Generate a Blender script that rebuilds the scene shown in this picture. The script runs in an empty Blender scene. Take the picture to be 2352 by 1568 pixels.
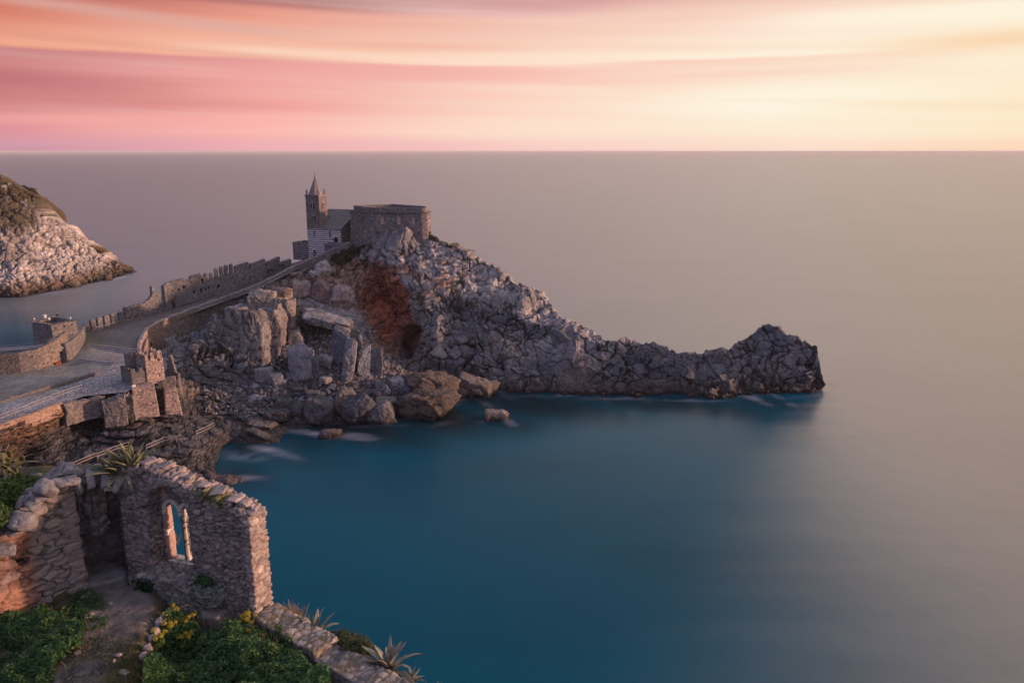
import bpy, math, random
import numpy as np
from mathutils import Vector

random.seed(7)
SC = bpy.context.scene
COL = SC.collection
R = math.radians

# ------------------------------------------------------------------ camera
PITCH = R(13.91)
CAMZ = 55.0
cam_d = bpy.data.cameras.new('camera')
cam = bpy.data.objects.new('camera', cam_d)
COL.objects.link(cam)
cam.location = (0, 0, CAMZ)
cam.rotation_euler = (R(90) - PITCH, 0, 0)
cam_d.sensor_width = 36.0
cam_d.lens = 27.0
cam_d.clip_start = 0.5
cam_d.clip_end = 200000
SC.camera = cam

# ------------------------------------------------------------------ light
SUN_AZ, SUN_EL = 85.5, 6.5      # degrees clockwise from the view direction
SC.view_settings.view_transform = 'Standard'
SC.view_settings.look = 'None'
SC.view_settings.exposure = 0.0
SC.view_settings.gamma = 1.0
SC.view_settings.use_curve_mapping = False

sl = bpy.data.lights.new('sun', 'SUN')
sl.energy = 4.8
sl.angle = R(3.0)
sl.color = (1.0, 0.56, 0.38)
so = bpy.data.objects.new('sun', sl)
COL.objects.link(so)
sd = Vector((math.sin(R(SUN_AZ)) * math.cos(R(SUN_EL)), math.cos(R(SUN_AZ)) * math.cos(R(SUN_EL)), math.sin(R(SUN_EL))))
so.rotation_euler = sd.to_track_quat('Z', 'Y').to_euler()
so.location = (60, 0, 90)


def srgb(c):
    o = []
    for v in c:
        v = v / 255.0
        o.append(v / 12.92 if v <= 0.04045 else ((v + 0.055) / 1.055) ** 2.4)
    return tuple(o)


class NT:
    """small helper to write node trees"""
    def __init__(self, tree):
        self.t = tree
        self.n = tree.nodes
        self.l = tree.links

    def node(self, kind, **kw):
        nd = self.n.new(kind)
        for k, v in kw.items():
            setattr(nd, k, v)
        return nd

    def put(self, sock, v):
        if isinstance(v, bpy.types.NodeSocket):
            self.l.new(v, sock)
        elif v is not None:
            sock.default_value = v

    def math(self, op, a, b=None, c=None, clamp=False):
        nd = self.node('ShaderNodeMath', operation=op, use_clamp=clamp)
        self.put(nd.inputs[0], a)
        if b is not None:
            self.put(nd.inputs[1], b)
        if c is not None:
            self.put(nd.inputs[2], c)
        return nd.outputs[0]

    def mix(self, f, a, b, blend='MIX'):
        nd = self.node('ShaderNodeMix', data_type='RGBA', blend_type=blend)
        self.put(nd.inputs[0], f)
        self.put(nd.inputs[6], a if isinstance(a, bpy.types.NodeSocket) else (*a, 1)[:4])
        self.put(nd.inputs[7], b if isinstance(b, bpy.types.NodeSocket) else (*b, 1)[:4])
        return nd.outputs[2]

    def rng(self, v, a, b, c=0.0, d=1.0, kind='SMOOTHSTEP'):
        nd = self.node('ShaderNodeMapRange', interpolation_type=kind)
        self.put(nd.inputs['Value'], v)
        nd.inputs['From Min'].default_value = a
        nd.inputs['From Max'].default_value = b
        nd.inputs['To Min'].default_value = c
        nd.inputs['To Max'].default_value = d
        return nd.outputs[0]

    def noise(self, vec, scale, detail=4, rough=0.55, dist=0.0):
        nd = self.node('ShaderNodeTexNoise')
        self.put(nd.inputs['Vector'], vec)
        nd.inputs['Scale'].default_value = scale
        nd.inputs['Detail'].default_value = detail
        nd.inputs['Roughness'].default_value = rough
        nd.inputs['Distortion'].default_value = dist
        return nd.outputs[0]

    def ramp(self, v, stops):
        nd = self.node('ShaderNodeValToRGB')
        self.put(nd.inputs[0], v)
        e = nd.color_ramp.elements
        while len(e) < len(stops):
            e.new(0.5)
        for el, (p, c) in zip(e, stops):
            el.position = p
            el.color = (*c, 1)
        return nd.outputs[0]

    def comb(self, x, y, z):
        nd = self.node('ShaderNodeCombineXYZ')
        self.put(nd.inputs[0], x); self.put(nd.inputs[1], y); self.put(nd.inputs[2], z)
        return nd.outputs[0]


# ------------------------------------------------------------------ sky
world = bpy.data.worlds.new('World')
SC.world = world
world.use_nodes = True
wt = NT(world.node_tree)
wt.n.clear()
wout = wt.node('ShaderNodeOutputWorld')
wbg = wt.node('ShaderNodeBackground')
wt.l.new(wbg.outputs[0], wout.inputs[0])
tc = wt.node('ShaderNodeTexCoord')
sp = wt.node('ShaderNodeSeparateXYZ')
wt.l.new(tc.outputs['Generated'], sp.inputs[0])
wx, wy, wz = sp.outputs
azn = wt.math('ARCTAN2', wx, wy)                      # 0 straight ahead, + to the right
azd = wt.math('MULTIPLY', azn, 180 / math.pi)
eld = wt.math('MULTIPLY', wt.math('ARCSINE', wz), 180 / math.pi)
# long soft streaks: noise stretched along the azimuth, tilted a little
st_v = wt.comb(wt.math('MULTIPLY', azd, 0.022), wt.math('ADD', wt.math('MULTIPLY', eld, 0.26), wt.math('MULTIPLY', azd, 0.006)), 3.1)
st_n = wt.noise(st_v, 1.0, 3, 0.45)
st_v2 = wt.comb(wt.math('MULTIPLY', azd, 0.05), wt.math('MULTIPLY', eld, 0.9), 9.7)
st_n2 = wt.noise(st_v2, 1.0, 3, 0.5)
warp = wt.math('ADD', wt.math('MULTIPLY', wt.math('SUBTRACT', st_n, 0.5), 2.2), wt.math('MULTIPLY', wt.math('SUBTRACT', st_n2, 0.5), 1.0))
warp = wt.math('MULTIPLY', warp, wt.rng(eld, 0.3, 3.5, 0, .55))
elw = wt.math('ADD', eld, warp)
azw = wt.math('ADD', azd, wt.math('MULTIPLY', wt.math('SUBTRACT', st_n2, 0.5), 14.0))
aztop = wt.math('ADD', wt.math('DIVIDE', azw, 360.0), 0.5)   # ramp position


def pos(az):
    return az / 360.0 + 0.5


AZS = [-180, -110, -60, -33, -19, 0, 19, 33, 60, 88, 120, 180]
BANDS = [
    (0.2, [(150, 140, 165), (160, 140, 165), (178, 144, 162), (208, 152, 168), (238, 174, 180), (250, 205, 197), (255, 226, 208), (255, 219, 188), (255, 214, 165), (255, 220, 160), (200, 170, 170), (150, 140, 165)]),
    (1.4, [(150, 140, 165), (160, 140, 165), (186, 138, 155), (226, 150, 156), (252, 184, 176), (255, 224, 205), (255, 238, 214), (255, 236, 203), (255, 225, 175), (255, 230, 170), (205, 170, 170), (150, 140, 165)]),
    (3.4, [(145, 138, 165), (155, 135, 160), (170, 118, 138), (204, 126, 126), (242, 164, 158), (254, 210, 192), (255, 244, 222), (255, 237, 208), (255, 230, 180), (255, 235, 180), (205, 170, 170), (145, 138, 165)]),
    (5.85, [(140, 135, 165), (150, 132, 160), (165, 115, 135), (198, 126, 126), (238, 164, 160), (250, 190, 178), (253, 222, 200), (255, 240, 212), (255, 225, 175), (255, 225, 170), (200, 165, 170), (140, 135, 165)]),
    (6.15, [(140, 135, 165), (150, 132, 160), (190, 130, 135), (244, 170, 142), (250, 190, 164), (255, 226, 204), (255, 243, 222), (253, 226, 192), (255, 215, 165), (255, 220, 160), (200, 165, 170), (140, 135, 165)]),
    (8.4, [(135, 132, 165), (140, 125, 155), (160, 100, 110), (206, 110, 92), (240, 164, 142), (246, 200, 184), (255, 228, 212), (255, 246, 220), (250, 205, 165), (255, 210, 160), (195, 160, 168), (135, 132, 165)]),
    (10.0, [(130, 130, 162), (130, 120, 150), (130, 85, 100), (138, 74, 80), (172, 92, 98), (220, 162, 164), (240, 196, 178), (232, 150, 112), (230, 160, 130), (240, 180, 145), (185, 155, 165), (130, 130, 162)]),
    (13.0, [(122, 126, 158), (118, 116, 148), (98, 106, 130), (98, 106, 130), (134, 128, 144), (208, 182, 170), (236, 206, 184), (246, 206, 172), (235, 195, 165), (215, 175, 152), (165, 148, 162), (122, 126, 158)]),
    (17.0, [(122, 126, 158), (118, 116, 148), (110, 100, 128), (96, 112, 138), (128, 130, 148), (206, 184, 176), (244, 212, 190), (246, 212, 180), (205, 165, 145), (210, 170, 150), (165, 148, 162), (122, 126, 158)]),
    (35.0, [(112, 120, 152), (108, 112, 144), (108, 112, 138), (92, 114, 146), (108, 124, 150), (164, 160, 162), (216, 198, 182), (230, 206, 178), (200, 172, 155), (195, 168, 155), (150, 142, 158), (112, 120, 152)]),
    (80.0, [(104, 116, 150)] * 12),
]
GAIN = {13.0: 1.65, 17.0: 1.9, 35.0: 2.6, 80.0: 2.9}
cols = []
for el, cs in BANDS:
    cols.append(wt.ramp(aztop, [(pos(a), tuple(q * (GAIN.get(el, 1.0) if abs(a) < 100 or el > 12 else 1.5) for q in srgb(c))) for a, c in zip(AZS, cs)]))
cur = cols[0]
for i in range(1, len(BANDS)):
    f = wt.rng(elw, BANDS[i - 1][0], BANDS[i][0], kind='SMOOTHSTEP' if BANDS[i][0] < 12 else 'LINEAR')
    cur = wt.mix(f, cur, cols[i])
STREAKS = [(-34, 8.9, -16, 7.7, .38, (222, 172, 160), .75), (-5, 9.9, 3, 9.7, .5, (196, 126, 130), .7), (-9, 9.3, 2, 9.2, .3, (232, 190, 190), .5), (22, 10.0, 40, 9.4, .45, (238, 165, 115), .8), (5, 5.0, 22, 5.2, .25, (252, 212, 196), .7),
           (27, 6.4, 42, 6.6, .5, (252, 216, 178), .7), (13, 3.3, 26, 3.4, .9, (255, 250, 230), .5), (-30, 10.3, -10, 9.6, .5, (140, 76, 82), .7), (8, 8.6, 13, 8.7, .25, (246, 204, 190), .6), (24, 2.9, 44, 2.5, .4, (253, 230, 196), .6), (-34, 1.9, -14, 2.1, .4, (255, 176, 168), .5),
           (-20, 6.6, 6, 5.9, .30, (255, 222, 200), .6), (20, 8.2, 40, 7.9, .5, (255, 248, 226), .7), (-12, 7.1, 0, 7.0, .25, (243, 178, 158), .5), (0, 7.2, 14, 6.8, .3, (252, 214, 192), .5), (-40, 4.2, -26, 4.0, .8, (192, 116, 122), .5)]
for a0, e0, a1, e1, wd, cc, kk in STREAKS:
    t_ = wt.rng(azd, a0, a1, kind='LINEAR')
    ec = wt.math('ADD', e0, wt.math('MULTIPLY', t_, e1 - e0))
    de = wt.math('ABSOLUTE', wt.math('SUBTRACT', wt.math('ADD', eld, wt.math('MULTIPLY', warp, .4)), ec))
    m_ = wt.rng(de, wd * 1.7, 0.0)
    ends = wt.math('MULTIPLY', wt.rng(azd, a0 - 6, a0 + 4), wt.rng(azd, a1 + 7, a1 - 4))
    cur = wt.mix(wt.math('MULTIPLY', wt.math('MULTIPLY', m_, ends), kk), cur, srgb(cc))
# streaks of lighter and darker cloud
fine = wt.noise(wt.comb(wt.math('MULTIPLY', azd, 0.035), wt.math('ADD', wt.math('MULTIPLY', eld, 0.75), wt.math('MULTIPLY', azd, 0.02)), 1.7), 1.0, 2, 0.45)
cur = wt.mix(wt.math('MULTIPLY', wt.rng(fine, .48, .72), wt.rng(eld, .5, 2.5, 0, .30)), cur, wt.mix(wt.rng(azd, -34, 12), srgb((240, 190, 182)), srgb((255, 244, 226))))
cur = wt.mix(wt.math('MULTIPLY', wt.rng(fine, .48, .28), wt.rng(eld, .5, 2.5, 0, .22)), cur, wt.mix(wt.rng(azd, -30, 20), srgb((186, 108, 116)), srgb((250, 208, 172))))
bright = 0.985
cb = wt.node('ShaderNodeVectorMath', operation='SCALE')
wt.l.new(cur, cb.inputs[0]); wt.put(cb.inputs['Scale'], bright)
nish = wt.node('ShaderNodeTexSky')
nish.sky_type = 'NISHITA'
nish.sun_disc = False
nish.sun_elevation = R(SUN_EL)
nish.sun_rotation = R(SUN_AZ)
ns = wt.node('ShaderNodeVectorMath', operation='SCALE')
wt.l.new(nish.outputs[0], ns.inputs[0]); ns.inputs['Scale'].default_value = 0.05
thin = wt.rng(eld, 14, 60, 0.0, 0.4)                  # the cloud deck thins towards the zenith
fin = wt.mix(thin, cb.outputs[0], ns.outputs[0])
wt.l.new(fin, wbg.inputs[0])
wbg.inputs[1].default_value = 1.0

# ------------------------------------------------------------------ image helpers (photo grid 2352 x 1568)
FPX = 1764.0
CP, SP = math.cos(PITCH), math.sin(PITCH)


def ray(X, Y):
    cx = (np.asarray(X, float) - 1176) / FPX
    cy = (784 - np.asarray(Y, float)) / FPX
    return cx, CP + cy * SP, -SP + cy * CP


def Wz(X, Y, z):
    a, b, c = ray(X, Y)
    s = (z - CAMZ) / c
    return np.stack([a * s, b * s, np.zeros_like(a * s) + z], -1)


def Wy(X, Y, y):
    a, b, c = ray(X, Y)
    s = y / b
    return np.stack([a * s, b * s, CAMZ + c * s], -1)


# ------------------------------------------------------------------ numpy noise
def h3(i, j, k, seed=0):
    n = (i.astype(np.int64) * 73856093) ^ (j.astype(np.int64) * 19349663) ^ (k.astype(np.int64) * 83492791) ^ (seed * 40503 + 977)
    n = n & 0xffffffff
    n = ((n ^ (n >> 15)) * 0x2c1b3c6d) & 0xffffffff
    n = ((n ^ (n >> 12)) * 0x297a2d39) & 0xffffffff
    return (n ^ (n >> 15)) & 0xffffffff


def vnoise(P, seed=0):
    P = np.asarray(P, float)
    I = np.floor(P)
    F = P - I
    F = F * F * (3 - 2 * F)
    I = I.astype(np.int64)
    out = 0
    for a in (0, 1):
        wa = F[..., 0] if a else 1 - F[..., 0]
        for b in (0, 1):
            wb = F[..., 1] if b else 1 - F[..., 1]
            for c in (0, 1):
                wc = F[..., 2] if c else 1 - F[..., 2]
                out = out + wa * wb * wc * (h3(I[..., 0] + a, I[..., 1] + b, I[..., 2] + c, seed) / 4294967295.0)
    return out * 2 - 1


def fbm(P, octs=4, seed=0, gain=0.5):
    s = 0; a = 1.0; t = 0
    P = np.asarray(P, float)
    for o in range(octs):
        s = s + a * vnoise(P, seed + o * 17)
        t += a
        a *= gain
        P = P * 2.03 + 11.3
    return s / t


def voro(P, seed=0, jit=(1, 1, 1), facet=False):
    """returns F1, F2, random id of the nearest cell (3D)"""
    P = np.asarray(P, float)
    I = np.floor(P).astype(np.int64)
    N = P.shape[:-1]
    f1 = np.full(N, 9.0); f2 = np.full(N, 9.0); rid = np.zeros(N); tl = np.zeros(N)
    for a in (-1, 0, 1):
        for b in (-1, 0, 1):
            for c in (-1, 0, 1):
                i, j, k = I[..., 0] + a, I[..., 1] + b, I[..., 2] + c
                h = h3(i, j, k, seed)
                x = i + 0.5 + ((h & 1023) / 1023.0 - 0.5) * jit[0] - P[..., 0]
                y = j + 0.5 + (((h >> 10) & 1023) / 1023.0 - 0.5) * jit[1] - P[..., 1]
                z = k + 0.5 + (((h >> 20) & 1023) / 1023.0 - 0.5) * jit[2] - P[..., 2]
                d = np.sqrt(x * x + y * y + z * z)
                r = (((h * 2654435761) & 0xffffffff) >> 8 & 4095) / 4095.0
                m1 = d < f1
                f2 = np.where(m1, f1, np.minimum(f2, d))
                rid = np.where(m1, r, rid)
                if facet:      # a random slope per cell turns the cells into tilted facets
                    q = (h * 40503) & 0xffffffff
                    tl = np.where(m1, x * ((q & 255) / 127.5 - 1) + y * (((q >> 8) & 255) / 127.5 - 1) + z * (((q >> 16) & 255) / 127.5 - 1), tl)
                f1 = np.where(m1, d, f1)
    return (f1, f2, rid, tl) if facet else (f1, f2, rid)


def sstep(a, b, x):
    t = np.clip((x - a) / (b - a), 0, 1)
    return t * t * (3 - 2 * t)


def lerp(a, b, t):
    return a + (b - a) * t


def mixc(a, b, t):
    a = np.asarray(a, float); b = np.asarray(b, float)
    t = np.asarray(t, float)[..., None]
    return a * (1 - t) + b * t


def pl(tab):
    """piecewise linear function from a table of (x, y)"""
    xs = [p[0] for p in tab]; ys = [p[1] for p in tab]
    return lambda v: np.interp(v, xs, ys)


class RBF:
    def __init__(self, pts, scale=1.0, smooth=0.0):
        p = np.array(pts, float)
        self.c = p[:, :2]; v = p[:, 2]
        d = np.linalg.norm(self.c[:, None] - self.c[None], axis=-1)
        n = len(p)
        A = np.zeros((n + 3, n + 3))
        A[:n, :n] = self.k(d) + np.eye(n) * smooth
        A[:n, n] = 1; A[:n, n + 1:] = self.c
        A[n, :n] = 1; A[n + 1:, :n] = self.c.T
        b = np.concatenate([v, [0, 0, 0]])
        self.w = np.linalg.solve(A, b); self.n = n

    def k(self, d):
        return -np.sqrt(d * d + 25.0)

    def __call__(self, X, Y):
        X = np.asarray(X, float); Y = np.asarray(Y, float)
        X, Y = np.broadcast_arrays(X, Y)
        out = self.w[self.n] + self.w[self.n + 1] * X + self.w[self.n + 2] * Y
        for (cx, cy), w in zip(self.c, self.w[:self.n]):
            out = out + w * self.k(np.hypot(X - cx, Y - cy))
        return out


# ------------------------------------------------------------------ mesh helpers
def tag(o, label=None, cat=None, group=None, kind=None):
    if label: o['label'] = label
    if cat: o['category'] = cat
    if group: o['group'] = group
    if kind: o['kind'] = kind
    return o


def empty(name, loc=(0, 0, 0), parent=None):
    o = bpy.data.objects.new(name, None)
    COL.objects.link(o)
    o.location = loc
    o.empty_display_size = 0.2
    if parent: o.parent = parent
    return o


def thing(name, label, cat, loc=(0, 0, 0), group=None):
    return tag(empty(name, loc), label, cat, group)


def link(name, me, mat=None, parent=None):
    """world-space mesh; under a parent Empty it is shifted so that it stays put"""
    o = bpy.data.objects.new(name, me)
    COL.objects.link(o)
    if mat is not None:
        me.materials.append(mat)
    if parent is not None:
        o.parent = parent
        off = Vector((0, 0, 0)); p = parent
        while p is not None:
            off += p.location; p = p.parent
        me.transform(__import__('mathutils').Matrix.Translation(-off))
    return o


def np_mesh(name, V, Q=None, T=None, col=None, smooth=True):
    me = bpy.data.meshes.new(name)
    V = np.ascontiguousarray(V, dtype=np.float32).reshape(-1, 3)
    Q = np.zeros((0, 4), np.int32) if Q is None else np.asarray(Q, np.int32).reshape(-1, 4)
    T = np.zeros((0, 3), np.int32) if T is None else np.asarray(T, np.int32).reshape(-1, 3)
    me.vertices.add(len(V))
    me.vertices.foreach_set('co', V.ravel())
    nl = Q.size + T.size
    me.loops.add(nl)
    me.loops.foreach_set('vertex_index', np.concatenate([Q.ravel(), T.ravel()]).astype(np.int32))
    me.polygons.add(len(Q) + len(T))
    starts = np.concatenate([np.arange(len(Q)) * 4, len(Q) * 4 + np.arange(len(T)) * 3]).astype(np.int32)
    me.polygons.foreach_set('loop_start', starts)
    me.polygons.foreach_set('use_smooth', np.full(len(Q) + len(T), smooth))
    me.update(calc_edges=True)
    me.validate()
    if col is not None:
        ca = me.color_attributes.new('Col', 'FLOAT_COLOR', 'POINT')
        c4 = np.ones((len(V), 4), np.float32)
        c4[:, :3] = np.clip(np.asarray(col).reshape(-1, 3), 0, 1)
        ca.data.foreach_set('color', c4.ravel())
    return me


def vnormals(V, Q):
    a, b, c, d = (V[Q[:, i]] for i in range(4))
    n = np.cross(c - a, d - b)
    N = np.zeros_like(V)
    for i in range(4):
        np.add.at(N, Q[:, i], n)
    L = np.linalg.norm(N, axis=1, keepdims=True)
    return N / np.maximum(L, 1e-9)


def gridq(nr, nc, wrap=False):
    """quads of a grid with nr rows x nc columns of vertices"""
    i, j = np.meshgrid(np.arange(nr - 1), np.arange(nc if wrap else nc - 1), indexing='ij')
    j2 = (j + 1) % nc
    return np.stack([i * nc + j, i * nc + j2, (i + 1) * nc + j2, (i + 1) * nc + j], -1).reshape(-1, 4)


# plain-geometry builder: boxes, tubes, prisms collected in one mesh
class MB:
    def __init__(self):
        self.v = []; self.f = []

    def add(self, V, F):
        n = len(self.v)
        self.v += [tuple(map(float, p)) for p in V]
        self.f += [tuple(n + i for i in f) for f in F]
        return self

    def box(self, c, s, rz=0.0, M=None):
        cx, cy, cz = c; sx, sy, sz = (q / 2 for q in s)
        P = []
        for x, y, z in [(-1, -1, -1), (1, -1, -1), (1, 1, -1), (-1, 1, -1), (-1, -1, 1), (1, -1, 1), (1, 1, 1), (-1, 1, 1)]:
            x, y, z = x * sx, y * sy, z * sz
            P.append((cx + x * math.cos(rz) - y * math.sin(rz), cy + x * math.sin(rz) + y * math.cos(rz), cz + z))
        return self.add(P, [(0, 3, 2, 1), (4, 5, 6, 7), (0, 1, 5, 4), (1, 2, 6, 5), (2, 3, 7, 6), (3, 0, 4, 7)])

    def tube(self, a, b, r, n=6, r2=None):
        a = Vector(a); b = Vector(b)
        r2 = r if r2 is None else r2
        q = (b - a).to_track_quat('Z', 'Y')
        P = []
        for c, rr in ((a, r), (b, r2)):
            for k in range(n):
                t = 2 * math.pi * k / n
                P.append(c + q @ Vector((math.cos(t) * rr, math.sin(t) * rr, 0)))
        F = [(k, (k + 1) % n, n + (k + 1) % n, n + k) for k in range(n)]
        F += [tuple(range(n))[::-1], tuple(range(n, 2 * n))]
        return self.add(P, F)

    def path(self, pts, r, n=6):
        for a, b in zip(pts[:-1], pts[1:]):
            self.tube(a, b, r, n)
        return self

    def prism(self, poly, z0, z1):
        n = len(poly)
        P = [(p[0], p[1], z0 if len(p) < 3 else p[2] + z0) for p in poly] + [(p[0], p[1], z1 if len(p) < 3 else p[2] + z1) for p in poly]
        F = [(k, (k + 1) % n, n + (k + 1) % n, n + k) for k in range(n)] + [tuple(range(n))[::-1], tuple(range(n, 2 * n))]
        return self.add(P, F)

    def lathe(self, c, prof, n=12):
        """prof: list of (radius, z)"""
        P = []; F = []
        for r, z in prof:
            for k in range(n):
                t = 2 * math.pi * k / n
                P.append((c[0] + r * math.cos(t), c[1] + r * math.sin(t), c[2] + z))
        for i in range(len(prof) - 1):
            for k in range(n):
                F.append((i * n + k, i * n + (k + 1) % n, (i + 1) * n + (k + 1) % n, (i + 1) * n + k))
        F.append(tuple(range(n))[::-1]); F.append(tuple(range((len(prof) - 1) * n, len(prof) * n)))
        return self.add(P, F)

    def build(self, name, mat, parent=None, smooth=False):
        me = bpy.data.meshes.new(name)
        me.from_pydata(self.v, [], self.f)
        me.validate()
        if smooth:
            for p in me.polygons: p.use_smooth = True
        return link(name, me, mat, parent)


# ------------------------------------------------------------------ materials
def mat_attr(name, bump_scale=2.0, bump=0.3, vary=0.35, rough=0.9, vscale=1.3, crack=0.0, cscale=1.0, spec=0.3):
    m = bpy.data.materials.new(name)
    m.use_nodes = True
    t = NT(m.node_tree)
    b = t.n['Principled BSDF']
    at = t.node('ShaderNodeAttribute', attribute_name='Col')
    co = t.node('ShaderNodeTexCoord').outputs['Object']
    n1 = t.noise(co, vscale, 6, 0.65)
    n2 = t.noise(co, vscale * 7.3, 4, 0.6)
    f = t.math('ADD', 1 - vary, t.math('MULTIPLY', t.math('ADD', n1, n2), vary))
    sc = t.node('ShaderNodeVectorMath', operation='SCALE')
    t.l.new(at.outputs['Color'], sc.inputs[0]); t.l.new(f, sc.inputs['Scale'])
    colr = sc.outputs[0]
    h = t.math('MULTIPLY', t.noise(co, bump_scale, 8, 0.65), 1.0)
    if crack > 0:
        v = t.node('ShaderNodeTexVoronoi', feature='DISTANCE_TO_EDGE')
        dv = t.node('ShaderNodeVectorMath', operation='ADD')
        t.l.new(co, dv.inputs[0])
        nz = t.node('ShaderNodeTexNoise'); t.l.new(co, nz.inputs['Vector']); nz.inputs['Scale'].default_value = cscale * 1.5
        nsx = t.node('ShaderNodeVectorMath', operation='SCALE'); t.l.new(nz.outputs['Color'], nsx.inputs[0]); nsx.inputs['Scale'].default_value = 0.7 / cscale
        t.l.new(nsx.outputs[0], dv.inputs[1])
        t.l.new(dv.outputs[0], v.inputs['Vector']); v.inputs['Scale'].default_value = cscale
        e = t.rng(v.outputs['Distance'], 0.0, 0.12)
        h = t.math('ADD', h, t.math('MULTIPLY', e, crack))
        dk = t.rng(v.outputs['Distance'], 0.0, 0.04, 0.62, 1.0)
        s2 = t.node('ShaderNodeVectorMath', operation='SCALE')
        t.l.new(colr, s2.inputs[0]); t.l.new(dk, s2.inputs['Scale'])
        colr = s2.outputs[0]
    t.l.new(colr, b.inputs['Base Color'])
    bp = t.node('ShaderNodeBump')
    bp.inputs['Strength'].default_value = 1.0
    bp.inputs['Distance'].default_value = bump
    t.l.new(h, bp.inputs['Height']); t.l.new(bp.outputs[0], b.inputs['Normal'])
    b.inputs['Roughness'].default_value = rough
    b.inputs['Specular IOR Level'].default_value = spec
    return m


def mat_plain(name, c, c2=None, scale=3.0, rough=0.8, bump=0.02, metal=0.0, spec=0.3, bscale=None):
    m = bpy.data.materials.new(name)
    m.use_nodes = True
    t = NT(m.node_tree)
    b = t.n['Principled BSDF']
    co = t.node('ShaderNodeTexCoord').outputs['Object']
    n1 = t.noise(co, scale, 5, 0.6)
    c2 = c2 or tuple(q * 0.6 for q in c)
    t.l.new(t.mix(t.rng(n1, 0.3, 0.7), c, c2), b.inputs['Base Color'])
    bp = t.node('ShaderNodeBump'); bp.inputs['Distance'].default_value = bump
    t.l.new(t.noise(co, bscale or scale * 6, 5, 0.6), bp.inputs['Height']); t.l.new(bp.outputs[0], b.inputs['Normal'])
    b.inputs['Roughness'].default_value = rough
    b.inputs['Metallic'].default_value = metal
    b.inputs['Specular IOR Level'].default_value = spec
    return m


def mat_leaf(name, rough=0.6):
    m = bpy.data.materials.new(name)
    m.use_nodes = True
    t = NT(m.node_tree)
    b = t.n['Principled BSDF']
    at = t.node('ShaderNodeAttribute', attribute_name='Col')
    t.l.new(at.outputs['Color'], b.inputs['Base Color'])
    b.inputs['Roughness'].default_value = rough
    b.inputs['Specular IOR Level'].default_value = 0.35
    tr = t.node('ShaderNodeBsdfTranslucent')
    t.l.new(at.outputs['Color'], tr.inputs[0])
    mx = t.node('ShaderNodeMixShader'); mx.inputs[0].default_value = 0.25
    t.l.new(b.outputs[0], mx.inputs[1]); t.l.new(tr.outputs[0], mx.inputs[2])
    t.l.new(mx.outputs[0], t.n['Material Output'].inputs[0])
    return m


M_CLIFF = mat_attr('cliff_rock', 1.9, 0.40, 0.5, 0.92, 0.45, 0.30, 1.15)
M_LEDGE = mat_attr('ledge_rock', 1.8, 0.3, 0.45, 0.88, 0.6, 0.2, 0.8)
M_BLOCK = mat_attr('boulder_rock', 1.5, 0.45, 0.4, 0.88, 0.9, 0.15, 0.6)
M_WALLF = mat_attr('far_masonry', 3.0, 0.15, 0.45, 0.92, 1.5)
M_WALLN = mat_attr('near_masonry', 9.0, 0.06, 0.45, 0.9, 3.0)
M_GRND = mat_attr('earth', 6.0, 0.05, 0.45, 0.95, 1.5)
M_PAVE = mat_attr('paving', 2.5, 0.10, 0.4, 0.8, 1.2)
M_LEAF = mat_leaf('leaves')
M_STEEL = mat_plain('pale_rail', (0.42, 0.36, 0.33), (0.30, 0.26, 0.25), 2, 0.5, 0.0, 0.2)
M_DARKM = mat_plain('dark_iron', (0.05, 0.05, 0.055), None, 2, 0.6, 0.0, 0.3)
M_SLATE = mat_plain('slate_roof', (0.20, 0.19, 0.19), (0.10, 0.095, 0.095), 1.6, 0.75, 0.12, bscale=2.2)
M_MARBLE = mat_plain('white_marble', (0.62, 0.58, 0.55), (0.46, 0.43, 0.41), 3, 0.6, 0.01)
M_WOODR = mat_plain('red_wood', (0.14, 0.045, 0.03), (0.08, 0.03, 0.02), 2, 0.7, 0.02)
M_SHUT = mat_plain('pale_shutter', (0.58, 0.46, 0.36), (0.45, 0.36, 0.30), 1.2, 0.8, 0.02)
M_DARK = mat_plain('dark_opening', (0.02, 0.02, 0.022), None, 2, 0.9, 0.0)
M_WHITE = mat_plain('white_paint', (0.75, 0.73, 0.72), (0.6, 0.6, 0.6), 2, 0.5, 0.0)
M_TERRA = mat_plain('terracotta', (0.35, 0.10, 0.05), (0.22, 0.07, 0.04), 4, 0.8, 0.01)
M_SPIRE = mat_plain('spire_plaster', (0.27, 0.23, 0.215), (0.19, 0.165, 0.16), 0.8, 0.85, 0.03)
M_STEP = mat_plain('step_stone', (0.26, 0.25, 0.26), (0.17, 0.165, 0.17), 1.0, 0.85, 0.03)


def rock_palette(rnd, pal):
    pal = np.array(pal, float)
    k = np.clip(rnd * len(pal), 0, len(pal) - 1e-3)
    i = k.astype(int)
    return pal[i]


GREYS = [(.20, .19, .20), (.26, .24, .24), (.15, .145, .155), (.30, .27, .26), (.22, .20, .20), (.33, .31, .30), (.18, .17, .18)]
PINKS = [(.30, .20, .17), (.36, .25, .21), (.24, .17, .15), (.42, .30, .25), (.28, .22, .20), (.34, .22, .17)]
REDS = [(.30, .15, .11), (.36, .19, .13), (.24, .13, .10), (.30, .20, .17), (.40, .23, .16), (.22, .15, .13), (.33, .24, .20)]


# ------------------------------------------------------------------ masonry wall
def rect_hole(u0, u1, h0, h1):
    return lambda u, h: np.maximum(np.maximum(u0 - u, u - u1), np.maximum(h0 - h, h - h1))


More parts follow.
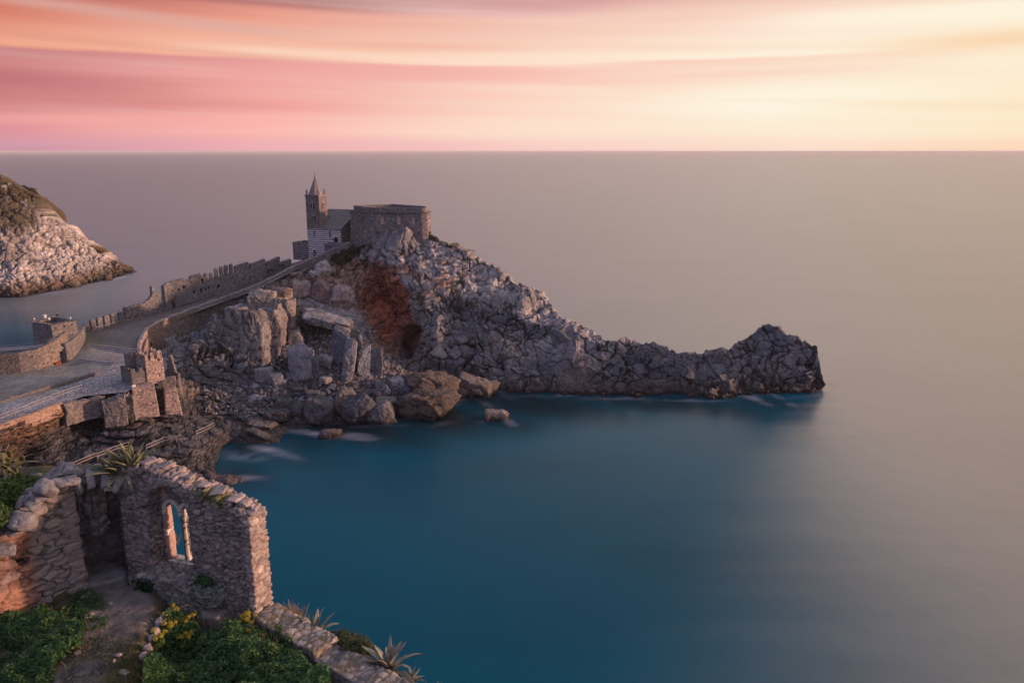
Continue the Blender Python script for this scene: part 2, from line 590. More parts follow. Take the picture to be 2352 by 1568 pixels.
def arch_hole(uc, w, h0, hs, pointed=1.0):
    """arched opening, springing at hs, half width w"""
    def f(u, h):
        box = np.maximum(np.abs(u - uc) - w, np.maximum(h0 - h, h - hs))
        if pointed <= 1.0:
            cap = np.maximum(np.hypot(u - uc, h - hs) - w, hs - h - 0.01)
        else:
            rr = w * pointed
            cap = np.maximum(np.hypot(np.abs(u - uc) + (rr - w), h - hs) - rr, hs - h - 0.01)
        return np.minimum(box, cap)
    return f


def seg_hole(uc, w, h0, hs, rise):
    """opening under a flat elliptical arch"""
    def f(u, h):
        box = np.maximum(np.abs(u - uc) - w, np.maximum(h0 - h, h - hs))
        cap = np.maximum((np.hypot((u - uc) / w, (h - hs) / rise) - 1) * rise, hs - h - 0.01)
        return np.minimum(box, cap)
    return f


def cut(base, holes):
    def f(u, h):
        s = base(u, h)
        for q in holes:
            s = np.maximum(s, -q(u, h))
        return s
    return f


def top_is(fn):
    return lambda u, h: h - fn(u)


def wall(name, pts, H, t, cell, sdf=None, closed=False, stone=(.5, .25, .5), amp=.05, joint=.3, pal=GREYS, mortar=(.10, .095, .095),
         parent=None, batter=0.0, seed=0, mat=None, colf=None, jit=(.9, .5, .9), rough=.35, celld=None, geo=None):
    pts = np.array([p if len(p) == 3 else (*p, 0) for p in pts], float)
    P = pts if not closed else np.vstack([pts, pts[:1]])
    seg = P[1:] - P[:-1]
    ln = np.linalg.norm(seg[:, :2], axis=1)
    tn = seg[:, :2] / ln[:, None]
    nn = np.stack([-tn[:, 1], tn[:, 0]], 1)
    n = len(P)
    mit = np.zeros((n, 2))
    for k in range(n):
        a = nn[k - 1] if k > 0 else (nn[-1] if closed else nn[0])
        b = nn[k] if k < n - 1 else (nn[0] if closed else nn[-1])
        m = a + b
        m = m / max(np.linalg.norm(m), 1e-6)
        mit[k] = m / max(m @ a, 0.35)
    cu, cp, cn, ct = [], [], [], []
    acc = 0.0
    for k in range(n - 1):
        q = max(1, int(round(ln[k] / cell)))
        for i in range(q):
            f = i / q
            cu.append(acc + f * ln[k]); cp.append(P[k] + seg[k] * f); cn.append(mit[k] * (1 - f) + mit[k + 1] * f)
            ct.append(seg[k] / ln[k])
        acc += ln[k]
    cu.append(acc); cp.append(P[-1]); cn.append(mit[-1]); ct.append(seg[-1] / ln[-1])
    cu = np.array(cu); cp = np.array(cp); cn = np.array(cn); ct = np.array(ct)
    nu = len(cu) - 1
    nh = max(1, int(math.ceil(H / cell)))
    hh = np.linspace(0, H, nh + 1)
    nd = max(1, int(round(t / (celld or cell * 1.4))))
    sdf = sdf or (lambda u, h: h - H + 0 * u)
    uc = (cu[:-1] + cu[1:]) / 2; hc = (hh[:-1] + hh[1:]) / 2
    S = sdf(uc[:, None], hc[None, :]) + np.zeros((nu, nh)) < 0
    U, Hm = np.meshgrid(cu, hh, indexing='ij')
    pad = np.zeros((nu + 2, nh + 2), int)
    pad[1:-1, 1:-1] = S
    if closed:
        pad[0, 1:-1] = S[-1]; pad[-1, 1:-1] = S[0]
    cnt = pad[:-1, :-1] + pad[1:, :-1] + pad[:-1, 1:] + pad[1:, 1:]
    bd = (cnt > 0) & (cnt < 4)
    e = cell * 0.2
    U2, H2 = U.copy(), Hm.copy()
    for it in range(3):
        s = sdf(U2, H2) + 0 * U2
        gx = (sdf(U2 + e, H2) - sdf(U2 - e, H2)) / (2 * e)
        gy = (sdf(U2, H2 + e) - sdf(U2, H2 - e)) / (2 * e)
        g2 = np.maximum(gx * gx + gy * gy, 0.05)
        ok = bd & (np.abs(s) < cell * 1.5)
        U2 = np.where(ok, U2 - s * gx / g2, U2); H2 = np.where(ok, H2 - s * gy / g2, H2)
    U2 = np.clip(U2, U - cell * .62, U + cell * .62); H2 = np.clip(H2, Hm - cell * .62, Hm + cell * .62)
    H2 = np.maximum(H2, 0); 
    if not closed:
        U2[0] = cu[0]; U2[-1] = cu[-1]
    if closed:
        U2[-1] = U2[0] + acc; H2[-1] = H2[0]
    nC = nu if closed else nu + 1

    def vid(i, j, k):
        return ((i % nC if closed else i) * (nh + 1) + j) * (nd + 1) + k
    quads = []
    I, J = np.where(S)

    def side(I, J, a, b, flip):
        # a, b : corner offsets (di, dj) of the edge
        for k in range(nd):
            q = np.stack([vid(I + a[0], J + a[1], k), vid(I + a[0], J + a[1], k + 1), vid(I + b[0], J + b[1], k + 1), vid(I + b[0], J + b[1], k)], -1)
            quads.append(q[:, ::-1] if flip else q)
    quads.append(np.stack([vid(I, J, 0), vid(I + 1, J, 0), vid(I + 1, J + 1, 0), vid(I, J + 1, 0)], -1))
    quads.append(np.stack([vid(I, J, nd), vid(I, J + 1, nd), vid(I + 1, J + 1, nd), vid(I + 1, J, nd)], -1))
    ps = pad[1:-1, 1:-1]
    m = (ps == 1) & (pad[2:, 1:-1] == 0); a, b = np.where(m); side(a, b, (1, 0), (1, 1), False)
    m = (ps == 1) & (pad[:-2, 1:-1] == 0); a, b = np.where(m); side(a, b, (0, 0), (0, 1), True)
    m = (ps == 1) & (pad[1:-1, 2:] == 0); a, b = np.where(m); side(a, b, (0, 1), (1, 1), True)
    m = (ps == 1) & (pad[1:-1, :-2] == 0); m[:, 0] = False
    a, b = np.where(m); side(a, b, (0, 0), (1, 0), False)
    Q = np.concatenate(quads).astype(np.int64)
    # positions
    d = np.linspace(0, t, nd + 1)
    Uc, Hc = U2[:nC], H2[:nC]
    du = (Uc - U[:nC])
    base = cp[:nC, None, None, :] + ct[:nC, None, None, :] * du[:, :, None, None]
    nrm = np.concatenate([cn, np.zeros((len(cn), 1))], 1)[:nC, None, None, :]
    dd = d[None, None, :, None] - (batter * (H - Hc))[:, :, None, None] * (1 - d / t)[None, None, :, None]
    V = base + nrm * dd
    V[..., 2] += Hc[:, :, None]
    L = np.stack(np.broadcast_arrays(Uc[:, :, None], Hc[:, :, None], d[None, None, :] + 0 * Uc[:, :, None]), -1)
    V = V.reshape(-1, 3); L = L.reshape(-1, 3)
    used, inv = np.unique(Q, return_inverse=True)
    Q = inv.reshape(-1, 4); V = V[used]; L = L[used]
    if geo is not None:
        V = geo(V, L)
    N = vnormals(V, Q)
    wn = np.stack([fbm(L * 1.7 / max(stone[0], .2), 2, seed + 5), fbm(L * 1.7 / max(stone[0], .2), 2, seed + 6), 0 * L[:, 0]], 1)
    Ls = (L + wn * np.array(stone) * .35) / np.array(stone) + seed * 13.7
    f1, f2, rid = voro(Ls, seed, jit)
    ed = f2 - f1
    body = sstep(0, joint, ed)
    disp = amp * (body - .75) + amp * .8 * (rid - .5) * body + amp * rough * fbm(L / stone[1] * 1.3, 3, seed + 9)
    V = V + N * disp[:, None]
    c = rock_palette(rid, pal)
    c = c * (0.85 + .3 * fbm(L / stone[0] * 2, 3, seed + 3))[:, None]
    c = mixc(mortar, c, sstep(0, joint * .6, ed))
    if colf is not None:
        c = colf(L, V, c, rid, ed)
    me = np_mesh(name, V, Q, col=c)
    return link(name, me, mat or M_WALLF, parent)

# ================================================================== terrain seen across the water
def blob(X, Y, cx, cy, rx, ry, rot=0.0, soft=0.35):
    c, s = math.cos(rot), math.sin(rot)
    u = ((X - cx) * c + (Y - cy) * s) / rx; v = (-(X - cx) * s + (Y - cy) * c) / ry
    return 1 - sstep(1 - soft, 1 + soft, np.hypot(u, v))


def relief(name, X, top, bot, rows, depth, back, disp, colf, mat, mode='y', under=True):
    """sheet of ground given by its outline and by control depths (or heights); carries on behind the crest"""
    t = np.linspace(1, 0, rows)                    # from the bottom line to the crest
    Xg = np.repeat(X[None], rows, 0)
    Yg = bot(X)[None] + (top(X) - bot(X))[None] * (1 - t)[:, None]
    D = depth(Xg, Yg)
    P = Wy(Xg, Yg, D) if mode == 'y' else Wz(Xg, Yg, D)
    parts = [P]
    XY = [np.stack([Xg, Yg], -1)]
    if under:                                      # skirt below the bottom line
        sk = P[:1].copy(); sk[..., 2] -= 3.0
        parts.insert(0, sk); XY.insert(0, XY[0][:1])
    last = P[-1]
    for dy, dz in back:
        q = last.copy()
        q[:, 1] += dy(X) if callable(dy) else dy
        q[:, 2] += dz(X) if callable(dz) else dz
        if dz is not None and not callable(dz) and dz < -15:
            q[:, 2] = np.minimum(q[:, 2], -3)
        parts.append(q[None]); XY.append(XY[-1][-1:])
    V = np.concatenate(parts, 0); XYa = np.concatenate(XY, 0)
    nr, nc = V.shape[:2]
    Q = gridq(nr, nc)
    V = V.reshape(-1, 3); XYa = XYa.reshape(-1, 2)
    N = vnormals(V, Q)
    V2, info = disp(V, N, XYa)
    c = colf(V2, N, XYa, info)
    me = np_mesh(name, V2, Q, col=c)
    return link(name, me, mat)


# ---------------------------------------------------------------- sea
def axis(lo, hi, step, far, growth=1.12):
    a = list(np.arange(lo, hi + step, step))
    s = step
    while a[-1] < far:
        s *= growth; a.append(a[-1] + s)
    s = step
    b = []
    v = lo
    while v > -far:
        s *= growth; v -= s; b.append(v)
    return np.array(b[::-1] + a)


ROCK_REFL = [(800, 985, 200, 34, 1.0), (1000, 962, 150, 40, 1.0), (1200, 925, 220, 32, .95), (1500, 925, 280, 22, .8), (700, 1015, 90, 25, .6), (1150, 970, 100, 20, .7), (1750, 925, 120, 14, .6), (560, 1020, 60, 22, .9), (540, 1095, 80, 30, .7), (760, 1000, 60, 15, .5), (680, 1050, 120, 25, .3), (640, 1000, 110, 25, .6)]  # dark reflections of the shore rocks, painted into the sea colour
FOAM = [(720, 995, 40, 8, .25, .8), (815, 1003, 45, 9, .1, .9), (620, 1035, 60, 9, .25, .8), (545, 1045, 55, 12, .1, .8), (560, 1100, 45, 7, 0.0, .5),
        (660, 985, 50, 8, .2, .5), (1175, 972, 22, 8, .5, .45), (1120, 965, 14, 6, -.3, .35), (1050, 925, 40, 8, -.5, .35), (1040, 965, 45, 8, -.3, .25),
        (1730, 915, 40, 7, .35, .6), (1800, 918, 30, 6, .5, .4), (1700, 908, 50, 5, 0, .35), (1480, 916, 20, 6, .5, .2), (1380, 915, 20, 6, .4, .2), (1260, 908, 60, 4, 0, .35), (1420, 916, 80, 4, 0, .35), (1600, 919, 80, 4, 0, .4), (1850, 909, 50, 4, -.05, .5), (900, 975, 60, 4, 0, .3), (830, 978, 40, 4, 0, .3),
        (1900, 885, 30, 6, .1, .35), (1160, 905, 25, 8, .4, .25), (1120, 930, 20, 6, .5, .2),
        (315, 622, 26, 5, .1, .8), (275, 640, 35, 5, -.25, .8), (200, 655, 40, 5, -.25, .75), (130, 672, 45, 5, -.12, .6), (345, 617, 30, 4, 0, .45), (60, 683, 45, 4, 0, .3), (990, 940, 30, 7, .2, .3)]


def sea():
    xs = axis(-190, 110, 1.0, 60000)
    ys = axis(50, 380, 1.0, 60000)
    GX, GY = np.meshgrid(xs, ys, indexing='xy')
    V = np.stack([GX, GY, 0 * GX], -1)
    nr, nc = GX.shape
    # back to the photo grid, to place foam where the rocks break the swell
    yc = CP * GY + SP * CAMZ
    front = GY > 20
    s = np.where(front, GY * CP + (CAMZ) * SP, 1e9)
    px = 1176 + FPX * GX / s
    py = 784 - FPX * (GY * SP - CAMZ * CP) / s
    w = fbm(np.stack([GX * .25, GY * .25, 0 * GX], -1), 4, 3)
    w2 = fbm(np.stack([GX * .07 + GY * .03, GY * .35, 0 * GX], -1), 4, 8)
    foam = 0 * GX
    for cx, cy, rx, ry, rot, k in FOAM:
        foam = np.maximum(foam, 1.3 * k * blob(px + w * 12, py + w * 6, cx, cy, rx * .9, ry * .7, rot, .95) * np.clip(.45 + .9 * w + .5 * w2, 0, 1.1))
    sh = 0 * GX  # mask of the painted rock reflections
    for cx, cy, rx, ry, k in ROCK_REFL:
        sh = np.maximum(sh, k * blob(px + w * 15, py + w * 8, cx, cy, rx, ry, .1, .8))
    # sheltered water of the cove against the open sea with its swell
    edge = np.interp(GY, [40, 71, 85, 105, 130, 155, 173, 185, 60000], [46, 44, 48, 51, 57, 65, 72.5, -60, -60])
    blur = np.interp(GY, [40, 71, 120, 172, 186, 400], [34, 40, 26, 4, 12, 30])
    cove = 1 - sstep(-1, 1, (GX - edge + 2.5 * w2) / blur)
    left = sstep(0, 1, (-GX - 84) / 14) * sstep(330, 215, GY) * sstep(150, 175, GY)
    cove = np.where(GY > 176, np.maximum(0 * cove, left), cove)
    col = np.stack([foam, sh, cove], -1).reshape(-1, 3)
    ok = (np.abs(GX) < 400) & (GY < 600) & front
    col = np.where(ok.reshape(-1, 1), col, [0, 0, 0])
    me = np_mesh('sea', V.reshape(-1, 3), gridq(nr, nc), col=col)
    m = bpy.data.materials.new('sea_water'); m.use_nodes = True
    t = NT(m.node_tree); b = t.n['Principled BSDF']
    at = t.node('ShaderNodeAttribute', attribute_name='Col')
    se = t.node('ShaderNodeSeparateColor'); t.l.new(at.outputs['Color'], se.inputs[0])
    fo, rock_refl, cv = se.outputs
    co = t.node('ShaderNodeTexCoord').outputs['Object']
    mp = t.node('ShaderNodeMapping'); t.l.new(co, mp.inputs[0]); mp.inputs['Scale'].default_value = (.012, .03, 1)
    n1 = t.noise(mp.outputs[0], 1.0, 5, .55)
    deep = t.mix(t.rng(n1, .3, .7), (0.0, 0.088, 0.142), (0.0, 0.064, 0.108))
    deep = t.mix(rock_refl, deep, (0.006, 0.020, 0.028))  # rock reflection put into the base colour as a dark tint
    openc = t.mix(t.rng(n1, .3, .7), (0.185, 0.198, 0.195), (0.165, 0.178, 0.178))
    c = t.mix(cv, openc, deep)
    c = t.mix(t.math('MULTIPLY', fo, .75), c, (0.42, 0.42, 0.50))
    t.l.new(c, b.inputs['Base Color'])
    rough = t.rng(cv, 0, 1,   .34, .22)
    rough = t.math('ADD', rough, t.math('MULTIPLY', fo, .4))
    t.l.new(rough, b.inputs['Roughness'])
    b.inputs['IOR'].default_value = 1.33
    t.l.new(t.rng(cv, 0, 1, 1.0, .07), b.inputs['Specular IOR Level'])
    bp = t.node('ShaderNodeBump'); bp.inputs['Distance'].default_value = 1.0
    n2 = t.noise(co, .12, 3, .5); n3 = t.noise(co, .5, 2, .5)
    t.l.new(t.math('ADD', n2, t.math('MULTIPLY', n3, .12)), bp.inputs['Height'])
    t.l.new(t.rng(cv, 0, 1, .16, .05), bp.inputs['Strength'])
    t.l.new(bp.outputs[0], b.inputs['Normal'])
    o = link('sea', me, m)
    tag(o, 'calm blue green sea reaching to the horizon', kind='structure')


sea()

# ---------------------------------------------------------------- headland
H_TOP = pl([(380, 778), (456, 768), (490, 745), (526, 717), (560, 690), (576, 672), (620, 652), (640, 645), (700, 622), (735, 606), (770, 588), (805, 562), (861, 552), (878, 540), (890, 533), (915, 527), (932, 524), (946, 531), (958, 552),
            (985, 546), (1000, 548), (1040, 560), (1068, 570), (1085, 584), (1110, 600), (1128, 606), (1142, 616), (1148, 628), (1172, 632), (1178, 641), (1210, 655), (1240, 672), (1262, 690), (1275, 712), (1292, 732), (1330, 748), (1365, 756), (1390, 774), (1410, 777), (1448, 783), (1486, 790),
            (1510, 799), (1545, 805), (1590, 819), (1610, 817), (1640, 811), (1664, 806), (1690, 802), (1712, 786), (1722, 768), (1745, 748), (1757, 744), (1775, 750), (1795, 765), (1806, 773), (1838, 772), (1842, 780), (1868, 788), (1881, 792), (1884, 812), (1889, 845), (1895, 880)])
H_BOT = pl([(380, 872), (420, 888), (500, 892), (560, 884), (600, 876), (640, 862), (690, 856), (760, 868), (850, 866), (920, 866), (1000, 880), (1050, 880), (1100, 888), (1150, 894), (1200, 901), (1250, 902), (1300, 906), (1340, 909), (1400, 909), (1460, 913), (1560, 914), (1640, 915), (1700, 912), (1760, 909), (1840, 905), (1880, 901), (1895, 897)])


def _ctl():
    c = [(380, 778, 176), (456, 768, 184), (526, 717, 193), (576, 672, 199), (640, 645, 204), (700, 622, 209), (760, 590, 213), (805, 562, 214), (861, 552, 210), (932, 524, 209), (958, 552, 211), (1000, 548, 213), (1040, 560, 211),
         (1080, 580, 209), (1130, 610, 206), (1175, 640, 203), (1210, 655, 200), (1260, 690, 196), (1290, 730, 191), (1330, 750, 189), (1410, 777, 185), (1480, 790, 184), (1540, 804, 181.5), (1600, 818, 179), (1640, 811, 179.5), (1690, 802, 181),
         (1755, 745, 185), (1806, 773, 182), (1840, 778, 180), (1881, 792, 177), (1895, 880, 174)]
    c += [(380, 872, 160), (420, 888, 160), (500, 885, 163), (600, 872, 170), (690, 850, 174), (760, 866, 171.5), (850, 862, 176), (920, 862, 179), (1000, 874, 178)]
    for x in (1080, 1150, 1220, 1300, 1380, 1460, 1560, 1640, 1720, 1800, 1850, 1895):
        y = float(H_BOT(x)); c.append((x, y, float(Wz(x, y, 0.0)[1])))
    c += [(400, 800, 172), (450, 800, 171), (430, 850, 163), (500, 760, 179), (530, 730, 187), (500, 800, 174), (520, 850, 167), (560, 705, 190), (570, 760, 180), (590, 830, 174), (610, 700, 190), (640, 720, 188), (630, 780, 182), (640, 840, 176),
          (680, 730, 192), (700, 770, 188), (700, 815, 182), (760, 700, 199), (760, 730, 191), (780, 650, 206), (700, 670, 202), (800, 745, 188), (800, 720, 196), (840, 700, 203), (820, 640, 209), (860, 650, 207), (880, 700, 204), (880, 760, 197),
          (900, 820, 188), (850, 800, 184), (900, 625, 203), (930, 660, 197), (960, 700, 192), (985, 760, 186), (1000, 820, 181), (950, 785, 193), (945, 820, 188), (940, 600, 206), (1000, 640, 199), (1040, 700, 193), (1050, 760, 187), (1060, 820, 182),
          (1100, 640, 202), (1120, 700, 193), (1150, 740, 189), (1120, 790, 183), (1150, 850, 178), (1200, 700, 191), (1230, 760, 186), (1220, 830, 179), (1300, 790, 181), (1320, 850, 176), (1400, 820, 178.5), (1400, 870, 174.5), (1500, 830, 178),
          (1500, 870, 174), (1600, 860, 174), (1700, 850, 175.5), (1750, 800, 180), (1760, 860, 174.5), (1850, 830, 175.5), (1870, 870, 173)]
    return c


H_D = RBF(_ctl(), smooth=.5)


def flow(P, k, s, seed):
    """domain-warped coordinates"""
    return P + np.stack([fbm(P * s, 3, seed), fbm(P * s, 3, seed + 1), fbm(P * s, 3, seed + 2)], 1) * k


def h_disp(V, N, XY):
    X, Y = XY[:, 0], XY[:, 1]
    W = flow(V, 1.2, .25, 40)
    col = np.clip(blob(X, Y, 560, 770, 150, 110, 0.1, .3), 0, 1)             # blocky columns on the left
    scar = np.clip(blob(X, Y, 780, 700, 150, 110, .25, .4), 0, 1)
    talus = np.clip(blob(X, Y, 760, 760, 110, 70, .4, .4), 0, 1)
    fin = sstep(1250, 1450, X)
    f1, f2, r1, t1 = voro(W / np.array([3.4, 3.4, 2.6]), 21, facet=True)
    pm = sstep(-.25, .3, fbm(V * .09, 3, 96))            # where the rock is blocky and where it is smooth
    e1 = 1 - (1 - sstep(0, .11, f2 - f1)) * (.25 + .75 * pm)
    W2 = flow(V, .5, .9, 44)
    g1, g2, r2, t2 = voro(W2 / np.array([1.0, 1.0, 1.5]), 22, facet=True)
    pm2 = sstep(-.3, .3, fbm(V * .16, 3, 97))
    e2 = 1 - (1 - sstep(0, .14, g2 - g1)) * (.2 + .8 * pm2)
    t1 = t1 * (.4 + .6 * pm); t2 = t2 * (.4 + .8 * pm2)
    rg = 1 - np.abs(fbm(flow(V, 3.0, .1, 90) * np.array([.13, .13, .10]), 4, 76)) * 2.2      # ridges and gullies
    # tall blocks
    C = flow(V, .8, .2, 50)
    c1, c2, r3, t3 = voro(C / np.array([3.6, 3.0, 11.0]), 23, facet=True)
    e3 = sstep(0, .10, c2 - c1)
    # layering, dipping to the right
    sl = (V[:, 2] * .9 + V[:, 0] * .28 - V[:, 1] * .10) + 1.2 * fbm(V * .08, 3, 60)
    ph = sl / 1.1 + .5 * fbm(V * .3, 3, 62)
    lay = np.abs((ph % 1.0) - .5) * 2
    lamt = .12 + .45 * col + .2 * fin
    big = fbm(V * .075, 3, 70) * 1.3 + fbm(V * .22, 3, 71) * .8
    d = big * (.35 + .65 * sstep(800, 900, X)) + 1.5 * (rg - .55) * (1 - .6 * col) + .4 * (e1 - .8) + .55 * (r1 - .5) * (1 - talus) + (.16 * (e2 - .8) + .16 * (r2 - .5)) + col * (.8 * (e3 - .8) + 1.4 * (r3 - .5) + 1.4 * t3) + .75 * t1 + .22 * t2 - .35 * lamt * (1 - sstep(.0, .35, lay))
    d = d * (1 - .75 * talus) + .3 * fbm(V * .9, 4, 75, .6)
    # diagonal beds on the point, dipping left; long joints
    bd = V[:, 2] * .8 - V[:, 0] * .38 + .2 * V[:, 1] + 2.2 * fbm(V * .06, 3, 91)
    bb = (bd / 1.9 + .35 * fbm(V * .35, 3, 92)); bfr = bb - np.floor(bb)
    bh = h3(np.floor(bb).astype(np.int64), np.zeros(len(V), np.int64), np.zeros(len(V), np.int64), 9) / 4294967295.0
    m_b = sstep(-.25, .25, fbm(V * .05, 2, 93) + .25 * fin) * (1 - col) * (1 - talus)
    d = d + m_b * (1.4 * (bh - .5) + .8 * (bfr - .5))
    jn = np.abs(fbm(flow(V, 2.0, .15, 94) * np.array([.22, .22, .07]), 3, 95)); jt_ = sstep(.045, 0, jn)
    d = d - .8 * jt_ * (1 - talus)
    d = d * (1 - .65 * blob(X, Y, 915, 545, 70, 40, 0, .5))
    cave = blob(X, Y, 944, 787, 14, 32, .1, .5)
    d = d - cave * 4.5
    d = d - blob(X, Y, 1005, 860, 55, 22, .1, .5) * 2.0 - blob(X, Y, 470, 850, 80, 30, 0, .5) * 1.8 - blob(X, Y, 1140, 820, 14, 40, -.4, .5) * 1.5
    edgef = sstep(0, 1.0, 1.0 + 0 * X)
    V2 = V + N * d[:, None] * edgef[:, None] * sstep(-2.5, 1.0, V[:, 2])[:, None] ** .3
    return V2, dict(e1=e1, e2=e2, e3=e3, r1=r1, r2=r2, r3=r3, col=col, lay=lay, sl=sl, talus=talus, jn=jt_, bh=bh, mb=m_b, bfr=bfr)


def h_col(V, N, XY, I):
    X, Y = XY[:, 0], XY[:, 1]
    w = fbm(V * .25, 4, 80); w2 = fbm(V * 1.1, 4, 81)
    Xw, Yw = X + 22 * w, Y + 16 * w2 + 10 * w
    c = mixc((.31, .30, .31), (.54, .50, .485), sstep(-.5, .5, w)) * (1 - .28 * I['mb'] * (I['bh'] - .3))[:, None] * (1 - .35 * I['mb'] * sstep(.15, 0, I['bfr']))[:, None]
    c = c * (.82 + .36 * I['r2'])[:, None]
    # darker blue grey rock
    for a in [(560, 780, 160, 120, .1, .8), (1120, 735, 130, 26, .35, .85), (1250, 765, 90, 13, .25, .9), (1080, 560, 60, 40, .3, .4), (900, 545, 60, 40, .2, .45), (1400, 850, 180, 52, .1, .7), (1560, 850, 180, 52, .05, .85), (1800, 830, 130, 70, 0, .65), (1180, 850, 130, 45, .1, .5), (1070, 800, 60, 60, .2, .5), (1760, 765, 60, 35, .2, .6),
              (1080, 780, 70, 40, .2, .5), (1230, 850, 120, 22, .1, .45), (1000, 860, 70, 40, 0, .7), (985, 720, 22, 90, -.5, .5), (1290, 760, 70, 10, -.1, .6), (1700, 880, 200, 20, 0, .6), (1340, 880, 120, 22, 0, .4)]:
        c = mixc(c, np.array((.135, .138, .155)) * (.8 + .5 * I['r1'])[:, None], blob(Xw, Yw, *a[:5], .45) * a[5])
    # warm ochre and rust
    for a in [(745, 640, 70, 32, -.2, .55, (.36, .22, .15)), (800, 640, 60, 50, .3, .7, (.42, .28, .20)), (770, 660, 80, 30, .1, .5, (.40, .26, .19)), (700, 665, 55, 26, -.2, .5, (.13, .085, .085)), (650, 690, 30, 30, 0, .6, (.30, .21, .15)), (888, 705, 58, 102, -.35, 1.0, (.38, .145, .09)),
              (865, 655, 30, 40, -.2, .85, (.28, .11, .075)), (900, 770, 40, 60, -.2, .8, (.28, .105, .07)), (940, 800, 45, 50, 0, .75, (.16, .085, .065)), (880, 735, 26, 55, -.3, .9, (.44, .14, .075)),
              (860, 800, 40, 28, .3, .7, (.28, .17, .10)), (1000, 660, 40, 20, -.4, .4, (.33, .19, .12)), (1025, 655, 25, 14, -.6, .5, (.28, .13, .08)), (925, 625, 80, 8, .3, .6, (.30, .15, .10)), (860, 612, 100, 7, .12, .6, (.26, .13, .08)), (1180, 790, 50, 14, .3, .3, (.34, .2, .13)),
              (790, 700, 60, 20, .25, .5, (.40, .30, .24)), (1320, 860, 30, 40, 0, .3, (.3, .2, .15))]:
        c = mixc(c, np.array(a[6]) * (.75 + .5 * I['r2'])[:, None] * (1 + .5 * fbm(V * np.array([.9, .9, .12]), 3, 83))[:, None], blob(Xw, Yw, *a[:5], .18 if a[5] > .8 else .4) * a[5])
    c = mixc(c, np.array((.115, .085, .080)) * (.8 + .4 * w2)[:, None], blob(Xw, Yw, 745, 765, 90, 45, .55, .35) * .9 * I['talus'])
    # layering bands
    lb = sstep(.2, .0, I['lay']) * (.30 + .5 * I['col'])
    c = c * (1 - .55 * lb)[:, None]
    # joints darkened by lichen, with crevice shade put into the colour
    jt = (1 - I['e1']) * .75 + (1 - I['e2']) * .55 + .7 * I['jn']
    c = c * (1 - np.clip(jt, 0, .85))[:, None]
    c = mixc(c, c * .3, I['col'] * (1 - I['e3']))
    # wet foot
    wet = sstep(4.2 + 2.0 * w, 1.0, V[:, 2]) * sstep(980, 1080, X)
    c = mixc(c, np.array((.105, .078, .062)) * (.8 + .5 * w2)[:, None], wet * .8)
    wet2 = sstep(1.1, .3, V[:, 2]) * sstep(900, 1000, X)
    c = mixc(c, (.03, .027, .026), wet2)
    cv = sstep(900, 870, X) * sstep(830, 880, Y)
    c = mixc(c, (.05, .045, .045), cv * .7)
    # tufts of green and brown scrub
    vg = 0 * X
    for a in [(790, 575, 45, 28, -.5), (830, 560, 25, 14, 0), (1000, 545, 22, 10, .5), (975, 545, 10, 20, 0), (1050, 690, 12, 30, -.3), (970, 690, 10, 20, -.3), (1085, 705, 16, 8, 0), (1020, 600, 20, 6, .2), (1045, 560, 20, 6, 0), (640, 650, 50, 8, -.5), (1060, 640, 8, 22, 0), (1170, 700, 14, 7, 0), (700, 632, 60, 8, -.4)]:
        vg = np.maximum(vg, blob(X + 10 * w2, Y + 6 * w2, *a[:5], .4))
    vg = vg * sstep(-.3, .2, w2 + .2)
    c = mixc(c, mixc((.050, .058, .026), (.10, .065, .040), sstep(-.3, .3, w)), vg * .9)
    return c


hx = np.linspace(380, 1895, 760)
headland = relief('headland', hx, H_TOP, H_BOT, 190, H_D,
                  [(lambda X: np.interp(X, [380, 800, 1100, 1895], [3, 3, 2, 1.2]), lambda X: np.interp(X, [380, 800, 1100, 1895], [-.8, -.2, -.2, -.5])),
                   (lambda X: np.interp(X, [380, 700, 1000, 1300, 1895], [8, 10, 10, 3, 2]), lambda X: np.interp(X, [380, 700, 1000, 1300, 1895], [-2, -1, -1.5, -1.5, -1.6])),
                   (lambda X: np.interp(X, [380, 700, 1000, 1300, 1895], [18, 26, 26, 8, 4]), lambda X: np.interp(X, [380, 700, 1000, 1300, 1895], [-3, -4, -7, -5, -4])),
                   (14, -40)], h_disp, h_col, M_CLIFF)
tag(headland, 'rocky headland of pale cracked limestone with a rust red scar', kind='structure')

# ---------------------------------------------------------------- island
I_TOP = pl([(-60, 385), (0, 408), (12, 418), (30, 424), (42, 432), (58, 438), (74, 440), (80, 452), (84, 470), (92, 480), (105, 492), (118, 505), (130, 508), (150, 520), (170, 532), (182, 545), (200, 556), (216, 565), (228, 576), (240, 584), (248, 590), (262, 598), (276, 606), (290, 615), (306, 624)])
I_BOT = pl([(-60, 690), (0, 684), (50, 682), (90, 675), (120, 668), (140, 664), (165, 662), (185, 654), (215, 651), (240, 645), (262, 640), (280, 635), (295, 630), (306, 627)])


def _ictl():
    c = []
    for x in (-60, 0, 50, 100, 150, 200, 250, 306):
        y = float(I_BOT(x)); d = float(Wz(x, y, 0)[1]); c.append((x, y, d))
    for x, o in ((-60, 60), (0, 50), (42, 45), (80, 36), (130, 34), (182, 28), (228, 20), (262, 12), (306, 1)):
        y = float(I_TOP(x)); c.append((x, y, float(Wz(min(x + 30, 306), float(I_BOT(min(x + 30, 306))), 0)[1]) + o))
    c += [(0, 560, 312), (60, 560, 318), (60, 480, 335), (100, 600, 320), (150, 600, 330), (30, 640, 300), (110, 640, 312)]
    return c


I_D = RBF(_ictl(), smooth=1.0)


